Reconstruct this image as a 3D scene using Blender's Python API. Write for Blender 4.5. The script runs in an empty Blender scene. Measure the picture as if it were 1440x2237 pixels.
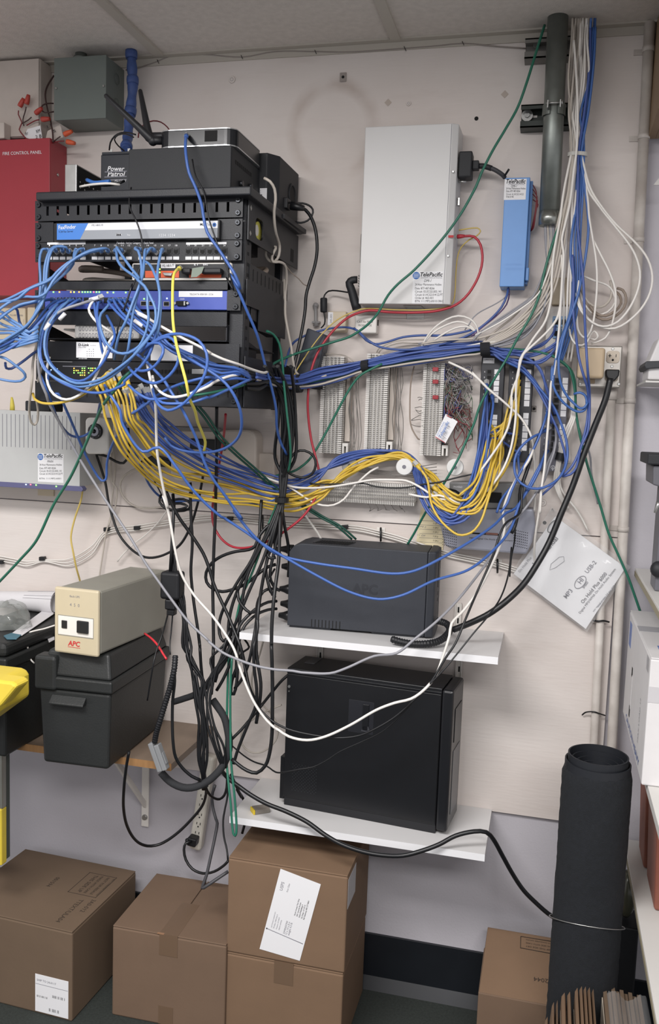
import bpy, bmesh, math, random
from mathutils import Vector, Matrix
random.seed(7)
SC = bpy.context.scene
COL = SC.collection
V = Vector
PI = math.pi

# ---------------------------------------------------------------- camera
W, H = 1440, 2237
FPX, YAW, PITCH, ROLL = 1934.4, -0.240066, -0.106618, 0.035618
CAM = V((0.0, -2.2, 1.515))
_cy, _sy = math.cos(YAW), math.sin(YAW)
FWD = V((_sy * math.cos(PITCH), _cy * math.cos(PITCH), math.sin(PITCH)))
_r = V((_cy, -_sy, 0)); _u = _r.cross(FWD)
RGT = math.cos(ROLL) * _r + math.sin(ROLL) * _u
UPV = -math.sin(ROLL) * _r + math.cos(ROLL) * _u
cam_data = bpy.data.cameras.new('camera')
cam = bpy.data.objects.new('camera', cam_data)
COL.objects.link(cam)
cam_data.sensor_fit = 'HORIZONTAL'
cam_data.sensor_width = 36.0
cam_data.lens = FPX / W * 36.0
cam_data.clip_start = 0.02
cam.matrix_world = Matrix((
    (RGT.x, UPV.x, -FWD.x, CAM.x), (RGT.y, UPV.y, -FWD.y, CAM.y),
    (RGT.z, UPV.z, -FWD.z, CAM.z), (0, 0, 0, 1)))
SC.camera = cam

# ---------------------------------------------------------------- light, world, exposure
SC.view_settings.view_transform = 'Standard'
SC.view_settings.look = 'None'
SC.view_settings.gamma = 1.0
SC.view_settings.use_curve_mapping = False
SC.view_settings.exposure = 0.95
world = bpy.data.worlds.new('room_air'); SC.world = world
world.use_nodes = True
bgn = world.node_tree.nodes['Background']
bgn.inputs[0].default_value = (0.97, 0.95, 0.98, 1); bgn.inputs[1].default_value = 0.36

def area(name, loc, sx, sy, power, color=(1, 1, 1), target=None):
    l = bpy.data.lights.new(name, 'AREA'); l.shape = 'RECTANGLE'; l.size = sx; l.size_y = sy
    l.energy = power; l.color = color
    o = bpy.data.objects.new(name, l); COL.objects.link(o); o.location = loc
    if target is not None:
        o.rotation_euler = (V(target) - V(loc)).to_track_quat('-Z', 'Y').to_euler()
    return o
area('ceiling_troffer_light', (-0.85, -1.85, 2.40), 1.2, 0.6, 38, (1.0, 0.975, 0.962))
area('ceiling_troffer_light', (0.5, -2.9, 2.40), 1.2, 0.6, 34, (1.0, 0.975, 0.962))

# ---------------------------------------------------------------- helpers
def P(x, y, d=0.0):
    """where the sight line of photo pixel (x, y) meets the plane d metres in front of the back wall"""
    r = FWD + RGT * ((x - W / 2) / FPX) - UPV * ((y - H / 2) / FPX)
    return CAM + r * ((-d - CAM.y) / r.y)
def PZ(x, y, z):
    r = FWD + RGT * ((x - W / 2) / FPX) - UPV * ((y - H / 2) / FPX)
    return CAM + r * ((z - CAM.z) / r.z)
def PX(x, y, X):
    r = FWD + RGT * ((x - W / 2) / FPX) - UPV * ((y - H / 2) / FPX)
    return CAM + r * ((X - CAM.x) / r.x)

class MB:
    """collects boxes, tubes and prisms; build() links them as one mesh object"""
    def __init__(s, M=None):
        s.v = []; s.f = []; s.mi = []; s.sm = []; s.m = 0; s.M = M
    def add(s, pts, faces, smooth=False):
        b = len(s.v)
        if s.M is not None: pts = [s.M @ V(p) for p in pts]
        s.v += [V(p) for p in pts]
        for f in faces:
            s.f.append([b + i for i in f]); s.mi.append(s.m); s.sm.append(smooth)
        return s
    def box(s, x0, x1, y0, y1, z0, z1):
        if x0 > x1: x0, x1 = x1, x0
        if y0 > y1: y0, y1 = y1, y0
        if z0 > z1: z0, z1 = z1, z0
        return s.add([(x0, y0, z0), (x1, y0, z0), (x1, y1, z0), (x0, y1, z0), (x0, y0, z1), (x1, y0, z1), (x1, y1, z1), (x0, y1, z1)],
              [(0, 3, 2, 1), (4, 5, 6, 7), (0, 1, 5, 4), (1, 2, 6, 5), (2, 3, 7, 6), (3, 0, 4, 7)])
    def obox(s, c, a, b, n):
        c, a, b, n = V(c), V(a), V(b), V(n)
        p = [c - a - b - n, c + a - b - n, c + a + b - n, c - a + b - n, c - a - b + n, c + a - b + n, c + a + b + n, c - a + b + n]
        return s.add(p, [(0, 3, 2, 1), (4, 5, 6, 7), (0, 1, 5, 4), (1, 2, 6, 5), (2, 3, 7, 6), (3, 0, 4, 7)])
    def prism(s, poly, off):
        n = len(poly); off = V(off); p = [V(q) for q in poly]
        a = sum((p[i].cross(p[(i + 1) % n]) for i in range(n)), V((0, 0, 0)))
        if a.dot(off) > 0: p.reverse()
        q = [x + off for x in p]
        return s.add(p + q, [tuple(range(n)), tuple(range(2 * n - 1, n - 1, -1))] + [(i, n + i, n + (i + 1) % n, (i + 1) % n) for i in range(n)])
    def quad(s, *p):
        return s.add(p, [tuple(range(len(p)))])
    def tube(s, pts, r, n=8, caps=True, closed=False):
        pts = [V(p) for p in pts]; m = len(pts)
        rr = r if isinstance(r, (list, tuple)) else [r] * m
        vs = []; fs = []
        t0 = (pts[1] - pts[0]).normalized()
        a = t0.orthogonal().normalized()
        for i in range(m):
            if closed: t = pts[(i + 1) % m] - pts[i - 1]
            else: t = pts[min(i + 1, m - 1)] - pts[max(i - 1, 0)]
            if t.length < 1e-9: t = t0
            t = t.normalized(); t0 = t
            a = a - t * a.dot(t)
            a = a.normalized() if a.length > 1e-6 else t.orthogonal().normalized()
            b = t.cross(a)
            for k in range(n):
                th = 2 * PI * k / n
                vs.append(pts[i] + (a * math.cos(th) + b * math.sin(th)) * rr[i])
        for i in range(m if closed else m - 1):
            j = (i + 1) % m
            for k in range(n):
                l = (k + 1) % n
                fs.append((i * n + k, i * n + l, j * n + l, j * n + k))
        s.add(vs, fs, True)
        if caps and not closed:
            b = len(s.v) - len(vs)
            s.f.append([b + k for k in range(n - 1, -1, -1)]); s.mi.append(s.m); s.sm.append(False)
            s.f.append([b + (m - 1) * n + k for k in range(n)]); s.mi.append(s.m); s.sm.append(False)
        return s
    def cyl(s, p0, p1, r0, r1=None, n=18):
        return s.tube([p0, p1], [r0, r0 if r1 is None else r1], n)
    def ring(s, c, nrm, R, r, n=24, k=8):
        nrm = V(nrm).normalized(); a = nrm.orthogonal().normalized(); b = nrm.cross(a); c = V(c)
        return s.tube([c + (a * math.cos(2 * PI * i / n) + b * math.sin(2 * PI * i / n)) * R for i in range(n)], r, k, closed=True)
    def ball(s, c, rx, ry=None, rz=None, n=14, k=8):
        c = V(c); ry = ry or rx; rz = rz or rx; vs = [c + V((0, 0, -rz))]; fs = []
        for i in range(1, k):
            ph = -PI / 2 + PI * i / k
            for j in range(n):
                th = 2 * PI * j / n
                vs.append(c + V((rx * math.cos(ph) * math.cos(th), ry * math.cos(ph) * math.sin(th), rz * math.sin(ph))))
        vs.append(c + V((0, 0, rz)))
        for j in range(n): fs.append((0, 1 + (j + 1) % n, 1 + j))
        for i in range(k - 2):
            for j in range(n):
                a = 1 + i * n + j; b = 1 + i * n + (j + 1) % n
                fs.append((a, b, b + n, a + n))
        e = len(vs) - 1; o = 1 + (k - 2) * n
        for j in range(n): fs.append((o + j, o + (j + 1) % n, e))
        return s.add(vs, fs, True)

WM = {}
def wm(o): return WM[o.name]
def tag(o, label=None, cat=None, group=None, kind=None):
    if label: o['label'] = label
    if cat: o['category'] = cat
    if group: o['group'] = group
    if kind: o['kind'] = kind
    return o
def thing(name, label, cat, loc=(0, 0, 0), rotz=0.0, group=None):
    o = bpy.data.objects.new(name, None); COL.objects.link(o)
    o.empty_display_size = 0.05
    o.location = loc; o.rotation_euler = (0, 0, rotz)
    WM[o.name] = Matrix.Translation(V(loc)) @ Matrix.Rotation(rotz, 4, 'Z')
    return tag(o, label, cat, group)
def _mesh(name, mb, mats, Minv):
    me = bpy.data.meshes.new(name)
    me.from_pydata([Minv @ p for p in mb.v], [], mb.f)
    for m in (mats if isinstance(mats, (list, tuple)) else [mats]): me.materials.append(m)
    me.polygons.foreach_set('material_index', mb.mi)
    me.polygons.foreach_set('use_smooth', mb.sm)
    me.update()
    return me
def bev(o, w, seg=2):
    b = o.modifiers.new('soft_edges', 'BEVEL'); b.width = w; b.segments = seg; b.limit_method = 'ANGLE'; b.angle_limit = math.radians(40)
    b.harden_normals = False
    return o
def part(parent, name, mb, mats, bevel=0, label=None, seg=2):
    M = WM[parent.name]
    o = bpy.data.objects.new(name, _mesh(name, mb, mats, M.inverted())); COL.objects.link(o)
    o.parent = parent
    WM[o.name] = M.copy()
    if bevel: bev(o, bevel, seg)
    if label: o['label'] = label
    return o
def single(name, label, cat, mb, mats, group=None, bevel=0, kind=None, seg=2):
    lo = V([min(p[i] for p in mb.v) for i in range(3)]); hi = V([max(p[i] for p in mb.v) for i in range(3)])
    loc = V(((lo.x + hi.x) / 2, (lo.y + hi.y) / 2, lo.z))
    M = Matrix.Translation(loc)
    o = bpy.data.objects.new(name, _mesh(name, mb, mats, M.inverted())); COL.objects.link(o)
    o.location = loc; WM[o.name] = M
    if bevel: bev(o, bevel, seg)
    return tag(o, label, cat, group, kind)

TEXTQ = []
def text(parent, s, o, u, v, mat, width=None, height=None, shear=0.0, bold=0.0, name='lettering', align='L', spacing=1.0):
    """queue flat lettering: origin o (baseline left), u = reading direction, v = up; width (total) or height (capital) in metres"""
    TEXTQ.append((parent, s, V(o), V(u).normalized(), V(v).normalized(), mat, width, height, shear, bold, name, align, spacing))
def text_px(parent, s, x0, y0, x1, y1, d, mat, **k):
    a = P(x0, y0, d); b = P(x1, y1, d)
    u = (b - a).normalized(); v = V((0, -1, 0)).cross(u)
    if v.z < 0: v = -v
    v = V((-u.z, 0, u.x))
    h = k.pop('hpx', None)
    text(parent, s, a, u, v, mat, width=(b - a).length, height=(h * 1.13e-3 * (2.2 - d) / 2.2 if h else None), **k)
def flush_text():
    obs = []
    for q in TEXTQ:
        cu = bpy.data.curves.new('txt', 'FONT'); cu.body = q[1]; cu.size = 1.0; cu.shear = q[8]; cu.offset = q[9]
        cu.resolution_u = 2; cu.space_character = q[12]; cu.space_line = 1.0
        ob = bpy.data.objects.new('txt', cu); COL.objects.link(ob); obs.append(ob)
    dg = bpy.context.evaluated_depsgraph_get(); dg.update()
    for q, ob in zip(TEXTQ, obs):
        me = bpy.data.meshes.new_from_object(ob.evaluated_get(dg))
        parent, s, o, u, v, mat, width, height = q[:8]
        xs = [p.co.x for p in me.vertices]; ys = [p.co.y for p in me.vertices]
        if not xs: continue
        x0, x1 = min(xs), max(xs); n = s.count('\n') + 1
        sx = None
        if width: sx = width / (x1 - x0)
        sy = height / 0.72 if height else sx
        if sx is None: sx = sy
        ox = {'L': x0, 'C': (x0 + x1) / 2, 'R': x1}[q[11]]
        Mi = WM[parent.name].inverted()
        for p in me.vertices:
            w = o + u * ((p.co.x - ox) * sx) + v * (p.co.y * sy)
            p.co = Mi @ w
        me.materials.clear(); me.materials.append(mat)
        t = bpy.data.objects.new(q[10], me); COL.objects.link(t); t.parent = parent
    for ob in obs:
        cu = ob.data; bpy.data.objects.remove(ob); bpy.data.curves.remove(cu)

# ---------------------------------------------------------------- materials
def lin(c):
    return tuple(((x / 255) / 12.92 if x / 255 <= 0.04045 else ((x / 255 + 0.055) / 1.055) ** 2.4) for x in c)
MATS = {}
def mat(name, rgb, rough=0.6, metal=0.0, var=0.0, scale=30, bump=0.0, bscale=200, rgb2=None, spec=None, trans=0.0, alpha=1.0, emit=0.0, coat=0.0, stretch=None):
    if name in MATS: return MATS[name]
    m = bpy.data.materials.new(name); m.use_nodes = True
    nt = m.node_tree; b = nt.nodes['Principled BSDF']
    c = lin(rgb) + (1,)
    b.inputs['Base Color'].default_value = c
    b.inputs['Roughness'].default_value = rough
    b.inputs['Metallic'].default_value = metal
    if spec is not None: b.inputs['Specular IOR Level'].default_value = spec
    if trans: b.inputs['Transmission Weight'].default_value = trans
    if coat: b.inputs['Coat Weight'].default_value = coat
    if alpha < 1: b.inputs['Alpha'].default_value = alpha
    if emit:
        b.inputs['Emission Color'].default_value = c; b.inputs['Emission Strength'].default_value = emit
    tc = nt.nodes.new('ShaderNodeTexCoord')
    src = tc.outputs['Object']
    if stretch:
        mp = nt.nodes.new('ShaderNodeMapping'); mp.inputs['Scale'].default_value = stretch
        nt.links.new(src, mp.inputs['Vector']); src = mp.outputs['Vector']
    if var or rgb2:
        n = nt.nodes.new('ShaderNodeTexNoise'); n.inputs['Scale'].default_value = scale; n.inputs['Detail'].default_value = 5
        nt.links.new(src, n.inputs['Vector'])
        r = nt.nodes.new('ShaderNodeValToRGB')
        r.color_ramp.elements[0].position = 0.3; r.color_ramp.elements[1].position = 0.7
        c2 = lin(rgb2) + (1,) if rgb2 else tuple(min(1, x * (1 + var)) for x in c[:3]) + (1,)
        c1 = c if rgb2 else tuple(x * (1 - var) for x in c[:3]) + (1,)
        r.color_ramp.elements[0].color = c1; r.color_ramp.elements[1].color = c2
        nt.links.new(n.outputs['Fac'], r.inputs['Fac']); nt.links.new(r.outputs['Color'], b.inputs['Base Color'])
    if bump:
        n = nt.nodes.new('ShaderNodeTexNoise'); n.inputs['Scale'].default_value = bscale; n.inputs['Detail'].default_value = 4
        nt.links.new(src, n.inputs['Vector'])
        bp = nt.nodes.new('ShaderNodeBump'); bp.inputs['Strength'].default_value = bump; bp.inputs['Distance'].default_value = 0.002
        nt.links.new(n.outputs['Fac'], bp.inputs['Height']); nt.links.new(bp.outputs['Normal'], b.inputs['Normal'])
    MATS[name] = m
    return m

M_drywall = mat('lavender_grey_paint', (184, 181, 187), 0.75, var=0.04, scale=5, bump=0.25, bscale=160)
M_ceil = mat('ceiling_tile', (212, 205, 198), 0.9, var=0.06, scale=60, bump=0.4, bscale=300)
M_floor = mat('grey_green_carpet', (44, 49, 46), 0.95, var=0.25, scale=180, bump=0.8, bscale=500)
M_base = mat('black_cove_base', (26, 29, 34), 0.32, var=0.1, scale=12)
M_black = mat('black_painted_steel', (19, 20, 25), 0.45, var=0.08, scale=40, bump=0.05)
M_blackp = mat('black_plastic', (22, 23, 27), 0.5, var=0.06, scale=60, bump=0.1, bscale=600)
M_blackm = mat('matt_black_plastic', (28, 30, 34), 0.6, bump=0.15, bscale=700, var=0.05)
M_rubber = mat('black_cord_rubber', (18, 19, 22), 0.42)
M_dark = mat('dark_opening', (8, 8, 9), 0.8)
M_steel = mat('zinc_plated_steel', (178, 178, 176), 0.35, 0.9, var=0.08, scale=50)
M_cond = mat('grey_conduit_steel', (128, 133, 129), 0.42, 0.75, var=0.14, scale=25)
M_white = mat('white_plastic', (222, 218, 212), 0.45, var=0.02)
M_ivory = mat('ivory_plastic', (206, 192, 168), 0.5, var=0.04, scale=25)
M_paper = mat('white_paper', (228, 228, 230), 0.7)
M_ink = mat('black_ink', (28, 28, 32), 0.7)
M_inkg = mat('grey_ink', (120, 120, 128), 0.7)
M_inkw = mat('white_print', (225, 225, 228), 0.6)
M_blueink = mat('blue_ink', (52, 104, 176), 0.6)
M_redink = mat('red_ink', (190, 45, 50), 0.6)
EXTRA = {}
def extra(label, name, mb, m, bevel=0): EXTRA.setdefault(label, []).append((name, mb, m, bevel))
for lab, x0, y0, x1, y1, d in (('long grey cable slung from the rack below the battery backup to the right', 196, 655, 216, 650, .45), ('blue cable in the big left loop, second from outside', 130, 698, 142, 685, .495), ('blue cable in the big left loop, outermost, running back under the rack lights', 98, 721, 108, 706, .50), ('white cable from the blue switch slanting right across the loops to the rack side', 301, 684, 327, 697, .497), ('blue cable fanning right from the switch, topmost strand under the white wires', 294, 700, 312, 713, .49)):
    extra(lab, 'cable_label', MB().tube([P(x0, y0, d), P(x1, y1, d)], .0042, 10), M_paper)
# ---------------------------------------------------------------- the setting
XL, XR, CEIL = -2.3, 1.7, 2.418
def struct(name, mb, m, label=None, bevel=0):
    o = single(name, label or name.replace('_', ' '), 'structure', mb, m, kind='structure', bevel=bevel)
    del o['category']
    return o
def plywood_mat():
    m = bpy.data.materials.new('white_painted_plywood'); m.use_nodes = True
    nt = m.node_tree; b = nt.nodes['Principled BSDF']; b.inputs['Roughness'].default_value = 0.62
    tc = nt.nodes.new('ShaderNodeTexCoord')
    def noise(scale, stretch, detail=4):
        mp = nt.nodes.new('ShaderNodeMapping'); mp.inputs['Scale'].default_value = stretch
        nt.links.new(tc.outputs['Object'], mp.inputs['Vector'])
        n = nt.nodes.new('ShaderNodeTexNoise'); n.inputs['Scale'].default_value = scale; n.inputs['Detail'].default_value = detail
        nt.links.new(mp.outputs['Vector'], n.inputs['Vector']); return n
    def ramp(n, p0, p1, c0, c1):
        r = nt.nodes.new('ShaderNodeValToRGB')
        r.color_ramp.elements[0].position = p0; r.color_ramp.elements[1].position = p1
        r.color_ramp.elements[0].color = lin(c0) + (1,); r.color_ramp.elements[1].color = lin(c1) + (1,)
        nt.links.new(n.outputs['Fac'], r.inputs['Fac']); return r
    r1 = ramp(noise(2.2, (1, 1, 1)), 0.3, 0.7, (208, 198, 192), (220, 213, 208))
    r2 = ramp(noise(6, (0.7, 1, 3.0), 6), 0.25, 0.45, (196, 184, 176), (255, 255, 255))
    mx = nt.nodes.new('ShaderNodeMixRGB'); mx.blend_type = 'MULTIPLY'; mx.inputs[0].default_value = 0.16
    nt.links.new(r1.outputs['Color'], mx.inputs[1]); nt.links.new(r2.outputs['Color'], mx.inputs[2])
    # old scuff ring left by a coil of cable that hung between the rack and the big box
    c = RING_C
    sp = nt.nodes.new('ShaderNodeVectorMath'); sp.operation = 'DISTANCE'
    sp.inputs[1].default_value = c
    fl = nt.nodes.new('ShaderNodeVectorMath'); fl.operation = 'MULTIPLY'; fl.inputs[1].default_value = (1, 0, 0.92)
    nt.links.new(tc.outputs['Object'], fl.inputs[0]); nt.links.new(fl.outputs[0], sp.inputs[0])
    rr = nt.nodes.new('ShaderNodeValToRGB'); e = rr.color_ramp.elements
    e[0].position = 0.078; e[0].color = (0, 0, 0, 1); e[1].position = 0.125; e[1].color = (0, 0, 0, 1)
    e1 = rr.color_ramp.elements.new(0.100); e1.color = (1, 1, 1, 1)
    nt.links.new(sp.outputs['Value'], rr.inputs['Fac'])
    n3 = noise(7, (1, 1, 1)); n3r = ramp(n3, 0.35, 0.62, (0, 0, 0), (255, 255, 255))
    mm = nt.nodes.new('ShaderNodeMath'); mm.operation = 'MULTIPLY'
    nt.links.new(rr.outputs['Color'], mm.inputs[0]); nt.links.new(n3r.outputs['Color'], mm.inputs[1])
    m2 = nt.nodes.new('ShaderNodeMath'); m2.operation = 'MULTIPLY'; m2.inputs[1].default_value = 0.55
    nt.links.new(mm.outputs[0], m2.inputs[0])
    mx2 = nt.nodes.new('ShaderNodeMixRGB'); mx2.inputs[2].default_value = lin((166, 148, 136)) + (1,)
    nt.links.new(m2.outputs[0], mx2.inputs[0]); nt.links.new(mx.outputs['Color'], mx2.inputs[1])
    nt.links.new(mx2.outputs['Color'], b.inputs['Base Color'])
    bp = nt.nodes.new('ShaderNodeBump'); bp.inputs['Strength'].default_value = 0.25; bp.inputs['Distance'].default_value = 0.002
    n4 = noise(40, (0.5, 1, 4.0), 6)
    nt.links.new(n4.outputs['Fac'], bp.inputs['Height']); nt.links.new(bp.outputs['Normal'], b.inputs['Normal'])
    return m

struct('wall_back', MB().box(XL, XR, 0.012, 0.10, 0, CEIL + 0.1), M_drywall)
PR = P(1388, 640, 0).x
pz = 1.2535
_lo = V(((XL + PR) / 2, 0.005, pz + 0.0015))
_rc = P(728, 285, 0) - _lo
RING_C = (_rc.x, 0.0, _rc.z * 0.92)
M_ply = plywood_mat()
struct('trim_1', MB().box(XL, PR, 0.0, 0.012, pz + 0.0015, CEIL), M_ply, 'upper sheet of the white painted plywood backboard on the wall')
RING_C = (9, 9, 9)
M_ply2 = plywood_mat(); 
struct('trim_2', MB().box(XL, PR, 0.0, 0.012, 0.535, pz - 0.0015), M_ply2, 'lower sheet of the white painted plywood backboard on the wall')
struct('floor', MB().box(XL, XR, -4.2, 0.10, -0.05, 0.0), M_floor)
ce = MB().box(XL, XR, -4.2, 0.10, CEIL, CEIL + 0.03)
struct('ceiling', ce, M_ceil)
M_grid = mat('ceiling_grid_metal', (186, 180, 170), 0.5)
g = MB()
x0 = P(354, 118, 0).x
for k in range(-2, 4):
    g.box(x0 - 0.012 + 0.61 * k, x0 + 0.012 + 0.61 * k, -4.0, -0.02, CEIL - 0.006, CEIL)
for yy in (-0.64, -1.25, -1.86): g.box(XL, XR, yy - 0.012, yy + 0.012, CEIL - 0.006, CEIL)
struct('trim_3', g, M_grid, 'metal grid strips of the tiled ceiling')
struct('trim_4', MB().box(XL, XR, -0.022, 0.0, CEIL - 0.004, CEIL).box(XL, XR, -0.004, 0.0, CEIL - 0.022, CEIL), M_grid, 'metal angle along the top of the back wall')
bb = MB().box(XL, XR, 0.004, 0.012, 0.018, 0.147)
bb.prism([(XL, 0.004, 0.03), (XL, -0.014, 0.0), (XL, 0.012, 0.0), (XL, 0.012, 0.03)], (XR - XL, 0, 0))
struct('baseboard_back', bb, M_base)
# ---------------------------------------------------------------- left: red panel, boxes above the rack
def rect(x0, y0, x1, y1, d):
    a = P(x0, y0, d); b = P(x1, y1, d)
    return min(a.x, b.x), max(a.x, b.x), min(a.z, b.z), max(a.z, b.z)
def screw(mb, c, n, r=0.004, h=0.002):
    c = V(c); n = V(n).normalized()
    mb.cyl(c, c + n * h, r, r * 0.75, 14)
NW = V((0, -1, 0))
M_red = mat('red_enamel_steel', (160, 52, 62), 0.42, var=0.05, scale=8, bump=0.06, bscale=300)
# fire panel
D = 0.085
X0, X1, Z0, Z1 = rect(-160, 312, 108, 646, D)
t = thing('fire_control_panel', 'red steel fire alarm enclosure mounted on the wall at the left edge', 'fire alarm panel', ((X0 + X1) / 2, -D / 2, Z0))
part(t, 'enclosure', MB().box(X0, X1, -D + 0.004, -0.0005, Z0, Z1), M_red, 0.002)
part(t, 'door', MB().box(X0, X1, -D, -D + 0.0035, Z0, Z1 - 0.001), M_red, 0.001)
mb = MB(); screw(mb, (X1, -D * 0.55, P(124, 382, D * .55).z), (1, 0, 0), 0.0045); part(t, 'side_screw', mb, M_steel)
text_px(t, 'FIRE CONTROL PANEL', 6, 339, 91, 335.5, D + 0.0004, M_inkw, bold=0.004, hpx=7.5)
# cream enclosure behind and above it
M_cream = mat('cream_painted_steel', (196, 186, 178), 0.6, var=0.03)
X0b, X1b, Z0b, Z1b = rect(-180, 147, 86, 300, 0.06)
t = thing('wall_enclosure', 'large cream box on the wall above the red panel, under the ceiling', 'electrical box', ((X0b + X1b) / 2, -0.03, Z0b))
part(t, 'body', MB().box(X0b, X1b, -0.056, -0.0005, Z1 + 0.012, CEIL - 0.006), M_cream, 0.004)
part(t, 'cover', MB().box(X0b, X1b - 0.002, -0.060, -0.0565, Z1 + 0.014, CEIL - 0.008), M_cream, 0.001)
a = rect(-60, 270, 9, 306, 0.09)
single('cover_plate', 'small cream box standing out just above the red panel at the left edge', 'electrical box', MB().box(a[0], a[1], -0.09, -0.061, Z1 + 0.002, a[3]), M_cream, bevel=0.002)
# loose wires with wire nuts above the red panel
M_nut = mat('red_wire_nut', (178, 66, 56), 0.5); M_nuto = mat('orange_wire_nut', (205, 88, 52), 0.5)
M_wred = mat('dark_red_wire', (122, 36, 44), 0.5); M_wbrn = mat('brown_wire', (70, 50, 48), 0.5)
def spline(pts, step=0.008):
    p = [V(q) for q in pts]; out = []
    if len(p) == 2: return p
    for i in range(len(p) - 1):
        p0 = p[max(i - 1, 0)]; p1 = p[i]; p2 = p[i + 1]; p3 = p[min(i + 2, len(p) - 1)]
        L = (p2 - p1).length; n = max(2, min(14, int(L / step)))
        d1 = max((p1 - p0).length, 1e-6) ** .5; d2 = max(L, 1e-6) ** .5; d3 = max((p3 - p2).length, 1e-6) ** .5
        m1 = (p2 - p0) / max(d1 * d1 + d2 * d2, 1e-6) * d2 * d2 if i > 0 else (p2 - p1) * 0.8
        m2 = (p3 - p1) / max(d3 * d3 + d2 * d2, 1e-6) * d2 * d2 if i < len(p) - 2 else (p2 - p1) * 0.8
        for k in range(n):
            s = k / n; s2 = s * s; s3 = s2 * s
            out.append((2 * s3 - 3 * s2 + 1) * p1 + (s3 - 2 * s2 + s) * m1 + (-2 * s3 + 3 * s2) * p2 + (s3 - s2) * m2)
    out.append(p[-1]); return out
def wire_px(pts, step=0.008):
    return spline([P(x, y, d) for x, y, d in pts], step)
for lab, pts, mw, mn in [
    ('dark red wire ending in the upper left red wire nut above the fire panel', [(66, 312, .07), (42, 283, .07), (48, 268, .07), (40, 250, .075), (43, 233, .08), (49, 221, .08)], M_wred, M_nut),
    ('brown wire ending in the topmost upright red wire nut above the fire panel', [(52, 275, .07), (50, 262, .07), (56, 240, .075), (58, 227, .08), (61, 214, .08)], M_wbrn, M_nut),
    ('dark wire ending in the red wire nut tilted right above the fire panel', [(48, 270, .07), (62, 262, .07), (75, 250, .075), (87, 240, .08)], M_wbrn, M_nut),
    ('dark red wire ending in the red wire nut lying level left of the grey box', [(58, 274, .07), (76, 264, .07), (90, 261, .08), (103, 260, .08)], M_wred, M_nut),
    ('brown wire ending in the upper orange wire nut below the grey junction box', [(115, 312, .07), (126, 302, .075), (138, 295, .08), (152, 289, .08)], M_wbrn, M_nuto),
    ('dark red wire ending in the lower orange wire nut below the grey junction box', [(110, 314, .07), (124, 310, .075), (140, 308, .08), (158, 312, .08)], M_wred, M_nuto)]:
    path = wire_px(pts); t = thing('capped_wire', lab, 'wire', path[0], 0)
    part(t, 'wire', MB().tube(path[:-3] if len(path) > 6 else path, 0.0016, 6), mw)
    a, b = P(*pts[-2]), P(*pts[-1]); n = (b - a).normalized(); c0 = b - n * 0.010
    part(t, 'wire_nut', MB().tube([c0 - n * .006, c0, b, b + n * .008], [.0062, .0068, .0058, .0044], 10), mn)
mb = MB()
single('hanging_wire', 'brown wire curling out from behind the grey junction box down to the red panel', 'wire', MB().tube(wire_px([(118, 165, .02), (104, 187, .03), (99, 206, .04), (103, 235, .05), (110, 262, .06), (115, 290, .07), (116, 310, .08)]), .0022, 6), M_wbrn)
single('hanging_wire', 'black wire looped like a small ring left of the grey junction box', 'wire', MB().tube(wire_px([(117, 226, .04), (105, 226, .05), (93, 230, .06), (91, 239, .065), (98, 246, .07), (118, 244, .06)]), .0018, 6), M_wbrn)
# handwritten tag
a = P(52, 312, .066); 
mb = MB().prism([P(52, 300, .066), P(60, 282, .066), P(88, 274, .068), P(94, 311, .066)], (0, 0.0008, 0))
t = thing('paper_tag', 'white handwritten paper tag tucked among wires above the red panel', 'tag', P(70, 311, .066)); part(t, 'paper', mb, M_paper)
text_px(t, 'RM', 80, 291, 88, 288, .0695, M_ink, hpx=8); text_px(t, '2 B', 78, 303, 91, 300, .0695, M_ink, hpx=8); text_px(t, 'fr', 56, 296, 62, 293, .0695, M_ink, hpx=8)
mb = MB().prism([P(98, 310, .06), P(104, 286, .06), P(132, 272, .064), P(138, 300, .062)], (0, 0.0008, 0))
t = thing('paper_tag', 'dim grey paper tag behind the brown wire under the grey junction box', 'tag', P(118, 308, .06)); part(t, 'paper', mb, M_cream)
text_px(t, '11', 104, 280, 112, 276, .0655, M_ink, hpx=7); text_px(t, '5', 117, 290, 122, 288, .0655, M_ink, hpx=7)

# grey junction box
M_jbox = mat('grey_enamel_steel', (104, 112, 108), 0.5, var=0.03, scale=10, bump=0.05)
D = 0.10
X0, X1, Z0, Z1 = rect(118, 127, 231, 257.5, D)
t = thing('junction_box', 'grey steel junction box on the wall just under the ceiling', 'junction box', ((X0 + X1) / 2, -D / 2, Z0))
part(t, 'body', MB().box(X0 + .001, X1 - .001, -D + 0.003, -0.0005, Z0, Z1), M_jbox, 0.002)
part(t, 'cover', MB().box(X0, X1, -D, -D + 0.0028, Z0, Z1), M_jbox, 0.0012)
for px, py in ((123, 193), (226.5, 188)):
    mb = MB(); c = P(px, py, D); screw(mb, c, NW, 0.0032, 0.002); part(t, 'cover_screw', mb, M_steel)
for zz in (0.35, 0.75):
    mb = MB(); mb.ring((X1, -D * 0.42, Z0 + (Z1 - Z0) * zz), (1, 0, 0), 0.013, 0.0006); part(t, 'knockout', mb, M_jbox)
c = P(177, 120, .05)
mb = MB().cyl((c.x, -0.05, Z1), (c.x, -0.05, CEIL), 0.015, n=20).cyl((c.x, -0.05, Z1), (c.x, -0.05, Z1 + .006), 0.021, n=8).cyl((c.x, -.05, Z1 + .012), (c.x, -.05, Z1 + .018), .019, n=20)
part(t, 'conduit_connector', mb, M_cond)

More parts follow.
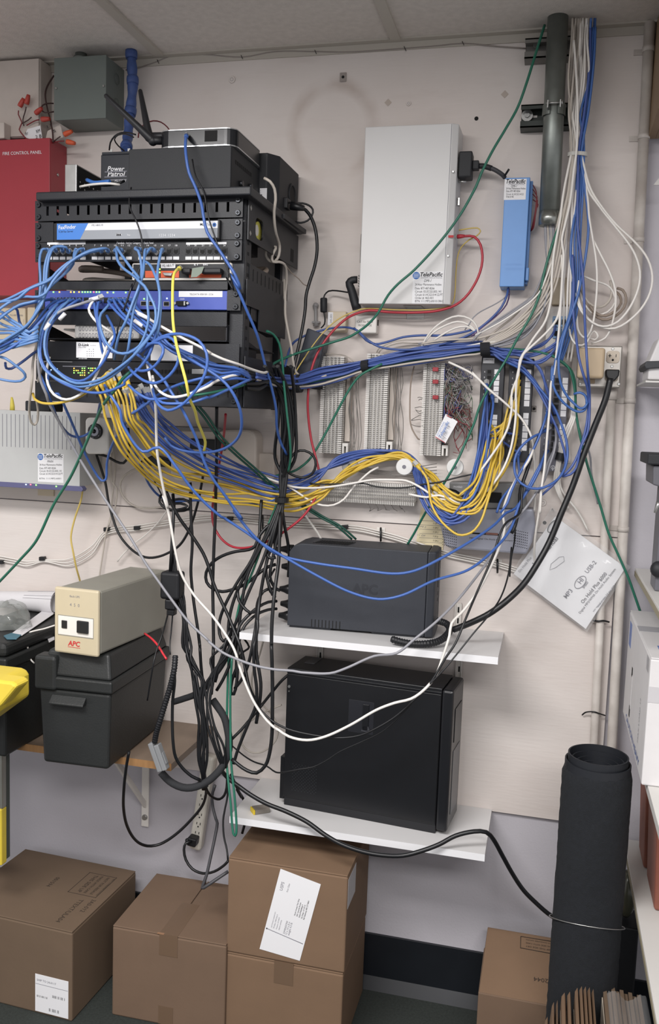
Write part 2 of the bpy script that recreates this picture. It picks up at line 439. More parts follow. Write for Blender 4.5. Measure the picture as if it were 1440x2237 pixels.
# blue wrapped hose from the ceiling
M_wrap = mat('blue_wrapped_sleeve', (58, 80, 134), 0.55, var=0.12, scale=60, bump=0.5, bscale=120)
path = wire_px([(286, 100, .05), (288, 140, .05), (290, 185, .055), (287, 225, .06), (283, 262, .07), (279, 300, .09), (275, 328, .14)], .006)
t = thing('cable_sleeve', 'bundle of cables wrapped in blue tape hanging from the ceiling behind the antennas', 'cable sleeve', path[0])
part(t, 'sleeve', MB().tube(path, [.0122 + .0012 * math.sin(i * .9) for i in range(len(path))], 14), M_wrap)
mb = MB()
for f in (.05, .28, .55, .97):
    i = int(f * (len(path) - 4)); part(t, 'tape_collar', MB().tube(path[i:i + 4], [.0145, .0155, .0152, .0142], 14), M_wrap)
# thin wire run along the top of the wall
M_wgry = mat('thin_grey_wire', (150, 142, 136), 0.6)
t = thing('wall_wire', 'thin grey wire stapled along the top of the wall below the ceiling', 'wire', P(700, 110, .004))
pp = [(275, 153, .004), (310, 146, .004), (345, 134, .004), (372, 123, .004), (440, 119, .004), (530, 125, .004), (600, 113, .004), (690, 113, .004), (760, 114, .004), (885, 106, .004), (960, 100, .004), (1012, 95, .004), (1080, 101, .004), (1150, 106, .004)]
part(t, 'wire', MB().tube(wire_px(pp, .02), .0016, 6), M_wgry)
for x, y in ((346, 135), (529, 125), (690, 114), (885, 106), (1012, 95)):
    c = P(x, y, .004); part(t, 'staple', MB().tube([c + V((-.002, .004, .004)), c + V((-.002, -.003, .004)), c + V((.002, -.003, -.004)), c + V((.002, .004, -.004))], .0007, 5), M_dark)
# ---------------------------------------------------------------- wall-mounted rack
RD = 0.40                                   # rail faces
RX0, RX1 = -1.136, -0.650
RZ0, RZ1 = 1.528, 1.966
M_rack = mat('black_rack_paint', (23, 25, 31), 0.48, var=0.06, scale=60, bump=0.12, bscale=500)
t = rack = thing('equipment_rack', 'black wall mounted equipment rack full of network gear at left', 'equipment rack', ((RX0 + RX1) / 2, -RD / 2, RZ0))
IW0, IW1 = RX0 + 0.016, RX1 - 0.016
def rail(x0, x1, side):
    mb = MB().box(x0, x1, -RD + .012, -RD + .015, RZ0, RZ1)
    xe = x1 if side > 0 else x0
    mb.box(xe - .0015, xe + .0015, -RD + .015, -RD + .05, RZ0, RZ1)
    z = RZ0 + .012; mb.m = 1
    while z < RZ1 - .01:
        mb.box(xe - .002, xe + .002, -RD + .026, -RD + .036, z, z + .007); z += .0222
    return mb
part(t, 'rail', rail(RX0, RX0 + .028, -1), [M_rack, M_dark]); part(t, 'rail', rail(RX1 - .028, RX1 + .002, 1), [M_rack, M_dark])
# top plate, wide lip
c0 = P(75, 424, RD + .03); c1 = P(556, 412, RD + .03)
part(t, 'top_shelf', MB().box(c0.x, RX1 + .025, -RD - .025, -.03, RZ1 - .004, RZ1 + .014), M_rack, .003)
ZTOP = RZ1 + .014
# right swing bracket with oval hole (solid plate to the wall)
xs = RX1 + .006
A = [P(536, 437, RD), P(536, 521, RD)]
def plate_side(x, yz, th, hole=None):
    return MB().prism([(x, y, z) for y, z in yz], (th, 0, 0))
zt0, zt1 = PX(538, 436, xs).z, PX(538, 523, xs).z
pl_top = [( -RD + .014, RZ1 - .006), (-.012, RZ1 - .006), (-.012, RZ1 - .10), (-RD + .014, RZ1 - .10)]
hole_c = V((xs, -RD + .085, RZ1 - .05))
mb = MB(); y0p, y1p, z0p, z1p = -RD + .014, -.012, RZ1 - .085, RZ1 - .004
angs = sorted([2 * PI * k / 28 for k in range(28)] + [math.atan2(z - hole_c.z, y - hole_c.y) % (2 * PI) for y in (y0p, y1p) for z in (z0p, z1p)])
inn, out = [], []
for th in angs:
    cth, sth = math.cos(th), math.sin(th)
    r_in = (abs(cth / .026) ** 4 + abs(sth / .022) ** 4) ** -.25
    r_out = min((((y1p if cth > 0 else y0p) - hole_c.y) / cth) if abs(cth) > 1e-6 else 9, (((z1p if sth > 0 else z0p) - hole_c.z) / sth) if abs(sth) > 1e-6 else 9)
    inn.append(hole_c + V((0, cth, sth)) * r_in); out.append(hole_c + V((0, cth, sth)) * r_out)
for k in range(len(angs)):
    l = (k + 1) % len(angs); th = V((.003, 0, 0))
    q = [inn[k], inn[l], out[l], out[k]]
    mb.add(q + [p + th for p in q], [(0, 1, 2, 3), (7, 6, 5, 4), (0, 4, 5, 1), (1, 5, 6, 2), (2, 6, 7, 3), (3, 7, 4, 0)])
part(t, 'side_bracket', mb, M_rack)
mb = MB()
for zz in (.018, .07): 
    c = V((xs + .003, -RD + .026, RZ1 - zz)); mb.obox(c, (0.0004, 0, 0), (0, .003, .003), (0, -.003, .003))
c = V((xs + .003, -.06, RZ1 - .06)); mb.m = 1; mb.box(xs + .003, xs + .0034, -.075, -.05, RZ1 - .075, RZ1 - .045)
part(t, 'bracket_holes', mb, [M_steel, M_dark])
# lower side brackets and hinged arm on the right, left rear frame
part(t, 'side_bracket', MB().box(xs, xs + .003, -RD + .014, -.10, 1.745, 1.80).box(xs, xs + .003, -RD + .1, -.10, 1.70, 1.745), M_rack)
part(t, 'side_bracket', MB().box(xs, xs + .003, -RD + .014, -.02, RZ0 + .002, RZ0 + .11), M_rack)
part(t, 'rear_frame', MB().box(RX0 + .004, RX0 + .007, -RD + .016, -.012, RZ1 - .09, RZ1 - .005).box(RX0 + .03, RX0 + .045, -.03, -.012, RZ0, RZ1).box(RX1 - .045, RX1 - .03, -.03, -.012, RZ0, RZ1).box(RX0 + .045, RX1 - .045, -.03, -.012, RZ1 - .03, RZ1 - .01), M_rack)
def rackscrew(parent, x, z, d=RD + .001):
    mb = MB().cyl((x, -d, z), (x, -d - .003, z), .0062, .005, 16); mb.m = 1
    mb.box(x - .0028, x + .0028, -d - .0034, -d - .003, z - .0006, z + .0006).box(x - .0006, x + .0006, -d - .0034, -d - .003, z - .0028, z + .0028)
    part(parent, 'rack_screw', mb, [M_steelb, M_dark])
M_steelb = mat('black_oxide_screw', (62, 64, 68), 0.35, 0.7)
SX0, SX1 = RX0 + .009, RX1 - .010           # screw columns
def unit(name, label, cat, ya, yb, depth=.25, mats=None, ears=True, inner=(RX0 + .022, RX1 - .022), body=True):
    z1 = P(300, ya, RD).z; z0 = P(300, yb, RD).z
    u = thing(name, label, cat, ((RX0 + RX1) / 2, -RD, z0))
    return u, z0, z1

# 2U vented blank
u, z0, z1 = unit('vent_panel', 'black vented blank plate with a row of upright slots at the top of the rack', 'rack panel', 433, 480)
z0 += .001
n = 18; fx0 = P(104, 458, RD).x; fx1 = P(498, 458, RD).x; zs0 = P(300, 467, RD).z; zs1 = P(300, 446, RD).z
mb = MB(); mb.box(RX0, RX1, -RD, -RD + .002, zs1, z1).box(RX0, RX1, -RD, -RD + .002, z0, zs0)
edges = [RX0] + [fx0 + (fx1 - fx0) * k / (n - 1) for k in range(n)] + [RX1]
xprev = RX0
for k in range(n):
    xc = fx0 + (fx1 - fx0) * k / (n - 1)
    mb.box(xprev, xc - .003, -RD, -RD + .002, zs0, zs1); xprev = xc + .003
mb.box(xprev, RX1, -RD, -RD + .002, zs0, zs1)
mb.box(RX0 + .03, RX1 - .03, -RD + .002, -RD + .03, z1 - .003, z1).box(RX0 + .03, RX1 - .03, -RD + .002, -RD + .03, z0, z0 + .003)
part(u, 'plate', mb, M_rack)
for x in (SX0, SX1):
    for z in (z1 - .009, z0 + .009): rackscrew(u, x, z)

# fax server
M_grey1 = mat('silver_grey_face', (142, 146, 152), 0.4); M_wface = mat('white_face', (224, 226, 230), 0.4); M_bface = mat('bright_blue_face', (64, 122, 200), 0.42)
u, z0, z1 = unit('fax_server', 'slim rack server with blue and silver front under the vent plate', 'rack server', 482, 526)
part(u, 'chassis', MB().box(RX0 + .03, RX1 - .04, -RD + .002, -RD + .22, z0 + .002, z1 - .002), M_black)
part(u, 'ear', MB().box(RX0, RX0 + .045, -RD, -RD + .003, z0, z1), M_rack); part(u, 'ear', MB().box(RX1 - .055, RX1, -RD, -RD + .003, z0, z1), M_rack)
a = P(121, 487, RD + .012); b = P(479, 521, RD + .012)
fz1, fz0 = a.z, b.z; fx0, fx1 = a.x, b.x
mb = MB().box(fx0, fx1, -RD - .012, -RD + .002, fz0 - .001, fz1 + .001); part(u, 'bezel', mb, M_black, .002)
yy = -RD - .0124; zm = fz0 + (fz1 - fz0) * .56
xa, xb = P(193, 500, RD + .012).x, P(175, 521, RD + .012).x; xm = xb + (xa - xb) * .56
ix0, ix1 = fx0 + .004, fx1 - .004
mb = MB(); mb.prism([(ix0, yy, fz0 + .002), (xb, yy, fz0 + .002), (xa, yy, fz1 - .002), (ix0, yy, fz1 - .002)], (0, .0004, 0)); part(u, 'blue_badge', mb, M_bface)
mb = MB(); mb.prism([(xm, yy, zm), (ix1, yy, zm), (ix1, yy, fz1 - .002), (xa, yy, fz1 - .002)], (0, .0004, 0)); part(u, 'white_band', mb, M_wface)
mb = MB(); mb.prism([(xb, yy, fz0 + .002), (ix1, yy, fz0 + .002), (ix1, yy, zm), (xm, yy, zm)], (0, .0004, 0)); part(u, 'grey_band', mb, M_grey1)
TD = RD + .0128
text_px(u, 'FaxFinder', 128, 501, 166, 499, TD, M_inkw, bold=.01, hpx=9)
text_px(u, 'V.34 Fax Server', 128, 508.5, 160, 507, TD, M_ink, hpx=4.5)
text_px(u, '192.168.0.10', 200, 494, 225, 493.5, TD, M_ink, hpx=4.5)
text_px(u, 'Multi', 437, 493, 451, 493, TD, M_ink, bold=.02, hpx=6); text_px(u, 'Tech', 452, 493, 462, 493, TD, M_inkg, hpx=6)
c = P(468.5, 491, TD); part(u, 'round_logo', MB().cyl(c, c + NW * .0003, .0042, n=18), M_blueink); part(u, 'round_logo', MB().cyl(c + NW * .0003, c + NW * .0006, .0015, n=12), M_ink)
text_px(u, '1 2 3 4', 348, 516.5, 362, 516.5, TD, M_inkw, hpx=6); text_px(u, '1 2 3 4', 368, 516.5, 382, 516.5, TD, M_inkw, hpx=6)
text_px(u, '.oOOo.', 253, 514, 267, 514, TD, M_inkw, hpx=5); text_px(u, 'Power', 278, 515, 285, 515, TD, M_inkw, hpx=4)
mb = MB(); 
for px in (256, 259.5, 263): cc = P(px, 513, TD); mb.box(cc.x - .0012, cc.x + .0012, cc.y - .0005, cc.y, cc.z - .002, cc.z + .002)
part(u, 'indicator', mb, M_ink)
for x in (SX0, SX1):
    for z in (z1 - .008, z0 + .008): rackscrew(u, x, z, RD + .001)

# patch panel
u, z0, z1 = unit('network_patch_panel', 'black rack patch panel of twenty-four ports with white label strips', 'patch panel', 527, 571)
PP = u
part(u, 'plate', MB().box(RX0, RX1, -RD, -RD + .003, z0, z1), M_rack, .0008)
PORTX = [108, 122.5, 137, 152, 166.5, 181.5, 207, 221, 236, 252, 267, 282, 309, 323, 339, 354, 370, 385, 412, 427, 443, 459, 474, 490]
for i, px in enumerate(PORTX):
    c = P(px, 548.5, RD); w = .0068
    mb = MB().box(c.x - w, c.x + w, -RD - .0015, -RD, c.z - .0062, c.z + .0068); mb.m = 1
    mb.box(c.x - w * .75, c.x + w * .75, -RD - .0018, -RD - .0015, c.z - .004, c.z + .0045).box(c.x - w * .4, c.x + w * .4, -RD - .0018, -RD - .0015, c.z - .0055, c.z - .004)
    mb.m = 2
    for q in range(6): mb.box(c.x - w * .55 + q * w * .2, c.x - w * .47 + q * w * .2, -RD - .002, -RD - .0018, c.z + .002, c.z + .0044)
    part(u, 'port', mb, [M_blackp, M_dark, M_steelb])
    c = P(px, 564, RD)
    part(u, 'port_label', MB().box(c.x - .0068, c.x + .0068, -RD - .0008, -RD, c.z - .0032, c.z + .0032), M_paper)
    text_px(u, str(i + 1), px - (1.2 if i < 9 else 2.4), 538, px + (1.2 if i < 9 else 2.4), 538, RD + .0005, M_inkw, hpx=4)
for xa, xb in ((103.5, 187), (407, 495)):
    a = P(xa, 530, RD); b = P(xb, 533.5, RD); part(u, 'title_strip', MB().box(a.x, b.x, -RD - .0006, -RD, b.z, a.z), M_paper)
text_px(u, 'Panduit', 255, 532.5, 272, 532.5, RD + .0005, M_inkw, bold=.02, hpx=5); text_px(u, 'NetKey', 275, 532.5, 288, 532.5, RD + .0005, M_inkw, hpx=5)
text_px(u, 'Category 5e Patch Panel', 290, 532.5, 335, 532.5, RD + .0005, M_inkw, bold=.008, hpx=5)
for x in (SX0, SX1):
    for z in (z1 - .008, z0 + .008): rackscrew(u, x, z, RD + .002)

# shelf 1 with orange router
def tray(name, label, ya, yb, xr=500, depth=.33, bracket=True):
    z1 = P(300, ya, RD).z; z0 = P(300, yb, RD).z
    u = thing(name, label, 'rack shelf', ((RX0 + RX1) / 2, -RD, z0))
    part(u, 'deck', MB().box(RX0 + .02, RX1 - .028, -RD - .004, -RD + depth, z1 - .003, z1).box(RX0 + .02, RX1 - .028, -RD - .004, -RD - .002, z0, z1), M_rack, .0008)
    if bracket:
        zb = z1 + .034
        for x in (RX0 + .021, RX1 - .031):
            part(u, 'gusset', MB().prism([(x, -RD, z1), (x, -RD + .2, z1), (x, -RD, zb)], (.002, 0, 0)), M_rack)
    return u, z0, z1
M_tan = mat('orange_panel', (214, 92, 52), 0.5, var=0.03)
u, z0, z1 = tray('rack_shelf', 'black rack shelf holding the white and orange router', 613, 634)
ZS1 = z1
RXa, RXb = P(286, 600, RD + .0).x, P(504, 600, RD).x
r = thing('router', 'white router with orange connector panels on the upper rack shelf', 'router', ((RXa + RXb) / 2, -RD + .1, z1))
rz1 = P(300, 574, RD).z
part(r, 'body', MB().box(RXa, RXb, -RD + .004, -RD + .2, z1 + .0005, rz1), M_white, .003)
yf = -RD + .004
part(r, 'face', MB().box(RXa + .004, RXb - .004, yf - .001, yf, z1 + .006, rz1 - .003), M_blackp)
for xa, xb in ((318, 349), (352, 392), (414, 484)):
    a = P(xa, 592, RD - .004); b = P(xb, 607, RD - .004)
    part(r, 'orange_panel', MB().box(a.x, b.x, yf - .002, yf - .001, b.z, a.z), M_tan, .0005)
a = P(352, 575.5, RD - .002); b = P(383, 585.5, RD - .002); part(r, 'address_label', MB().box(a.x, b.x, yf - .0022, yf - .001, b.z, a.z), M_paper)
text_px(r, '192.168.0.77', 354, 583.5, 381, 582, RD - .0012, M_ink, hpx=6, bold=.01)
M_ledg = mat('green_led', (120, 255, 90), 0.4, emit=2.0); M_ledo = mat('amber_led', (255, 150, 60), 0.4, emit=2.0); M_ledy = mat('yellow_green_led', (205, 245, 70), 0.4, emit=1.8)
M_ledr = mat('pink_red_led', (255, 90, 110), 0.4, emit=1.6); M_ledw = mat('cool_white_led', (180, 220, 255), 0.4, emit=1.2)
def leds(parent, lst, d, r=.0014):
    for x, y, m in lst:
        c = P(x, y, d); part(parent, 'led', MB().box(c.x - r, c.x + r, c.y - .001, c.y, c.z - r, c.z + r), m)
leds(r, [(349, 588, M_ledy), (400, 594, M_ledy), (349, 595, M_ledg)], RD - .002)
mb = MB(); a = P(358, 593, RD); mb.prism([P(357, 596, RD - .0018), P(379, 597, RD - .0018), P(376, 604, RD - .0018), P(361, 603, RD - .0018)], (0, -.006, 0)); part(r, 'serial_port', mb, M_steel, .001)
for i, (xa, xb) in enumerate(((403, 422), (444, 488))):
    a = P(xa, 588, RD); b = P(xb, 600, RD); part(r, 'black_plug', MB().box(a.x, b.x, yf - .022, yf - .002, b.z, a.z), M_blackp, .003)
text_px(r, 'E1', 424, 580, 432, 580, RD - .0012, M_inkw, hpx=5); text_px(r, 'BRI', 444, 580, 454, 580, RD - .0012, M_inkw, hpx=5)
mb = MB().prism([P(420, 586, RD + .02), P(446, 582, RD + .02), P(441, 596, RD + .026), P(430, 605, RD + .028), P(417, 606, RD + .028)], (0, .001, 0))
single('fabric_tape', 'grey green strip of tape wrapped around the black plug of the router', 'tape', mb, mat('grey_green_tape', (122, 132, 122), 0.7))

# blue switch
M_bsw = mat('blue_painted_switch', (66, 84, 168), 0.42, var=0.03)
u, z0, z1 = unit('network_switch', 'blue rack switch with lit port lights and a long white label at its right', 'network switch', 634, 677)
SWB = u
part(u, 'body', MB().box(RX0 + .024, RX1 - .03, -RD, -RD + .24, z0 + .001, z1 - .001), M_bsw, .001)
part(u, 'ear', MB().box(RX0, RX0 + .024, -RD - .001, -RD + .002, z0, z1), M_rack); part(u, 'ear', MB().box(RX1 - .03, RX1, -RD - .001, -RD + .002, z0, z1), M_rack)
for i in range(24):
    px = 116 + i * 7.3; c = P(px, 656 if i % 2 == 0 else 656, RD)
    if i % 2: continue
    mb = MB().box(c.x - .006, c.x + .006, -RD - .002, -RD, c.z - .006, c.z + .006); mb.m = 1; mb.box(c.x - .0045, c.x + .0045, -RD - .0022, -RD - .002, c.z - .004, c.z + .004)
    part(u, 'port', mb, [M_steelb, M_dark])
for px, py in ((314, 663), (332, 663), (364, 664)):
    c = P(px, py, RD); mb = MB().box(c.x - .0068, c.x + .0068, -RD - .001, -RD, c.z - .005, c.z + .005); mb.m = 1; mb.box(c.x - .0058, c.x + .0058, -RD - .0013, -RD - .001, c.z - .004, c.z + .004)
    part(u, 'port', mb, [M_steel, M_dark])
a = P(391, 636, RD); b = P(486, 649, RD); part(u, 'long_label', MB().box(a.x, b.x, -RD - .0006, -RD, b.z, a.z), M_paper)
text_px(u, 'TELDATA 858-581-2226', 414, 645, 466, 645, RD + .0008, M_ink, hpx=4.5)
text_px(u, 'console', 393, 654.5, 403, 654.5, RD + .0004, M_inkw, hpx=4)
mb = MB().prism([P(386, 658, RD), P(411, 658, RD), P(408, 669, RD), P(389, 669, RD)], (0, -.005, 0)); part(u, 'serial_port', mb, M_dark, .001)
mb = MB()
for px in (384, 412): c = P(px, 663, RD); mb.cyl(c, c + NW * .006, .003, n=6)
mb.box(P(404, 660, RD).x, P(407, 660, RD).x, -RD - .0065, -RD, P(404, 668, RD).z, P(404, 659, RD).z); part(u, 'port_screw', mb, M_steel)
leds(u, [(117, 638, M_ledg), (130, 638, M_ledo), (155, 638, M_ledo), (162, 638, M_ledy), (173, 638, M_ledo), (180, 638, M_ledg), (186, 638, M_ledg), (192, 638, M_ledg), (198, 638, M_ledg), (205, 638, M_ledr), (211, 638, M_ledg), (217, 638, M_ledg),
         (235, 639, M_ledy), (248, 639, M_ledg), (275, 639, M_ledg), (315, 653, M_ledg), (331, 653.5, M_ledw), (365, 652, M_ledw)], RD + .0002)
text_px(u, '3Com', 139, 628, 158, 631, RD + .0014, M_inkw, hpx=4)
for z in (z1 - .008, z0 + .008): rackscrew(u, SX1, z, RD + .002); rackscrew(u, SX0, z, RD + .002)

# shelf 2 and the white perforated modem
u, z0, z1 = tray('rack_shelf', 'black rack shelf directly under the blue switch', 679, 712, bracket=False, depth=.25)
u2, z0b, z1b = tray('rack_shelf', 'black rack shelf under the white perforated modem, mostly hidden by blue cables', 741, 743, bracket=True)
M_modem = mat('pale_grey_modem_plastic', (196, 194, 190), 0.5, var=0.02)
a = P(161, 709, RD); b = P(303, 741, RD)
m = thing('modem', 'pale grey modem with two rows of oval vents below the blue switch', 'modem', ((a.x + b.x) / 2, -RD + .08, z1b))
part(m, 'body', MB().box(a.x, b.x, -RD + .002, -RD + .16, z1b + .0005, a.z), M_modem, .004)
mb = MB()
for k in range(17):
    for yy in (718.5, 732.5):
        c = P(175 + k * 7.1, yy, RD - .002); w = .0022; h = .0042
        mb.tube([c + V((dx * w, -.0004, dz * h)) for dx, dz in ((-1, -.6), (-.5, -1), (.5, -1), (1, -.6), (1, .6), (.5, 1), (-.5, 1), (-1, .6))], .0006, 5, closed=True)
part(m, 'vent_slots', mb, M_inkg)
a = P(138, 690, RD - .1); b = P(205, 707, RD - .1)
t2 = thing('gateway_box', 'white box with a honeycomb grille seen behind the cables above the modem', 'network box', ((a.x + b.x) / 2, -RD + .2, b.z))
part(t2, 'body', MB().box(a.x, b.x, -RD + .1, -RD + .2, P(161, 709, RD).z + .001, z0 - .002), M_white, .002)
mb = MB()
for k in range(9):
    for q in range(3):
        c = P(148 + k * 5.5 + (q % 2) * 2.5, 691.5 + q * 5, RD - .1); mb.ring(c + NW * .0006, NW, .0016, .0005, 6, 4)
part(t2, 'grille', mb, M_dark)

# D-Link switch
u, z0, z1 = unit('network_switch', 'black rack switch with a white badge and light rows, just below the modem', 'network switch', 746, 790)
part(u, 'body', MB().box(RX0 + .002, RX1 - .03, -RD, -RD + .2, z0, z1 - .002), M_black, .001)
part(u, 'ear', MB().box(RX1 - .03, RX1, -RD - .001, -RD + .002, z0, z1 - .002), M_rack)
a = P(167, 747, RD); b = P(246, 783, RD); part(u, 'badge', MB().box(a.x, b.x, -RD - .001, -RD, b.z, a.z), M_paper, .0006)
text_px(u, 'D-Link', 171.5, 756, 195, 756, RD + .0012, M_ink, bold=.035, hpx=6); text_px(u, 'DGS-1016D', 171.5, 760, 188, 760, RD + .0012, M_ink, hpx=3)
text_px(u, 'Green Ethernet', 197, 755.5, 210, 755.5, RD + .0012, M_inkg, hpx=2.5); text_px(u, '10/100/1000', 172, 784.5, 190, 784.5, RD + .0014, M_inkw, hpx=3)
leds(u, [(190.5 + 4.6 * i, 763 + 4.8 * j, M_ledw if j == 0 and i in (0, 2) else M_inkg) for i in range(4) for j in range(4)], RD + .001, .0007)
a = P(330, 753, RD); b = P(421, 789, RD); part(u, 'blank_label', MB().box(a.x, b.x, -RD - .0008, -RD, b.z, a.z), M_paper)
# bottom switch
u, z0, z1 = unit('network_switch', 'black rack switch with a block of green port lights, lowest in the rack', 'network switch', 791, 836)
BSW = u
part(u, 'body', MB().box(RX0 + .002, RX1 - .03, -RD, -RD + .24, z0, z1), M_black, .001)
part(u, 'ear', MB().box(RX1 - .03, RX1, -RD - .001, -RD + .002, z0, z1), M_rack)
a = P(92, 786.5, RD); b = P(158, 787.5, RD); 
part(u, 'edge_strip', MB().box(a.x, b.x, -RD - .0006, -RD, z1 - .0035, z1 - .002), M_steel)
a = P(137, 799, RD); b = P(189, 802, RD); part(u, 'title_strip', MB().box(a.x, b.x, -RD - .0004, -RD, b.z, a.z), M_inkg)
lst = []
for row, (yy, cols) in enumerate(((804.5, (162, 180, 185, 194, 199, 203, 208)), (809.5, (162, 167, 171, 180, 185, 198, 202)), (814.5, (162, 171, 175.5, 180, 185, 194)), (819.5, (176, 180, 185, 199)))):
    for i, xx in enumerate(cols): lst.append((xx, yy, (M_ledg, M_ledy, M_ledg, M_ledy)[row] if (i * 7 + row) % 5 else M_ledo))
leds(u, lst + [(112, 808, M_ledw), (125, 806, M_ledw)], RD + .0002, .0011)
for i in range(24):
    c = P(236 + i * 8.2, 812, RD); mb = MB().box(c.x - .0048, c.x + .0048, -RD - .001, -RD, c.z - .0052, c.z + .0052); mb.m = 1; mb.box(c.x - .0038, c.x + .0038, -RD - .0013, -RD - .001, c.z - .004, c.z + .004)
    part(u, 'port', mb, [M_blackp, M_dark])
a = P(420, 806, RD); b = P(446, 818, RD)
part(u, 'uplink_bay', MB().box(a.x, b.x, -RD - .003, -RD, b.z, a.z), M_steel, .001)
# bottom tray
z1 = P(300, 838, RD).z; z0 = P(300, 882, RD).z
u = thing('rack_shelf', 'deep black rack shelf with front slots at the bottom of the rack', 'rack shelf', ((RX0 + RX1) / 2, -RD, z0))
mb = MB().box(RX0, RX1 - .004, -RD, -RD + .003, z0, z1).box(RX0, RX1 - .004, -RD + .003, -.06, z0, z0 + .003); mb.m = 1
for k in range(16): c = P(190 + 22 * k, 862, RD); mb.box(c.x - .0015, c.x + .0015, -RD - .0004, -RD, c.z - .006, c.z + .006)
part(u, 'tray', mb, [M_rack, M_dark]); part(u, 'side', MB().box(RX1 - .004, RX1 - .001, -RD, -.05, z0, z0 + .10), M_rack)
for z in (z1 - .01, z0 + .012): rackscrew(u, SX1, z)
a = P(83, 897, RD - .01); c = P(118, 878, RD - .01)
single('power_brick', 'small black power adapter hanging under the left end of the rack', 'power adapter', MB().box(P(70, 880, .3).x, P(124, 880, .3).x, -.33, -.27, P(100, 899, .3).z, z0 - .001), M_blackp, bevel=.003)

# things on top of the rack -----------------------------------------------
# ribbed power supply at left
a = P(142, 359, .33)
x0, x1, zt = P(142, 385, .33).x, P(167, 385, .33).x, P(155, 359, .33).z
t = thing('power_supply', 'small bare metal power supply with perforated side, at left on the rack top', 'power supply', ((x0 + x1) / 2, -.27, ZTOP))
part(t, 'case', MB().box(x0, x1, -.33, -.20, ZTOP + .0005, zt), M_steel, .001)
mb = MB().box(x1, x1 + .0008, -.326, -.205, ZTOP + .003, zt - .003); part(t, 'perforated_side', mb, M_dark)
mb = MB()
for i in range(6):
    for j in range(4): c = V((x1 + .0008, -.315 + i * .02, ZTOP + .010 + j * .0125)); mb.cyl(c, c + V((.001, 0, 0)), .0022, n=8)
part(t, 'terminal_screws', mb, M_steel)
# sealed battery
M_batt = mat('battery_black_plastic', (26, 30, 38), 0.45)
x0, x1, zt = P(220, 370, .30).x, P(283, 370, .30).x, P(250, 337, .30).z
t = thing('sealed_battery', 'black sealed lead battery with slanted white lettering on the rack top', 'battery', ((x0 + x1) / 2, -.26, ZTOP))
part(t, 'case', MB().box(x0, x1 + .03, -.30, -.22, ZTOP + .0005, zt), M_batt, .002)
part(t, 'lid', MB().box(x0 + .002, x1 + .028, -.299, -.222, zt, zt + .006), M_batt, .001)
for k in (0.018, 0.062): part(t, 'terminal', MB().box(x0 + k - .003, x0 + k + .003, -.285, -.283, zt + .005, zt + .016), M_steel)
text_px(t, 'Power', 234.5, 373.5, 272, 373.5, .3006, M_inkw, bold=.015, shear=.22, hpx=11); text_px(t, 'Patrol', 235, 385, 273.5, 385, .3006, M_inkw, bold=.015, shear=.22, hpx=11)
mb = MB()
for xa, xb, yy in ((229, 277, 374.5), (228, 277, 385.7), (229, 277, 392.5)): a = P(xa, yy, .3006); b = P(xb, yy + .8, .3006); mb.box(a.x, b.x, -.3006, -.3002, b.z, a.z)
part(t, 'printed_lines', mb, M_inkg); text_px(t, 'PS-12180', 251, 397, 275, 397, .3006, M_inkw, hpx=5)
# loose wires in front of the battery
for lab, pts, m_ in [('blue capped end of a loose wire lying in front of the battery', [(190, 393, .36), (205, 399, .37), (222, 398, .375), (240, 396, .38)], M_blueink),
                  ('white loose wire lying across the rack top beside the metal power supply', [(175, 408, .37), (196, 404, .38), (214, 402, .385), (240, 401, .38), (262, 404, .37)], M_white),
                  ('black loose wire curled on the rack top in front of the battery', [(188, 392, .35), (200, 400, .36), (225, 405, .37), (255, 402, .37), (272, 395, .36)], M_rubber)]:
    w = [P(x, y, d) for x, y, d in pts]; w = [V((p.x, p.y, max(p.z, ZTOP + .004))) for p in w]
    single('loose_wire', lab, 'wire', MB().tube(spline(w), .0028 if 'blue' not in lab else .0042, 7), m_)
# black amplifier box with ported side
def rbox(x0, x1, y0, y1, z0, z1): return MB().box(x0, x1, y0, y1, z0, z1)
x0, x1 = P(282, 360, .385).x, P(505, 360, .385).x; zt = P(400, 322, .385).z
AMPZ = zt
t = thing('amplifier', 'plain black metal box carrying the antenna router on the rack top', 'amplifier', ((x0 + x1) / 2, -.26, ZTOP))
part(t, 'case', MB().box(x0, x1, -.383, -.11, ZTOP + .008, zt), M_blackm, .002)
part(t, 'front_plate', MB().box(x0, x1, -.387, -.3835, ZTOP + .004, zt), M_blackm, .0015)
mb = MB()
for k in range(9): mb.box(x1, x1 + .0006, -.36 + k * .012, -.352 + k * .012, zt - .03, zt - .022)
part(t, 'side_vents', mb, M_dark)
mb = MB()
for yy, zz, rr in ((-.33, .03, .006), (-.30, .025, .004), (-.27, .04, .005), (-.24, .03, .006), (-.20, .035, .004), (-.17, .028, .004)): part(t, 'side_knob', MB().cyl((x1, yy, ZTOP + zz), (x1 + .008, yy, ZTOP + zz), rr, n=12), M_steelb)
mb = MB()
for xx in (x0 + .02, x1 - .02):
    for yy in (-.37, -.13): mb.cyl((xx, yy, ZTOP), (xx, yy, ZTOP + .008), .008, n=12)
part(t, 'foot', mb, M_rubber)
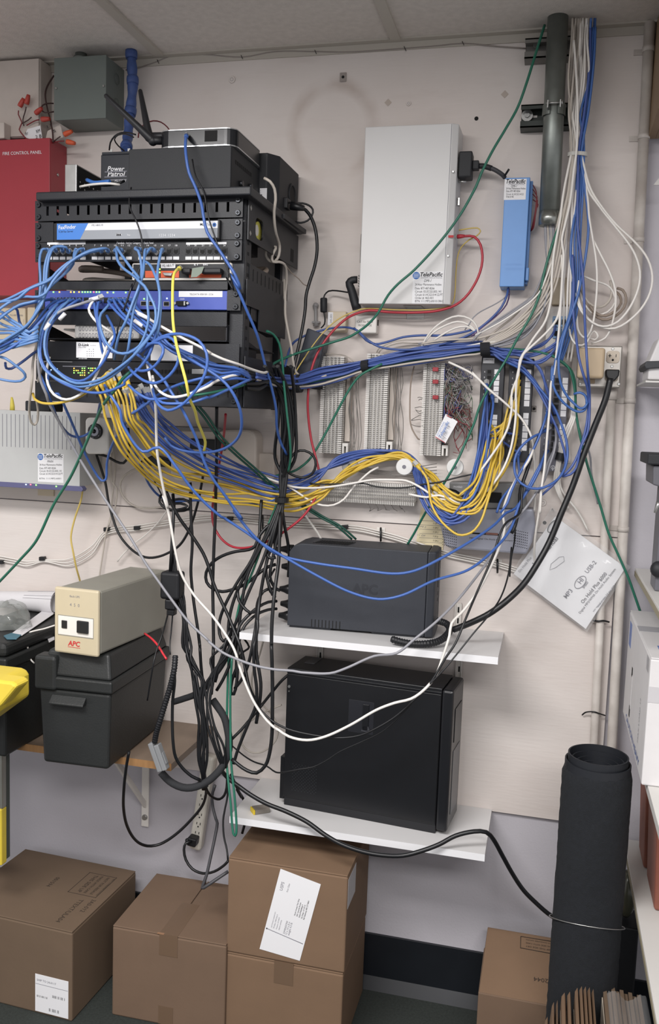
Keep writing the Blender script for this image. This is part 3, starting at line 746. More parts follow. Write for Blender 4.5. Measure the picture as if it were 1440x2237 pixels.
# router with antennas
rx0, rx1 = P(346, 300, .38).x, P(514, 300, .38).x; rz0 = AMPZ + .001; rz1 = P(470, 280, .38).z
def slab(x0, x1, y0, y1, z0, z1, r, n=6):
    pts = []
    for cx, cy, a0 in ((x1 - r, y1 - r, 0), (x0 + r, y1 - r, 90), (x0 + r, y0 + r, 180), (x1 - r, y0 + r, 270)):
        for k in range(n + 1): a = math.radians(a0 + 90 * k / n); pts.append(V((cx + r * math.cos(a), cy + r * math.sin(a), z0)))
    return MB().prism(pts, (0, 0, z1 - z0))
t = thing('antenna_router', 'black rounded router with silver rims and two antennas, topmost on the stack', 'router', ((rx0 + rx1) / 2, -.3, rz0))
part(t, 'body', slab(rx0, rx1, -.382, -.20, rz0 + .003, rz1 - .002, .024), mat('gloss_black_plastic', (24, 26, 30), .25), .001)
M_chrome = mat('silver_trim', (196, 198, 200), .25, .8)
part(t, 'rim', slab(rx0 - .0005, rx1 + .0005, -.3825, -.1995, rz0 + .0005, rz0 + .003, .0245), M_chrome); part(t, 'rim', slab(rx0 - .0005, rx1 + .0005, -.3825, -.1995, rz1 - .002, rz1, .0245), M_chrome)
c = P(463, 297, .382); part(t, 'face_window', MB().box(c.x - .016, c.x + .012, -.3828, -.382, c.z - .011, c.z + .011), M_dark)
for pa, pb, d0, d1, in (((331, 305), (229, 207), .37, .40), ((325, 296), (306, 196), .33, .31)):
    a, b = P(*pa, d0), P(*pb, d1); n_ = (b - a).normalized()
    an = part(t, 'antenna', MB().tube([a - n_ * .006, a, a + (b - a) * .25, a + (b - a) * .98, b], [.0085, .0095, .0078, .0048, .003], 12), M_blackp)
    part(an, 'antenna_hinge', MB().cyl(a - V((.004, 0, .002)), V((rx0 + .004, a.y + .004, a.z - .002)), .0085, n=14).ball(a - n_ * .004, .0105), M_blackp)
c = P(412, 297, .3825)
# black box with round port behind
zb = ZTOP + .0005
x0, x1, x2 = P(553, 400, .20).x, P(583, 400, .20).x, P(602, 400, .20).x
zt = P(585, 333, .20).z; xe = P(648, 430, .03).x
t = thing('subwoofer', 'black speaker box with round port at the back of the rack top', 'speaker', ((x0 + xe) / 2, -.1, zb))
pl = [V((x0 - .06, -.20, zb)), V((x1, -.20, zb)), V((x2, -.17, zb)), V((xe, -.015, zb)), V((x0 - .06, -.015, zb))]
part(t, 'cabinet', MB().prism(pl, (0, 0, zt - zb)), M_blackm, .003)
d_ = (V((xe, -.015, 0)) - V((x2, -.17, 0))).normalized(); nr = V((d_.y, -d_.x, 0))
c = V((x2, -.17, 0)) + d_ * .10; c.z = zb + (zt - zb) * .50
mb = MB().cyl(c, c + nr * .001, .025, n=28); part(t, 'port', mb, M_dark); part(t, 'port_ring', MB().ring(c + nr * .001, nr, .026, .003, 28, 8), M_blackm)
c = V((x1 - .008, -.2005, zb + .03)); part(t, 'sticker', MB().box(x1 - .016, x1 + .001, -.2008, -.2002, zb + .022, zb + .052), M_paper)
text(t, 'CLASS 2', (x1 - .014, -.2012, zb + .03), (0, 0, 1), (-1, 0, 0), M_inkg, width=.018)
# power connector at its side
c = P(618, 452, .10); 
lab = 'black cord bowing from the plug on the speaker box down the right of the rack'
extra(lab, 'plug', MB().box(P(604, 440, .1).x, P(636, 440, .1).x, -.13, -.10, P(620, 461, .1).z, P(620, 438, .1).z), M_blackp, .002)
a, b = P(636, 449, .115), P(664, 455, .115); extra(lab, 'strain_relief', MB().tube([a, a + (b - a) * .5, b], [.0105, .009, .0065], 12), M_rubber)
# thick box and slab at rack right side
a = P(640, 497, .03)
single('bracket_bar', 'flat black bar sticking out at the right of the rack top shelf', 'bracket', MB().prism([V((RX1 + .030, -.20, ZTOP - .006)), V((RX1 + .034, -.03, ZTOP - .006)), V((RX1 + .010, -.03, ZTOP - .006)), V((RX1 + .012, -.20, ZTOP - .006))][::-1], (0, 0, -.010)), M_rack)
# yellow tape roll seen through the bracket hole
M_ytape = mat('pale_yellow_tape', (214, 206, 96), 0.5, var=.05)
c = V((RX1 - .030, -RD + .105, RZ1 - .085)); t = thing('tape_roll', 'roll of yellow tape seen through the oval hole in the rack side', 'tape', (c.x, c.y, c.z))
mb = MB().cyl(c + V((.006, 0, .035)), c + V((.03, 0, .035)), .021, n=24); part(t, 'roll', mb, M_ytape); part(t, 'core', MB().cyl(c + V((.0061, -.012, .035)), c + V((.0305, -.012, .035)), .012, n=20), M_white)
# gear hanging off the rack's right side, below
a = P(534, 612, .26); 
t = thing('media_converter', 'black slotted metal box fixed behind the right rail, upper of two', 'network box', P(570, 660, .2))
x0, x1 = P(541, 630, .30).x, P(609, 630, .10).x
def skew(xa, ya, xb, yb, z0, z1, th=.0):
    return MB().prism([V((xa, ya, z0)), V((xb, yb, z0)), V((xb - .03, yb, z0)), V((xa - .03, ya, z0))], (0, 0, z1 - z0))
mb = MB().box(RX1 - .03, RX1 + .0055, -.36, -.08, P(560, 655, .1).z, P(600, 618, .1).z); mb.m = 1
for k in range(9): mb.box(RX1 + .0055, RX1 + .006, -.34 + .028 * k, -.337 + .028 * k, P(560, 650, .1).z, P(600, 625, .1).z)
part(t, 'case', mb, [M_black, M_dark])
z1_, z0_ = P(560, 668, .15).z, P(560, 735, .15).z
t = thing('media_converter', 'black metal box with slanted end behind the right rail, lower of two', 'network box', (RX1, -.2, z0_))
part(t, 'case', MB().prism([V((RX1 - .03, -.34, z0_ + .02)), V((RX1 - .03, -.34, z1_)), V((RX1 - .03, -.09, z1_)), V((RX1 - .03, -.09, z0_ + .012)), V((RX1 - .03, -.13, z0_))], (.034, 0, 0)), M_black, .001)
# ---------------------------------------------------------------- boxes on the wall, left middle and centre
def sticker(parent, x0, y0, x1, y1, d, lines, m=None, th=.0004, globe=False):
    """paper sticker with rows: (text, fraction from top of the baseline, left fraction, right fraction, capital px, kwargs)"""
    a, b, c = P(x0, y0, d), P(x1, y0, d), P(x0, y1, d)
    st = part(parent, 'sticker', MB().box(a.x, b.x, -d - th, -d, c.z, a.z), m or M_paper)
    h = y1 - y0; w = x1 - x0
    for s, f, l, r, cap, k in lines:
        k = dict(k); mt = k.pop('m', M_ink)
        if s == '-':
            p, q = P(x0 + w * l, y0 + h * f, d), P(x0 + w * r, y0 + h * f, d)
            part(st, 'printed_line', MB().box(p.x, q.x, -d - th - .0003, -d - th, p.z - .0004, p.z + .0004), mt)
        elif s == 'o':
            p = P(x0 + w * l, y0 + h * f, d); part(st, 'globe_logo', MB().cyl(p + NW * th, p + NW * (th + .0003), cap, n=22), mt)
            mb = MB()
            for q in (-.4, 0, .4): mb.box(p.x - cap * .75, p.x + cap * .75, p.y - th - .0006, p.y - th - .0003, p.z + cap * q - cap * .06, p.z + cap * q + cap * .06)
            part(st, 'globe_lines', mb, M_paper)
        else:
            text_px(st, s, x0 + w * l, y0 + h * f, x0 + w * r, y0 + h * f, d + th + .0003, mt, hpx=cap, **k)
    return st
TP = lambda code: [('o', .13, .10, 0, .0085, {'m': M_blueink}), ('TelePacific', .155, .23, .97, 9, {'bold': .02, 'shear': .2}), ('COMMUNICATIONS', .22, .25, .95, 3, {'m': M_inkg}),
    (code, .33, .36, .60, 6, {'shear': .25, 'm': M_ink}), ('24 Hour Maintenance Hotline', .44, .06, .93, 5, {}), ('Data: 877-487-8266', .56, .06, .70, 5, {}),
    ('Circuit: 05.ECGS.005.141', .66, .06, .92, 5, {}), ('Circuit: 61.HCGS.014122.PT', .76, .06, .97, 5, {}), ('Order #: 465-001', .86, .06, .66, 5, {}), ('BTN: 111.MP2.6001013861', .96, .06, .97, 5, {})]
# big off-white telephone system box
M_tbox = mat('off_white_enamel', (204, 203, 202), 0.38, var=0.02, scale=6)
D = .085
X0, X1, Z0, Z1 = -.4645, -.2435, 1.7875, 2.1955
t = thing('telecom_cabinet', 'tall off-white telecom box on the wall right of the rack', 'telecom box', ((X0 + X1) / 2, -D / 2, Z0))
mb = MB().prism([(X0, -.0005, Z0), (X0, -D, Z0), (X1 - .016, -D, Z0), (X1 - .002, -D + .008, Z0), (X1, -.0005, Z0)], (0, 0, Z1 - Z0))
part(t, 'shell', mb, M_tbox, .002)
part(t, 'front_seam', MB().box(X1 - .0185, X1 - .0175, -D - .0004, -D, Z0 + .002, Z1 - .002), M_inkg)
sticker(t, 903, 593, 969, 663, D, TP('DMI-1'))
a, b = P(980, 514, D), P(991, 519, D); part(t, 'red_tag', MB().box(a.x, b.x, -D - .0006, -D, b.z, a.z), M_redink)
for px, py in ((979, 559), (990, 375)):
    mb = MB(); screw(mb, P(px, py, D), NW, .0028, .0012); part(t, 'case_screw', mb, M_steel)
for (xa, ya, xb, yb, up) in ((901, 263, 944, 272, 1), (887, 664, 925, 687, -1)):
    a, b = P(xa, ya, .02), P(xb, yb, .02)
    mb = MB()
    if up > 0: mb.box(a.x, b.x, -.05, -.0005, Z1 + .0005, Z1 + .002).box(a.x, b.x, -.002, -.0005, Z1, Z1 + .016)
    else: mb.box(a.x, b.x, -.06, -.0005, Z0 - .002, Z0 - .0005).box(a.x, b.x, -.002, -.0005, Z0 - .026, Z0)
    part(t, 'mounting_bracket', mb, M_steel, .0006)
# connectors on its sides
M_cgry = mat('cable_grey', (140, 140, 143), .5)
z = P(1010, 365, .05).z
lab = 'grey stub of cable with black sleeve from the multi-pin plug to the light blue box'
extra(lab, 'plug', MB().box(X1 + .0005, X1 + .031, -.072, -.03, P(1010, 392, .05).z, P(1010, 336, .05).z), M_blackm, .003)
extra(lab, 'plug_collar', MB().box(X1 + .031, X1 + .046, -.062, -.040, P(1040, 372, .05).z, P(1040, 353, .05).z), M_blackm, .002)
for zz in (P(1010, 334, .05).z, P(1010, 397, .05).z): extra(lab, 'thumb_screw', MB().cyl((X1 + .0, -.05, zz), (X1 + .018, -.05, zz), .0032, n=10), M_steel)
extra(lab, 'black_sleeve', MB().tube(wire_px([(1044, 363, 5), (1058, 363, 5.2), (1070, 366, 5.4)] and [(1044, 363, .05), (1058, 363, .052), (1074, 368, .054)]), .0062, 12), M_blackm)
single('bnc_socket', 'small metal socket midway down the right side of the telecom box', 'socket', MB().box(X1 + .0003, X1 + .006, -.055, -.042, P(1003, 450, .05).z, P(1003, 432, .05).z), M_steel, bevel=.001)
a, b = P(782, 514, .04), P(782, 578, .04)
single('side_socket', 'narrow dark socket on the left side of the telecom box', 'socket', MB().box(X0 - .0065, X0 - .0004, -.06, -.025, b.z, a.z), M_blackm, bevel=.002)
a = P(779, 612, .055)
pth = spline([P(781, 611, .06), P(770, 612, .062), P(763, 618, .062), P(766, 628, .06), P(770, 640, .058), P(774, 655, .056), P(780, 675, .055)])
lab = 'thin black cord through the ferrite core into the plug at the telecom box'
extra(lab, 'plug', MB().tube(pth, [.0085 + .003 * (i / len(pth)) for i in range(len(pth))], 12), M_blackm)
for k in range(5):
    c = V((X0 - .003, -.058, P(780, 603 + k * 5.5, .058).z)); extra(lab, 'connector_stud', MB().cyl(c, c + V((-.004, -.004, 0)), .002, n=8), M_steel)
# blue box with sticker
M_bbox = mat('light_blue_plastic', (98, 146, 206), .42, var=.02)
D = .06
xa, xb, za, zb = P(1099, 390, D).x, P(1156, 390, D).x, P(1125, 626, D).z, P(1125, 388, D).z
xa = (P(1101, 388, D).x + P(1094.5, 625, D).x) / 2 ; xb = (P(1156, 388, D).x + P(1147.5, 626, D).x) / 2
t = thing('surge_protector', 'light blue upright line protector box on the wall left of the big pipe', 'line protector', ((xa + xb) / 2, -D / 2, za))
part(t, 'body', MB().box(xa, xb, -D, -.0005, za, zb), M_bbox, .0015)
part(t, 'side_flange', MB().box(xb, xb + .006, -.035, -.0005, za + .01, zb - .002), M_bbox, .001)
part(t, 'clip', MB().box(xb + .0005, xb + .009, -.05, -.02, za + .015, za + .045), M_bbox, .002)
sticker(t, 1103, 392, 1151, 437, D, [('TelePacific', .19, .06, .94, 9, {'bold': .02, 'shear': .2}), ('COMMUNICATIONS', .27, .15, .9, 2.5, {'m': M_inkg}), ('DMI-1', .38, .28, .55, 5, {'shear': .25}),
    ('24 Hour Maintenance Hotline', .48, .06, .94, 4, {}), ('Data: 877-487-8266', .61, .06, .7, 4, {}), ('Circuit: 61.HCGS.14122', .76, .06, .85, 4, {}), ('Order #: 465', .88, .06, .4, 4, {})])
text_px(t, 'DO NOT REMOVE', 1105, 580, 1140, 580, D + .0003, M_bbox, hpx=5); text_px(t, 'SURGE PROTECTION', 1104, 590, 1142, 590, D + .0003, M_bbox, hpx=5)
for k in range(4):
    w = [P(1162 + k, 400 + 12 * k, .03), P(1172 + k * 1.4, 420 + 9 * k, .035), P(1170 + k, 455, .035), P(1166, 480 + 6 * k, .03), P(1160, 505, .02)]
    single('thin_wire', 'dark red wires looping at the right edge of the light blue box', 'wire', MB().tube(spline(w), .0011, 5), M_wred, group='red wires at the blue box')
# small jack boxes under the telecom box
t = thing('wall_jack', 'beige wall jack box left of the white one below the telecom box', 'wall jack', P(735, 725, .02))
a, b = P(717, 680, .028), P(755, 725, .028); part(t, 'body', MB().box(a.x, b.x, -.028, -.0005, b.z, a.z), M_ivory, .003)
a2, b2 = P(717, 682, .0284), P(727, 710, .0284); part(t, 'paper_label', MB().box(a2.x, b2.x, -.0286, -.028, b2.z, a2.z), M_paper)
text(t, '245-001', (P(725, 706, .029).x, -.029, P(725, 706, .029).z), (0, 0, 1), (-1, 0, 0), M_inkg, width=.022)
t = thing('wall_jack', 'white wall jack box with black printed capitals below the telecom box', 'wall jack', P(800, 728, .02))
a, b = P(776, 688, .03), P(822, 728, .03); part(t, 'body', MB().box(a.x, b.x, -.03, -.0005, b.z, a.z), M_white, .003)
part(t, 'side_slot', MB().box(b.x, b.x + .0006, -.02, -.008, b.z + .02, b.z + .034), M_dark)
text_px(t, 'CAT.5e FEED', 780, 705, 815, 705, .0304, M_ink, hpx=4.6); text_px(t, 'FROM MPOE', 783, 713, 812, 713, .0304, M_ink, hpx=4.6)
# screw anchor toggle hanging at left of them
t = thing('plastic_anchor', 'clear grey plastic wall anchor stuck beside the beige jack', 'wall anchor', P(691, 712, .01))
M_clear = mat('cloudy_clear_plastic', (170, 168, 168), .35, alpha=.75)
part(t, 'body', MB().tube([P(688, 668, .008), P(690, 680, .012), P(690, 698, .012), P(691, 712, .01)], [.006, .004, .004, .008], 10).ball(P(690, 667, .008), .007).box(P(683, 700, .01).x, P(699, 700, .01).x, -.016, -.002, P(690, 706, .01).z, P(690, 702, .01).z), M_clear)
# ferrite core
a, b = P(707.5, 651, .03), P(707.5, 682, .03)
lab = 'thin black cord through the ferrite core into the plug at the telecom box'
extra(lab, 'ferrite_core', MB().tube([a, a + (b - a) * .06, a + (b - a) * .94, b], [.0075, .0088, .0088, .0075], 16), M_blackm)
# black wedge shaped box near the rack
D = .07
mb = MB().prism([P(671, 716, D), P(711, 731, D), P(706, 760, D), P(693, 815, D), P(660, 826, D), P(640, 826, D), P(650, 790, D)], (0, .05, 0))
t = thing('phone_holder', 'dark grey slanted plastic holder on the wall between rack and punch-down blocks', 'holder', P(675, 826, D))
part(t, 'body', mb, mat('dark_slate_plastic', (58, 62, 72), .5), .004)
a, b = P(680, 822, .06), P(699, 850, .06); part(t, 'foot', MB().box(a.x, b.x + .004, -.06, -.0005, b.z, a.z), M_blackm, .002)

# ---------------------------------------------------------------- left middle: beige system box, camera
M_beige = mat('pale_grey_cabinet', (186, 187, 186), .5, var=.02)
D = .12
X0, X1, Z0, Z1 = rect(-190, 905, 174, 1052, D)
Z1 = P(120, 900, D).z; Z0 = P(100, 1058, D).z
t = thing('phone_system_cabinet', 'pale grey wall cabinet with a long row of upright vents at the left edge', 'phone system', ((X0 + X1) / 2, -D / 2, Z0))
n = 40
mb = MB().box(X0, X1, -D, -.0005, Z0, Z1); mb.m = 1
zv1, zv0 = P(60, 906, D).z, P(60, 978, D).z
for k in range(18):
    px = 164.5 - k * 9.35
    c = P(px, 940, D); mb.box(c.x - .0009, c.x + .0009, -D - .0003, -D, zv0, zv1)
part(t, 'case', mb, [M_beige, M_inkg], .003)
sticker(t, 83, 990, 139, 1052, D, TP('MAIN')[:-2] + [('BTN: 111.MP2.6001', .92, .06, .9, 4, {})])
M_purp = mat('slate_violet_plastic', (92, 92, 128), .45)
zb0 = P(100, 1069, D).z
a = P(181, 1058, D)
part(t, 'light_bar', MB().prism([(X0, -D - .002, Z0), (X0, -D - .002, zb0), (a.x - .002, -D - .002, zb0), (a.x + .002, -D - .002, zb0 + .006), (a.x - .004, -D - .002, Z0)], (0, .02, 0)), M_purp, .001)
for px, py, m_ in ((57, 1058.5, M_ledw), (67, 1058.5, M_ledr), (79, 1059.5, M_ledg), (123, 1062.5, M_ledg)): leds(t, [(px, py, m_)], D + .0022, .0016)
a, b = P(62, 1066, .05), P(97, 1087, .05)
single('adhesive_pad', 'beige paper pad stuck on the wall under the pale grey cabinet', 'pad', MB().box(a.x, b.x, -.004, -.0005, b.z, a.z), M_ivory)
t = thing('wire_nut', 'yellow wire nut standing upright on top of the pale grey wall cabinet', 'wire nut', P(28, 895, .08))
M_ynut = mat('yellow_plastic', (206, 190, 78), .5)
c = P(27, 893, .08); c.z = Z1
part(t, 'cone', MB().tube([c, c + V((0, 0, .012)), c + V((-.001, 0, .028)), c + V((-.002, 0, .035))], [.0065, .0062, .004, .0025], 10), M_ynut)
# cream boxes behind the blue cables at left
M_cr2 = mat('aged_cream_plastic', (204, 190, 164), .55, var=.04)
a, b = P(-30, 672, .04), P(55, 745, .04)
t = thing('bell_box', 'aged cream plastic box on the wall below the red panel, behind blue cables', 'telephone box', P(20, 745, .02))
part(t, 'body', MB().box(a.x, b.x, -.04, -.0005, b.z, a.z), M_cr2, .004)
a, b = P(-30, 695, .045), P(50, 720, .045); part(t, 'window', MB().box(P(21, 690, .04).x, P(52, 690, .04).x, -.0412, -.04, P(30, 715, .04).z, P(30, 697, .04).z), M_ivory)
text_px(t, 'PULL HERE TO OPEN', 22, 690, 50, 691, .0405, M_inkg, hpx=4)
a, b = P(59, 671, .04), P(78, 742, .04)
single('bell_box', 'narrow cream box with a dark label right of the aged cream box', 'telephone box', MB().box(a.x, b.x, -.04, -.0005, b.z, a.z), M_cr2, bevel=.003)
# security camera
M_camw = mat('camera_white_plastic', (208, 206, 202), .4)
D = .13
t = thing('security_camera', 'small white camera with a black ringed lens beside the pale grey cabinet', 'camera', P(215, 990, .1))
def px_rounded(x0, y0, x1, y1, r, d):
    o = []
    for cx, cy, a0 in ((x1 - r, y0 + r, -90), (x1 - r, y1 - r, 0), (x0 + r, y1 - r, 90), (x0 + r, y0 + r, 180)):
        for k in range(6): a = math.radians(a0 + 18 * k); o.append(P(cx + r * math.cos(a), cy + r * math.sin(a), d))
    return o
part(t, 'body', MB().prism(px_rounded(186, 912, 238, 992, 9, D), (0, .026, 0)), M_camw, .004)
c = P(209, 942, D)
part(t, 'lens_ring', MB().cyl(c, c + NW * .006, .0205, .019, 32), M_blackp)
part(t, 'lens_bezel', MB().cyl(c + NW * .006, c + NW * .009, .0135, .012, 28), mat('lens_grey', (150, 152, 165), .3))
part(t, 'lens', MB().ball(c + NW * .008, .0062), mat('lens_black', (10, 10, 14), .08))
for k in range(6):
    q = c + V((math.cos(k * PI / 3 + .3), 0, math.sin(k * PI / 3 + .3))) * .0165; part(t, 'infrared_led', MB().cyl(q + NW * .0055, q + NW * .0072, .0016, n=8), M_inkg)
part(t, 'arm', MB().cyl(P(232, 965, D - .03), P(244, 962, .002), .006, n=12), M_camw)
# beige rounded box under the rack
D = .06
t = thing('key_cabinet', 'rounded beige plastic box on the wall under the rack, behind hanging cords', 'wall box', P(470, 1045, .03))
M_bg2 = mat('soft_beige_plastic', (198, 188, 178), .5)
part(t, 'body', MB().prism(px_rounded(372, 938, 560, 1052, 22, D), (0, D - .001, 0)), M_bg2, .006)
a, b = P(410, 958, .08), P(488, 985, .08); part(t, 'dark_display', MB().box(a.x, b.x, -.066, -.0602, b.z, a.z), M_blackm, .002)
a, b = P(372, 930, .07), P(482, 944, .07); part(t, 'top_bar', MB().box(a.x, b.x, -.075, -.061, b.z, a.z), mat('mid_grey_plastic', (128, 126, 126), .5), .003)
t = thing('key_cabinet', 'smaller beige box stepping down right of the rounded beige box', 'wall box', P(580, 1050, .02))
part(t, 'body', MB().prism(px_rounded(556, 990, 600, 1050, 12, .035), (0, .034, 0)), M_bg2, .004)
# black tape dispenser shaped adapter behind yellow cables
single('power_adapter', 'black power adapter behind the yellow cables under the rack', 'power adapter', MB().prism([P(308, 1008, .05), P(330, 995, .05), P(372, 1006, .05), P(370, 1022, .05), P(318, 1016, .05)], (0, .04, 0)), M_blackp, bevel=.003)

# ---------------------------------------------------------------- punch-down blocks
M_blk = mat('block_white_plastic', (214, 211, 206), .5, var=.02); M_clip = mat('tin_clip', (172, 170, 170), .35, .5)
M_grv = mat('block_grey_shadow_plastic', (150, 148, 146), .6)
def punch_block(label, x0, x1, z0, z1, d=.05, rows=50, vertical=True, caps=None):
    t = thing('punch_down_block', label, 'punch-down block', ((x0 + x1) / 2, -d / 2, z0), group=None)
    if vertical: L0, L1, W0, W1 = z0, z1, x0, x1
    else: L0, L1, W0, W1 = x0, x1, z0, z1
    def bx(mb, w0, w1, y0, y1, l0, l1):
        if vertical: mb.box(w0, w1, y0, y1, l0, l1)
        else: mb.box(l0, l1, y0, y1, w0, w1)
    w = W1 - W0; fw = w * .17; st = (L1 - L0) / rows
    mb = MB(); bx(mb, W0 + fw, W1 - fw, -d * .75, -.0005, L0, L1); mb.m = 1
    for c in range(4):
        wc = W0 + fw + (w - 2 * fw) * (c + .5) / 4
        for k in range(rows):
            l = L0 + st * (k + .5)
            mb.m = 0; bx(mb, wc - w * .055, wc + w * .055, -d * .86, -d * .75, l - st * .30, l + st * .16)
            mb.m = 1; bx(mb, wc - w * .030, wc + w * .030, -d * .96, -d * .86, l - st * .22, l + st * .06)
    part(t, 'block', mb, [M_blk, M_clip])
    for side in (0, 1):
        a, b = (W0, W0 + fw) if side == 0 else (W1 - fw, W1)
        mb = MB(); bx(mb, a + fw * .25, b - fw * .25, -d * .45, -.0005, L0, L1)
        for k in range(rows):
            l = L0 + st * (k + .5); bx(mb, a, b, -d * .95, -d * .44, l - st * .34, l + st * .34)
        part(t, 'fanning_strip', mb, M_blk)
    for l in (L0 - .002, L1 + .002):
        mb = MB(); bx(mb, W0 + fw * .8, W1 - fw * .8, -d * .7, -.0005, min(l, l + (.004 if l < L0 else -.004)), max(l, l + (.004 if l < L0 else -.004))); 
    return t, st, fw
def xz(x0, y0, x1, y1, d): 
    a, b = P(x0, y0, d), P(x1, y1, d); return a.x, b.x, b.z, a.z
blocks = []
for lab, xl, xr, yt, yb in [('white punch-down block with mostly empty clips, leftmost of the three upright blocks', 699, 748, 778, 991),
                            ('white punch-down block, middle of the three upright blocks under the blue trunk', 798, 845, 772, 988),
                            ('white upright punch-down block with three red caps on its clips', 921, 967, 792, 996)]:
    dd = .05
    xm0 = P(xl, (yt + yb) / 2, dd).x; xm1 = P(xr, (yt + yb) / 2, dd).x
    t, st, fw = punch_block(lab, xm0, xm1, P((xl + xr) / 2, yb, dd).z, P((xl + xr) / 2, yt, dd).z); blocks.append((t, xm0, xm1))
    # stand-off bracket behind, with slotted foot at lower right
    zf = P(xr, yb, dd).z
    mb = MB().box(xm1 + .0006, xm1 + .014, -.016, -.0005, zf + .03, P(xr, yt, dd).z - .01)
    part(t, 'mounting_bracket', mb, M_bg2)
    fx0, fx1 = xm1 + .002, xm1 + .017
    mb = MB().box(fx0, fx0 + .005, -.045, -.0005, zf, zf + .018).box(fx1 - .005, fx1, -.045, -.0005, zf, zf + .018).box(fx0, fx1, -.045, -.0005, zf + .018, zf + .026)
    part(t, 'bracket_foot', mb, M_blk, .0006)
t, xm0, xm1 = blocks[2]
for yy in (807, 834, 868):
    c = P(952, yy, .052); part(t, 'red_cap', MB().box(c.x - .0068, c.x + .0068, -.058, -.049, c.z - .0048, c.z + .0048), mat('dark_red_cap', (150, 28, 40), .4), .001)
a, b = P(707, 1054, .05), P(906, 1103, .05)
zt, zb = P(806, 1054, .05).z, P(806, 1100, .05).z
t, st, fw = punch_block('white punch-down block mounted lengthwise below the upright blocks', P(708, 1078, .05).x, P(906, 1085, .05).x, zb, zt, vertical=False, rows=50)

# vertical patch panels
M_panel = mat('black_panel_plastic', (32, 33, 40), .42); M_pgrey = mat('grey_panel_steel', (92, 92, 102), .45, var=.04)
def vpanel(label, xl, xr, yt, yb, m, lab_x, lab_cols, port_x, nport, d=.035, tab=True):
    xm0, xm1 = P(xl, (yt + yb) / 2, d).x, P(xr, (yt + yb) / 2, d).x; xc = (xl + xr) / 2
    z0, z1 = P(xc, yb, d).z, P(xc, yt, d).z
    t = thing('wall_patch_panel', label, 'patch panel', ((xm0 + xm1) / 2, -d / 2, z0))
    part(t, 'frame', MB().box(xm0, xm1, -d, -.0005, z0, z1), m, .0015)
    def fx(px): return xm0 + (xm1 - xm0) * (px - xl) / (xr - xl)
    wl = .0062
    for (ya, yb_, nn) in lab_cols:
        za, zb_ = P(xc, ya, d).z, P(xc, yb_, d).z
        for k in range(nn):
            h = (za - zb_) / nn
            part(t, 'port_label', MB().box(fx(lab_x) - wl, fx(lab_x) + wl, -d - .0008, -d, za - h * (k + 1) + .0008, za - h * k - .0008), M_paper)
            cz = za - h * (k + .5)
            for q in (-.25, .25) if nport == 2 else (0,):
                zc = cz + q * h; w = .0066; hh = min(.0062, h * .42 if nport == 1 else h * .2)
                mb = MB().box(fx(port_x) - w, fx(port_x) + w, -d - .0025, -d, zc - hh, zc + hh); mb.m = 1; mb.box(fx(port_x) - w * .6, fx(port_x) + w * .7, -d - .0029, -d - .0025, zc - hh * .7, zc + hh * .7)
                part(t, 'port', mb, [M_blackp, M_dark])
            text(t, str(nn - k), V((fx(xl + 7), -d - .0004, cz - .002)), (1, 0, 0), (0, 0, 1), M_inkw, height=.004)
    return t, fx
t, fx = vpanel('black upright patch panel with a white name label at its top, right of the red-capped block', 1047, 1098, 777, 1003, M_panel, 1082, ((806, 880, 6), (905, 976, 6)), 1065, 1)
a, b = P(1056, 782, .0354), P(1080, 794, .0354); n_ = part(t, 'name_label', MB().box(a.x, b.x, -.036, -.0352, b.z, a.z), M_paper); text_px(n_, 'SUPERSTACK', 1058, 787, 1078, 787, .0364, M_ink, hpx=3)
text_px(t, 'CAT 5', 1048, 996, 1060, 996, .0356, M_inkw, hpx=4)
t, fx = vpanel('black upright patch panel in the middle of the three, fed by yellow cables', 1108, 1161, 783, 1010, M_panel, 1150, ((806, 888, 6), (901, 985, 6)), 1132, 1)
part(t, 'side_clip', MB().box(fx(1158), fx(1166), -.03, -.001, P(1160, 992, .03).z, P(1160, 979, .03).z), M_steel)
t, fx = vpanel('grey metal upright patch panel at the right, fed by blue cables', 1184, 1238, 800, 1030, M_pgrey, 1230, ((824, 910, 6), (925, 990, 5)), 1213, 1)
c = P(1208, 1021, .0355); part(t, 'round_symbol', MB().ring(c, NW, .0042, .0007, 20, 5), M_inkw); part(t, 'round_symbol', MB().box(c.x - .0006, c.x + .0006, -.0362, -.0355, c.z - .008, c.z + .002), M_inkw)
# white mounting board behind the panels
a, b = P(1036, 745, .002), P(1252, 1112, .002)
# white spools (wire guide mushrooms)
M_spool = mat('glossy_white_spool', (222, 222, 220), .3)
for lab, x, y, tilt in [('white wire spool with dark hub, second from left, under the middle punch-down block', 883, 1020, 0),
                        ('white wire spool under the red-capped block, crossed by the green cable', 994, 1021, 0),
                        ('white wire spool mostly covered by the blue and yellow bundle, leftmost', 764, 1017, 1)]:
    c = P(x, y, .075); t = thing('wire_spool', lab, 'wire spool', P(x, y + 16, .03))
    part(t, 'stem', MB().cyl(V((c.x, -.0005, c.z)), V((c.x, -.07, c.z)), .006, n=16), M_spool)
    n = 32; mb = MB(); R, r = .0205, .0048
    part(t, 'cap', MB().tube([V((c.x, -.066, c.z)), V((c.x, -.068, c.z)), V((c.x, -.072, c.z)), V((c.x, -.0745, c.z))], [.019, .0205, .0205, .0185], 36), M_spool)
    part(t, 'hub', MB().cyl(V((c.x, -.0744, c.z)), V((c.x, -.0752, c.z)), r, n=18), M_inkg)
a, b = P(693, 1012, .02), P(775, 1030, .02)
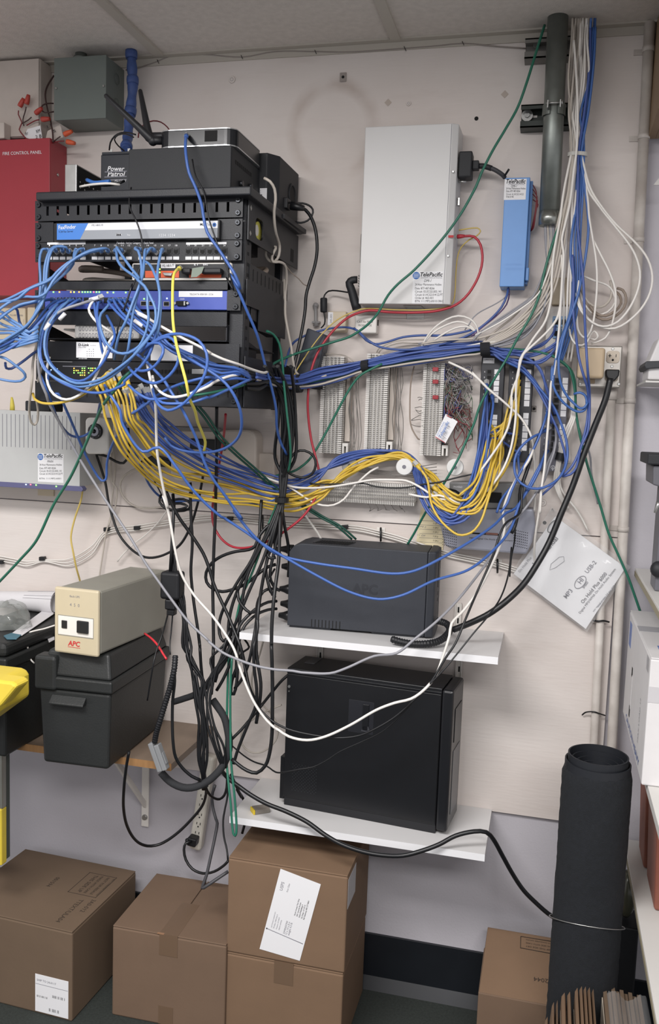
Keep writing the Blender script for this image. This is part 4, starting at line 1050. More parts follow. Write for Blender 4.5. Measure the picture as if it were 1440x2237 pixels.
# tangle of cross-connect wires right of the third block
rnd = random.Random(4); wires = MB(); cm = [mat('crossconnect_grey', (150, 146, 146), .6), mat('crossconnect_violet', (90, 96, 150), .6), mat('crossconnect_green', (96, 118, 96), .6), mat('crossconnect_red', (138, 60, 66), .6), mat('crossconnect_brown', (120, 100, 90), .6)]
def clampy(v): return V((v.x, min(v.y, -.004), v.z))
for k in range(150):
    wires.m = rnd.choice([0, 0, 0, 1, 2, 4]) ; y0 = rnd.uniform(795, 900); x0 = rnd.uniform(972, 1000)
    pts = [(967, rnd.uniform(800, 985), .03)]
    x, y = x0, y0
    for q in range(rnd.randint(4, 6)):
        x = min(1032, max(972, x + rnd.uniform(-16, 20))); y = min(990, max(795, y + rnd.uniform(-16, 32)))
        pts.append((x, y, rnd.uniform(.008, .055)))
    if y > 900 and rnd.random() < .7: wires.m = rnd.choice([3, 3, 4, 0])
    wires.tube([clampy(v) for v in spline([P(*p) for p in pts], .012)], .0009, 4, caps=False)
single('cross_connect_wires', 'snarl of hair-thin coloured wires right of the red-capped punch-down block', 'wires', wires, cm, kind='stuff')
# handwritten card hanging in the tangle
mb = MB().prism([P(950, 955, .065), P(974, 904, .068), P(1000, 921, .072), P(973, 969, .07)], (0, .0008, 0))
t = thing('paper_tag', 'white tag with slanted blue handwriting on the red-capped punch-down block', 'tag', P(972, 969, .07)); part(t, 'card', mb, M_paper)
o = P(964, 957, .0715); u_ = (P(985, 916, .0735) - o).normalized(); u_.y = 0; u_.normalize(); v_ = V((-u_.z, 0, u_.x))
if v_.z < 0: v_ = -v_
yo = V((0, -.003, 0))
text(t, 'Telepacific', o + yo, u_, v_, M_blueink, width=.043, shear=.2, bold=.01)
text(t, 'tag No. 14', P(968, 962, .0725) + yo, u_, v_, M_inkg, width=.038)
text(t, 'DO NOT MOVE', P(957, 952, .0725) + yo, u_, v_, M_blueink, width=.036)
for q0, q1 in (((951, 954), (972, 967)), ((976, 907), (987, 913))):
    a, b = P(*q0, .0735), P(*q1, .0735); part(t, 'red_stripe', MB().tube([a, b], .0009, 5), M_redink)
# silver on-hold audio box
M_silv = mat('silver_plastic', (150, 152, 164), .38, .15, var=.02); M_gun = mat('gunmetal_plastic', (116, 116, 116), .42)
D = .06
t = thing('audio_player', 'silver on-hold audio box with dotted speaker corners under the patch panels', 'audio player', P(1060, 1210, .03))
lo = [(958, 1112), (1166, 1112), (1170, 1150), (1163, 1185), (1150, 1211), (1130, 1210), (985, 1198), (972, 1192), (962, 1150)]
part(t, 'lower_body', MB().prism([P(x, y, D) for x, y in lo], (0, D - .001, 0)), M_silv, .005)
up = [(982, 1053), (1148, 1056), (1150, 1111), (982, 1111)]
part(t, 'upper_body', MB().prism([P(x, y, D - .002) for x, y in up], (0, D - .003, 0)), M_gun, .003)
a, b = P(1032, 1073, D - .001), P(1095, 1099, D - .001); part(t, 'display', MB().box(a.x, b.x, -D + .0, -D + .0018, b.z, a.z), M_dark)
a, b = P(1032, 1163, D), P(1090, 1170, D); part(t, 'slot', MB().box(a.x, b.x, -D - .0012, -D, b.z, a.z), M_dark)
a, b = P(1062, 1163, D), P(1088, 1169, D); part(t, 'card', MB().box(a.x, b.x, -D - .0022, -D - .0012, b.z, a.z), mat('red_brown_card', (126, 84, 74), .5))
dots = MB()
for i in range(8):
    for j in range(7):
        for ox, oy, sl in ((1124, 1158, .9), (969, 1156, .9)):
            x, y = ox + i * 4.1 - j * .3, oy + j * 5.6 + i * sl
            if x > 1160: continue
            c = P(x, y, D); dots.cyl(c + NW * .0, c + NW * .0007, .0011, n=6)
part(t, 'speaker_holes', dots, M_dark)
text_px(t, 'MP3 Digital On-Hold Audio System', 1026, 1177, 1120, 1183, D + .0004, M_ink, hpx=4)
text_px(t, 'ON HOLD', 990, 1065, 1010, 1066, D - .0012, M_inkw, hpx=4)
# handwritten chart on the wall
M_manila = mat('manila_paper', (216, 204, 170), .75, var=.03)
t = thing('paper_chart', 'yellowed ruled list taped to the wall left of the silver audio box', 'paper', P(940, 1205, .002))
part(t, 'sheet', MB().prism([P(920, 1110, .0025), P(972, 1118, .0025), P(968, 1208, .0025), P(907, 1200, .0025)], (0, .001, 0)), M_manila)
for k in range(7): text_px(t, ['JM RANCH', 'DMI 2', 'LINE', '11 DF', 'FAX', '11 DF 25', 'SPARE'][k], 914 - k * .6, 1142 + k * 9.3, 931 - k * .5, 1144 + k * 9.5, .0029, M_inkg, hpx=4, shear=.2) if k % 2 else None
for k in range(6): text_px(t, ['11 DF 1', '11 DF 2', '11 DF 3', '11 DF 25', '11 DF 4', '1'][k], 946, 1145 + k * 9.3, 957 if k < 5 else 948, 1146 + k * 9.6, .0029, M_ink, hpx=4, shear=.2)
for k in range(8):
    a, b = P(916, 1137 + k * 9.3, .0027), P(967, 1139 + k * 9.5, .0027); part(t, 'ruled_line', MB().tube([a, b], .0004, 4), M_inkg)
# ---------------------------------------------------------------- lower centre: shelves, battery backup, computer
M_mel = mat('white_melamine', (206, 205, 205), .42, var=.03, scale=5)
M_edge = mat('melamine_edge', (226, 226, 228), .4)
def shelf(label, x0, x1, zt, th, dep):
    t = thing('wall_shelf', label, 'shelf', ((x0 + x1) / 2, -dep / 2, zt - th))
    part(t, 'board', MB().box(x0, x1, -dep + .001, -.0006, zt - th, zt), M_mel)
    part(t, 'edge_band', MB().box(x0, x1, -dep, -dep + .001, zt - th, zt), M_edge)
    return t
US, UZ, UD = (-.688, -.082), .9995, .246
LS, LZ = (-.7015, -.0865), .540
us = shelf('white wall shelf carrying the charcoal battery backup', *US, UZ, .0165, UD)
ls = shelf('white wall shelf carrying the black computer tower', *LS, LZ, .0165, UD)
def std(label, x, z0, z1):
    t = thing('shelf_standard', label, 'shelf track', (x, -.006, z0))
    mb = MB().box(x - .008, x - .006, -.012, -.0006, z0, z1).box(x + .006, x + .008, -.012, -.0006, z0, z1).box(x - .008, x + .008, -.003, -.0006, z0, z1)
    part(t, 'track', mb, M_white)
    mb = MB(); z = z0 + .012
    while z < z1 - .015: mb.box(x - .002, x + .002, -.0034, -.003, z, z + .014); z += .028
    part(t, 'slots', mb, M_dark); return t
p = P(1001, 1345, .005); std('white slotted shelf track above the upper shelf, right of the battery backup', p.x, UZ + .0005, P(1001, 1318, .005).z)
p = P(1003, 1460, .005); std('white slotted shelf track between the two white shelves at right', p.x, LZ + .0005, UZ - .017)
p = P(700, 1420, .005); std('white slotted shelf track between the two white shelves at left, behind the computer', p.x, LZ + .0005, UZ - .017)
# dark battery backup
M_ups = mat('charcoal_plastic', (46, 49, 56), .55, bump=.12, bscale=900, var=.04)
yawU = math.radians(6)
o = PZ(627, 1371, UZ); q = PZ(926, 1396, UZ)
d_ = (q - o); yawU = math.atan2(d_.y, d_.x); Lw = d_.length
# keep the front edge on the shelf
M0 = Matrix.Translation(o) @ Matrix.Rotation(yawU, 4, 'Z')
hU = .0
a = P(640, 1186, -o.y); hU = a.z - UZ
t = thing('battery_backup', 'charcoal battery backup standing sideways on the upper white shelf', 'battery backup', o, yawU)
dU = min(.135, .0)
depU = .125
mb = MB(M0)
r = .022
pf = [V((0, 0, .006)), V((Lw, 0, .006)), V((Lw, 0, hU - .004)), V((Lw - .0, 0, hU - .002)), V((.03, 0, hU)), V((.012, 0, hU - .006)), V((0, 0, hU - .022))]
mb.prism(pf, (0, depU, 0)); part(t, 'case', mb, M_ups, .007, seg=3)
mb = MB(M0); mb.prism([V((Lw + .0005, -.001, .003)), V((Lw + .020, .006, .003)), V((Lw + .024, .03, .003)), V((Lw + .024, depU - .02, .003)), V((Lw + .016, depU, .003)), V((Lw + .0005, depU, .003))], (0, 0, hU - .004)); part(t, 'front_bezel', mb, M_ups, .004)
mb = MB(M0)
for k in range(3): pass
part(t, 'button', MB(M0).box(Lw + .0238, Lw + .0255, .035, .075, hU - .09, hU - .03), M_blackp, .002)
for zz in (.12, .105): part(t, 'button', MB(M0).box(Lw + .0238, Lw + .025, .045, .06, hU - zz - .006, hU - zz + .002), M_blackp, .001)
mb = MB(M0)
for k in range(9): x = Lw * .18 + k * Lw * .026; mb.box(x, x + .0022, -.0004, .002, .007, .026)
part(t, 'foot_vents', mb, M_dark)
mb = MB(M0)
for k in range(14): x = Lw * .16 + k * Lw * .019; mb.prism([V((x, .02, hU + .0002)), V((x + .0022, .02, hU + .0002)), V((x + .014, .075, hU + .0002)), V((x + .0118, .075, hU + .0002))], (0, 0, .0005))
part(t, 'top_vents', mb, M_dark)
text(t, 'APC', M0 @ V((Lw * .47, -.0006, hU * .47)), M0.to_3x3() @ V((1, 0, 0)), V((0, 0, 1)), mat('charcoal_emboss', (44, 46, 52), .4), width=.062, bold=.03)
part(t, 'foot', MB(M0).box(.004, Lw * .32, .008, depU - .01, 0.0003, .0066), M_ups); part(t, 'foot', MB(M0).box(Lw * .62, Lw - .002, .008, depU - .01, 0.0003, .0066), M_ups)
# plugs at its left end belong to their cords
for lab, px, py, k in (('black cord from the topmost battery backup plug, curling under it', 617, 1200, 0), ('black cord swinging out left in a wide loop from the second battery backup plug', 617, 1240, 1), ('black cord from the third battery backup plug down behind the shelf', 615, 1287, 0), ('black cord from the fourth battery backup plug bending down left', 614, 1322, 1), ('black cord from the lowest battery backup plug bending down left', 614, 1345, 0)):
    zc = P(px, py, .12).z; base = M0 @ V((-.0006, .045 + .015 * k, zc - UZ)); ax = M0.to_3x3() @ V((-1, 0, 0))
    extra(lab, 'plug', MB().tube([base, base + ax * .012, base + ax * .02, base + ax * .032], [.0125, .0125, .009, .006], 12), M_rubber)
# black computer tower
o = PZ(608, 1758, LZ); q = PZ(975, 1829, LZ); d_ = q - o; yawP = math.atan2(d_.y, d_.x); LP = d_.length
zt = P(622, 1458, -o.y).z; hP = zt - LZ
M1 = Matrix.Translation(o) @ Matrix.Rotation(yawP, 4, 'Z'); depP = min(.175, -o.y - .02)
M_pc = mat('black_computer_steel', (16, 17, 21), .38, var=.08, scale=40)
M_pcp = mat('black_computer_plastic', (22, 23, 27), .3)
t = thing('computer_tower', 'black computer tower lying with its side panel outward on the lower white shelf', 'computer', o, yawP)
rear, fr = .012, LP - .028
part(t, 'case', MB(M1).box(rear, fr, .003, depP, .022, hP), M_pc, .002)
part(t, 'side_panel', MB(M1).box(rear + .001, fr - .001, 0, .0028, .028, hP - .014), M_pc, .0012)
part(t, 'front_bezel', MB(M1).box(fr + .0005, LP, .001, depP, .010, hP - .002), M_pcp, .006)
part(t, 'base', MB(M1).box(rear, fr, .006, depP, .0003, .0215), M_pcp, .002)
part(t, 'rear_flange', MB(M1).box(0, rear - .0003, .006, depP, .015, .125), M_pc, .001)
part(t, 'top_lip', MB(M1).box(rear, fr, .0005, .006, hP - .0125, hP - .008), M_pcp, .0008)
part(t, 'top_hatch', MB(M1).box(.035, .062, .06, .12, hP, hP + .0012), mat('dull_grey_pad', (92, 92, 95), .6), .0005)
lx, lz = LP * .41, hP * .78
part(t, 'latch_recess', MB(M1).box(lx, lx + .064, -.0006, .0, lz - .058, lz + .022), mat('recess_black', (36, 37, 42), .3), .0003)
part(t, 'latch_handle', MB(M1).box(lx + .036, lx + .052, -.0036, -.0006, lz - .05, lz + .016), M_pcp, .0015)
part(t, 'latch_lip', MB(M1).prism([V((lx + .034, -.0006, lz - .052)), V((lx + .058, -.0006, lz - .052)), V((lx + .052, -.0006, lz - .038)), V((lx + .04, -.0006, lz - .038))], M1.to_3x3() @ V((0, -.004, 0)) if False else (0, -.003, 0)), mat('dark_grey_latch', (60, 61, 66), .35))
for zz in (hP - .046, hP - .058): part(t, 'panel_screw', MB(M1).cyl((rear + .008, 0, zz), (rear + .008, -.0022, zz), .0035 if zz > hP - .05 else .0018, n=12), M_steel)
mb = MB(M1)
for i in range(16):
    for j in range(17):
        if (i + j) % 2 == 0: mb.box(.035 + i * .0042, .0368 + i * .0042, -.0003, .0, .045 + j * .0042, .0468 + j * .0042)
part(t, 'side_grille', mb, mat('grille_grey', (44, 46, 50), .5))
part(t, 'drive_bay', MB(M1).box(LP, LP + .0015, .03, depP - .02, hP * .62, hP * .85), M_pcp, .001); part(t, 'drive_bay', MB(M1).box(LP, LP + .0012, .03, depP - .02, hP * .12, hP * .56), mat('silver_bay', (96, 98, 102), .35, .4), .001)
# grey and yellow adapter on the shelf
o = PZ(563, 1775, LZ)
t = thing('cable_adapter', 'small grey adapter with a yellow end lying on the lower white shelf', 'adapter', o, math.radians(38))
M2 = WM[t.name]
part(t, 'body', MB(M2).box(-.010, .028, -.012, .016, .0004, .012), mat('warm_grey_plastic', (122, 116, 108), .5), .001)
part(t, 'yellow_end', MB(M2).box(-.0145, -.0103, -.011, .015, .0004, .0115), mat('yellow_connector', (214, 186, 40), .45), .0008)

# ---------------------------------------------------------------- lower left: wooden shelf, battery box, cream backup
M_wood = mat('raw_wood_edge', (150, 112, 72), .6, var=.15, scale=12, stretch=(6, 1, 1)); M_woodt = mat('grey_brown_board', (122, 106, 92), .5, var=.06, scale=10, stretch=(4, 1, 1))
WZ, WT, WD = .667, .018, .28
t = thing('wall_shelf', 'brown wooden wall shelf under the black battery box at lower left', 'shelf', (-1.1, -.14, WZ - WT))
WX1 = -.842
part(t, 'board', MB().box(-2.0, WX1, -WD + .002, -.0006, WZ - WT, WZ), M_woodt, .0008); part(t, 'front_edge', MB().box(-2.0, WX1, -WD, -WD + .002, WZ - WT, WZ), M_wood)
def bracket(label, px):
    x = P(px, 1760, .004).x; zb = P(px, 1806, .004).z
    b = thing('shelf_bracket', label, 'shelf bracket', (x, -.1, zb))
    pts = [V((x, -.0006, WZ - WT - .0004))]
    part(b, 'wall_leg', MB().box(x - .011, x + .011, -.005, -.0006, zb, WZ - WT - .0005), M_white, .002)
    part(b, 'shelf_leg', MB().box(x - .011, x + .011, -.24, -.005, WZ - WT - .005, WZ - WT - .0005), M_white, .001)
    part(b, 'brace', MB().prism([V((x - .004, -.005, zb + .055)), V((x - .004, -.005, zb + .075)), V((x - .004, -.20, WZ - WT - .005)), V((x - .004, -.22, WZ - WT - .005))], (.008, 0, 0)), M_white, .001)
    part(b, 'bolt', MB().cyl((x, -.005, zb + .028), (x, -.009, zb + .028), .0085, .007, 20), M_steel)
bracket('white steel bracket with a big bolt under the wooden shelf', 317)
# battery box (black moulded)
M_bbx = mat('moulded_black_plastic', (36, 38, 38), .5, bump=.2, bscale=250, var=.06)
zb = WZ + .0004
def onp(x, y, z): return PZ(x, y, z)
o = onp(93, 1665, zb); q = onp(237, 1683, zb)
yawB = math.radians(10)
# box corner near bottom right is (237,1683); front-left bottom (93,1660)
d_ = q - o; yawB = math.atan2(d_.y, d_.x); wB = d_.length
M3 = Matrix.Translation(o) @ Matrix.Rotation(yawB, 4, 'Z')
zr = P(246, 1515, -q.y).z; zlid = P(240, 1432, -q.y).z
hr = zr - zb; depB = min(.345, -o.y - .035); hl = zlid - zb
t = thing('battery_box', 'big black lidded battery box on the wooden shelf at lower left', 'battery box', o, yawB)
def taper(M, x0, x1, y0, y1, z0, z1, i):
    m = MB(M); return m.add([(x0 + i, y0 + i, z0), (x1 - i, y0 + i, z0), (x1 - i, y1 - i, z0), (x0 + i, y1 - i, z0), (x0, y0, z1), (x1, y0, z1), (x1, y1, z1), (x0, y1, z1)], [(0, 3, 2, 1), (4, 5, 6, 7), (0, 1, 5, 4), (1, 2, 6, 5), (2, 3, 7, 6), (3, 0, 4, 7)])
part(t, 'tub', taper(M3, -.006, wB + .006, -.006, depB, 0, hr - .001, .007), M_bbx, .008, seg=3)
part(t, 'lid_rim', MB(M3).box(-.012, wB + .012, -.012, depB + .006, hr, hr + .030), M_bbx, .005)
part(t, 'lid_top', taper(M3, .0, wB, .0, depB - .006, hr + .030, hr + .030, 0) if False else MB(M3).add([(-.008, -.008, hr + .03), (wB + .008, -.008, hr + .03), (wB + .008, depB, hr + .03), (-.008, depB, hr + .03), (.012, .008, hl), (wB - .004, .008, hl), (wB - .004, depB - .02, hl), (.012, depB - .02, hl)], [(0, 3, 2, 1), (4, 5, 6, 7), (0, 1, 5, 4), (1, 2, 6, 5), (2, 3, 7, 6), (3, 0, 4, 7)]), M_bbx, .007, seg=3)
part(t, 'lid_corner', MB(M3).box(-.014, .042, -.016, .03, hr - .004, hl - .012), M_bbx, .008, seg=3)
part(t, 'handle_lip', MB(M3).prism([V((.025, -.006, hr - .018)), V((.115, -.006, hr - .018)), V((.115, -.020, hr - .032)), V((.025, -.020, hr - .032)), V((.025, -.022, hr - .036)), V((.025, -.006, hr - .036))][0:0] or [V((.028, -.0065, hr - .014)), V((.028, -.024, hr - .030)), V((.028, -.024, hr - .034)), V((.028, -.0065, hr - .032))], (M3.to_3x3().inverted() @ (M3.to_3x3() @ V((.088, 0, 0))))), M_bbx, .002)
ZLID = zb + hl
# cream battery backup on it
M_crm = mat('cream_abs_plastic', (192, 180, 153), .45, var=.02); M_gst = mat('grey_green_steel', (142, 140, 130), .48, var=.05, scale=14)
zu = ZLID + .0004
o = onp(118, 1424, zu); q = onp(214, 1437, zu); d_ = q - o; yawC = math.atan2(d_.y, d_.x) ; wC = d_.length
M4 = Matrix.Translation(o) @ Matrix.Rotation(yawC, 4, 'Z')
hC = P(119, 1281, -o.y).z - zu
t = thing('battery_backup', 'old cream fronted battery backup resting on the black battery box', 'battery backup', o, yawC)
part(t, 'case', MB(M4).box(.002, wC - .002, .012, .33, .003, hC - .002), M_gst, .006)
part(t, 'front', MB(M4).box(0, wC, 0, .0115, 0, hC), M_crm, .005)
f0, f1 = hC * .285, hC * .57
part(t, 'control_panel', MB(M4).box(wC * .10, wC * .89, -.0012, 0, f0, f1), M_white, .0006)
part(t, 'panel_frame', MB(M4).box(wC * .09, wC * .90, -.0006, 0, f0 - .002, f1 + .002), M_gst)
part(t, 'switch', MB(M4).box(wC * .19, wC * .31, -.004, -.0012, f0 + .016, f1 - .010), M_blackp, .001)
part(t, 'rocker', MB(M4).box(wC * .55, wC * .80, -.007, -.0012, f0 + .010, f1 - .006), M_blackp, .0015)
ux = M4.to_3x3() @ V((1, 0, 0))
text(t, 'Back-UPS', M4 @ V((wC * .36, -.0004, hC * .865)), ux, V((0, 0, 1)), M_inkg, width=wC * .22)
text(t, '4  5  0', M4 @ V((wC * .36, -.0004, hC * .73)), ux, V((0, 0, 1)), M_inkg, width=wC * .22)
text(t, 'APC', M4 @ V((wC * .32, -.0004, hC * .13)), ux, V((0, 0, 1)), M_redink, width=wC * .28, bold=.03, shear=.15)
part(t, 'red_underline', MB(M4).box(wC * .32, wC * .60, -.0004, 0, hC * .105, hC * .112), M_redink)
mb = MB(M4)
# second black box further left with papers and a bag on it
cr = PZ(12, 1655, zb); dl = -cr.y
ztb = P(21, 1408, dl).z; xe_ = cr.x
t = thing('battery_box', 'second black lidded battery box at the left edge under papers and a clear bag', 'battery box', (xe_ - .09, -dl / 2, zb))
part(t, 'tub', MB().box(xe_ - .185, xe_, -dl, -.014, zb, ztb - .066), M_bbx, .006); part(t, 'lid_rim', MB().box(xe_ - .192, xe_ + .007, -dl - .007, -.008, ztb - .065, ztb - .035), M_bbx, .005)
part(t, 'lid_top', MB().box(xe_ - .186, xe_ + .002, -dl - .002, -.012, ztb - .035, ztb), M_bbx, .012, seg=3)
M_sheet = mat('white_sheet', (214, 212, 214), .6)
pa, pb = V((xe_ - .24, -.045, ztb + .026)), V((P(124, 1290, .05).x, -.05, ztb + .032))
t = thing('paper_roll', 'loose roll of white printed sheets lying on the left black box', 'paper roll', (pa + pb) / 2)
rl = [pa.lerp(pb, k / 8) for k in range(9)]
part(t, 'sheet', MB().tube(rl, [.022 + .0012 * k for k in range(9)], 26, caps=False), M_sheet)
part(t, 'inner_turn', MB().tube(rl[2:-1] + [pb - V((.001, 0, 0))], [.018 + .0014 * k for k in range(7)], 22, caps=False), M_sheet)
mb = MB()
for th in (.5, .8, 1.6):
    nrm = V((0, -math.cos(th), math.sin(th))); mb.tube([rl[4] + nrm * .0272, pb + nrm * .0319], .0004, 4)
part(t, 'printed_lines', mb, M_inkg)
zl = ztb + .002
t = thing('leaflet', 'white printed leaflet with a blue corner beside the clear bag', 'leaflet', onp(60, 1370, zl))
part(t, 'sheet', MB().prism([onp(25, 1385, zl), onp(48, 1389, zl), onp(117, 1342, zl + .004), onp(115, 1319, zl + .006)], (0, 0, .0012)), M_sheet)
lu = onp(110, 1332, zl + .006) - onp(45, 1378, zl + .004)
text(t, 'see instructions', onp(47, 1378, zl + .006), lu, V((-lu.y, lu.x, 0)), M_inkg, width=.05); text(t, 'before use', onp(60, 1374, zl + .006), lu, V((-lu.y, lu.x, 0)), M_inkg, width=.03)
part(t, 'blue_corner', MB().prism([onp(8, 1390, zl), onp(25, 1384, zl), onp(47, 1388, zl), onp(36, 1397, zl), onp(15, 1397, zl)], (0, 0, .0018)), mat('teal_blue_print', (70, 112, 128), .5))
M_bag = mat('clear_film', (168, 172, 168), .1, alpha=.36, spec=.8)
rnd = random.Random(9); n, k = 30, 12; c = onp(18, 1368, ztb); c.z += .003; mb = MB(); vs = []; fs = []
ph_ = [rnd.uniform(0, 6) for q in range(6)]
for i in range(k + 1):
    ph = (PI / 2) * i / k
    for j in range(n):
        th = 2 * PI * j / n; rr = 1 + .10 * math.sin(3 * th + ph_[0] + 2 * ph) + .07 * math.sin(5 * th + ph_[1] - 4 * ph) + .05 * math.sin(9 * th + 7 * ph + ph_[2])
        vs.append(c + V((.062 * math.cos(ph) * math.cos(th) * rr, .060 * math.cos(ph) * math.sin(th) * rr, max(0, .058 * math.sin(ph) * rr))))
for i in range(k):
    for j in range(n): fs.append((i * n + j, i * n + (j + 1) % n, (i + 1) * n + (j + 1) % n, (i + 1) * n + j))
mb.add(vs, fs, True)
single('plastic_bag', 'crumpled clear plastic bag with dark things inside on the left black box', 'plastic bag', mb, M_bag)
for i, (dx, dy, s_) in enumerate(((.0, .0, .018), (-.032, .01, .014), (.026, .012, .012))):
    single('bagged_part', ['dark lump in the middle of the clear bag', 'dark lump at left in the clear bag', 'dark lump at right in the clear bag'][i], 'spare part', MB().ball(c + V((dx, dy, s_ * .75)), s_ * 1.3, s_, s_ * .75), M_blackp)
# white lead and slip of paper by the cream backup
mb = MB().prism([onp(98, 1378, ZLID - .03), onp(118, 1368, ZLID - .03), onp(119, 1398, ZLID - .03), onp(107, 1404, ZLID - .03)], (0, 0, .0008))
single('paper_slip', 'small white slip of paper tucked left of the cream battery backup', 'paper', mb, M_sheet)
# yellow stepladder top at left edge
M_yel = mat('yellow_moulded_plastic', (214, 190, 66), .42, var=.03)
M_alu = mat('brushed_aluminium', (176, 176, 168), .35, .8)
ZY = 0
yd = .56
xr = P(66, 1462, yd - .10).x; zt = P(50, 1457, yd - .10).z; zm = P(60, 1530, yd).z; zl = P(2, 1600, yd).z
t = thing('stepladder', 'yellow topped stepladder with silver rail at the left edge of the photo', 'stepladder', (xr - .09, -yd, 0))
sec = [V((xr - .0, -yd, zt - .014)), V((xr - .006, -yd, zt - .004)), V((xr - .02, -yd, zt)), V((xr - .30, -yd, zt)), V((xr - .30, -yd, zl)), V((xr - .070, -yd, zl)), V((xr + .001, -yd, P(71, 1536, yd - .05).z))]
part(t, 'top_cap', MB().prism(sec, (0, .10, 0)), M_yel, .008, seg=3)
sec2 = [V((P(26, 1490, yd + .05).x, -yd - .05, P(30, 1491, yd + .05).z)), V((xr - .32, -yd - .05, P(30, 1489, yd + .05).z)), V((xr - .32, -yd - .05, P(0, 1570, yd + .05).z)), V((P(0, 1545, yd + .05).x, -yd - .05, P(0, 1545, yd + .05).z)), V((P(38, 1500, yd + .05).x, -yd - .05, P(41, 1500, yd + .05).z))]
part(t, 'tray', MB().prism(sec2, (0, .049, 0)), M_yel, .006)
dr_ = .33
zs0 = P(5, 1886, dr_).z
part(t, 'rail', MB().box(P(-12, 1650, dr_).x, P(9.5, 1640, dr_).x, -dr_ - .010, -dr_ + .010, P(6, 1765, dr_).z, P(6, 1597, dr_).z), M_alu, .004)
part(t, 'rail_top', MB().prism([V((P(-12, 1650, dr_).x, -yd + .02, zl + .02)), V((P(9, 1650, dr_).x, -yd + .02, zl + .02)), V((P(9, 1650, dr_).x, -dr_, P(6, 1600, dr_).z)), V((P(-12, 1650, dr_).x, -dr_, P(6, 1600, dr_).z))], (0, 0, -.012)), M_alu)
part(t, 'rear_rail', MB().box(P(10, 1680, dr_ - .03).x, P(22, 1680, dr_ - .03).x, -dr_ + .012, -dr_ + .03, zs0 + .004, zl - .02), mat('dark_grey_rail', (70, 76, 72), .5), .002)
part(t, 'foot', MB().box(P(-20, 1800, dr_).x, P(9.5, 1800, dr_).x, -dr_ - .012, -dr_ + .011, zs0, P(6, 1764, dr_).z), M_yel, .003)
part(t, 'front_rail', MB().box(xr - .30, xr - .28, -yd - .0, -yd + .03, 0.0003, zl + .005), M_alu, .003)
part(t, 'brace', MB().box(xr - .28, P(-11, 1800, dr_).x, -dr_ - .008, -dr_ + .008, P(6, 1800, dr_).z - .01, P(6, 1800, dr_).z + .01).box(xr - .30, xr - .28, -yd + .03, -dr_ + .008, P(6, 1800, dr_).z - .01, P(6, 1800, dr_).z + .01), M_alu)
# ---------------------------------------------------------------- power strip
M_strip = mat('ivory_white_strip', (206, 202, 192), .45)
a, b = P(446, 1722, .03), P(427, 1850, .03)
ax = (b - a); ax.y = 0; L_ = ax.length; ax.normalize(); sx = V((-ax.z, 0, ax.x)); sx = sx if sx.x > 0 else -sx
t = thing('power_strip', 'off-white power strip hanging upright on the lower wall', 'power strip', P(428, 1860, .03))
a0 = P(452, 1660, .03); c = (a0 + b) / 2; hl_ = (b - a0).length / 2 + .01; c.y = -.0165
part(t, 'body', MB().obox(c, sx * .0175, ax * hl_, V((0, .016, 0))), M_strip, .008, seg=3)
for k in range(6):
    p = b - ax * (.012 + k * .027); p.y = -.033
    mb = MB()
    for dx, dz, w, h in ((-.005, .004, .0009, .0032), (.005, .004, .0009, .0032)): mb.obox(p + sx * dx - ax * dz, sx * w, ax * h, V((0, .0004, 0)))
    mb.cyl(p + ax * .005, p + ax * .005 + NW * .0005, .0022, n=10)
    part(t, 'outlet', mb, M_dark)
p = P(422, 1836, .045)
lab = 'black cord from the black plug in the power strip curving to the stacked boxes'
extra(lab, 'plug', MB().obox(p, sx * .013, ax * .012, V((0, .0145, 0))), M_rubber, .004); extra(lab, 'strain_relief', MB().tube([p - sx * .010 + NW * .006, p - sx * .018 + ax * .003 + NW * .005], [.008, .0055], 10), M_rubber)
# ---------------------------------------------------------------- cardboard boxes
def cardboard(name, c, seed=0):
    return mat(name, c, .82, var=.05, scale=9, bump=.12, bscale=90)
M_c1 = cardboard('brown_cardboard', (104, 86, 69)); M_c2 = cardboard('tan_cardboard', (111, 90, 73)); M_c3 = cardboard('warm_cardboard', (119, 95, 74))
M_ptape = mat('clear_brown_tape', (108, 88, 71), .3); M_bprint = mat('faded_box_print', (52, 42, 34), .8); M_glint = mat('painted_tape_glint', (150, 116, 90), .18)
def carton(label, o, yaw, w, dp, h, m, seam='y', tape=True):
    t = thing('cardboard_box', label, 'cardboard box', o, yaw); M = WM[t.name]; g = .0015
    part(t, 'body', MB(M).box(0, w, 0, dp, 0, h - .004), m, .004)
    if seam is None: part(t, 'flap', MB(M).box(.001, w - .001, .001, dp - .001, h - .0038, h), m, .0012)
    elif seam == 'y':
        part(t, 'flap', MB(M).box(.001, w / 2 - g, .001, dp - .001, h - .0038, h), m, .0012); part(t, 'flap', MB(M).box(w / 2 + g, w - .001, .001, dp - .001, h - .0038, h), m, .0012)
        if tape: part(t, 'tape', MB(M).box(w / 2 - .024, w / 2 + .024, -.0006, dp * .55, h, h + .0004).box(w / 2 - .024, w / 2 + .024, -.0008, -.0002, h - .055, h), M_ptape)
    else:
        part(t, 'flap', MB(M).box(.001, w - .001, .001, dp / 2 - g, h - .0038, h), m, .0012); part(t, 'flap', MB(M).box(.001, w - .001, dp / 2 + g, dp - .001, h - .0038, h), m, .0012)
        if tape: part(t, 'tape', MB(M).box(-.0006, w + .0006, dp / 2 - .024, dp / 2 + .024, h, h + .0004), M_ptape)
    return t, M
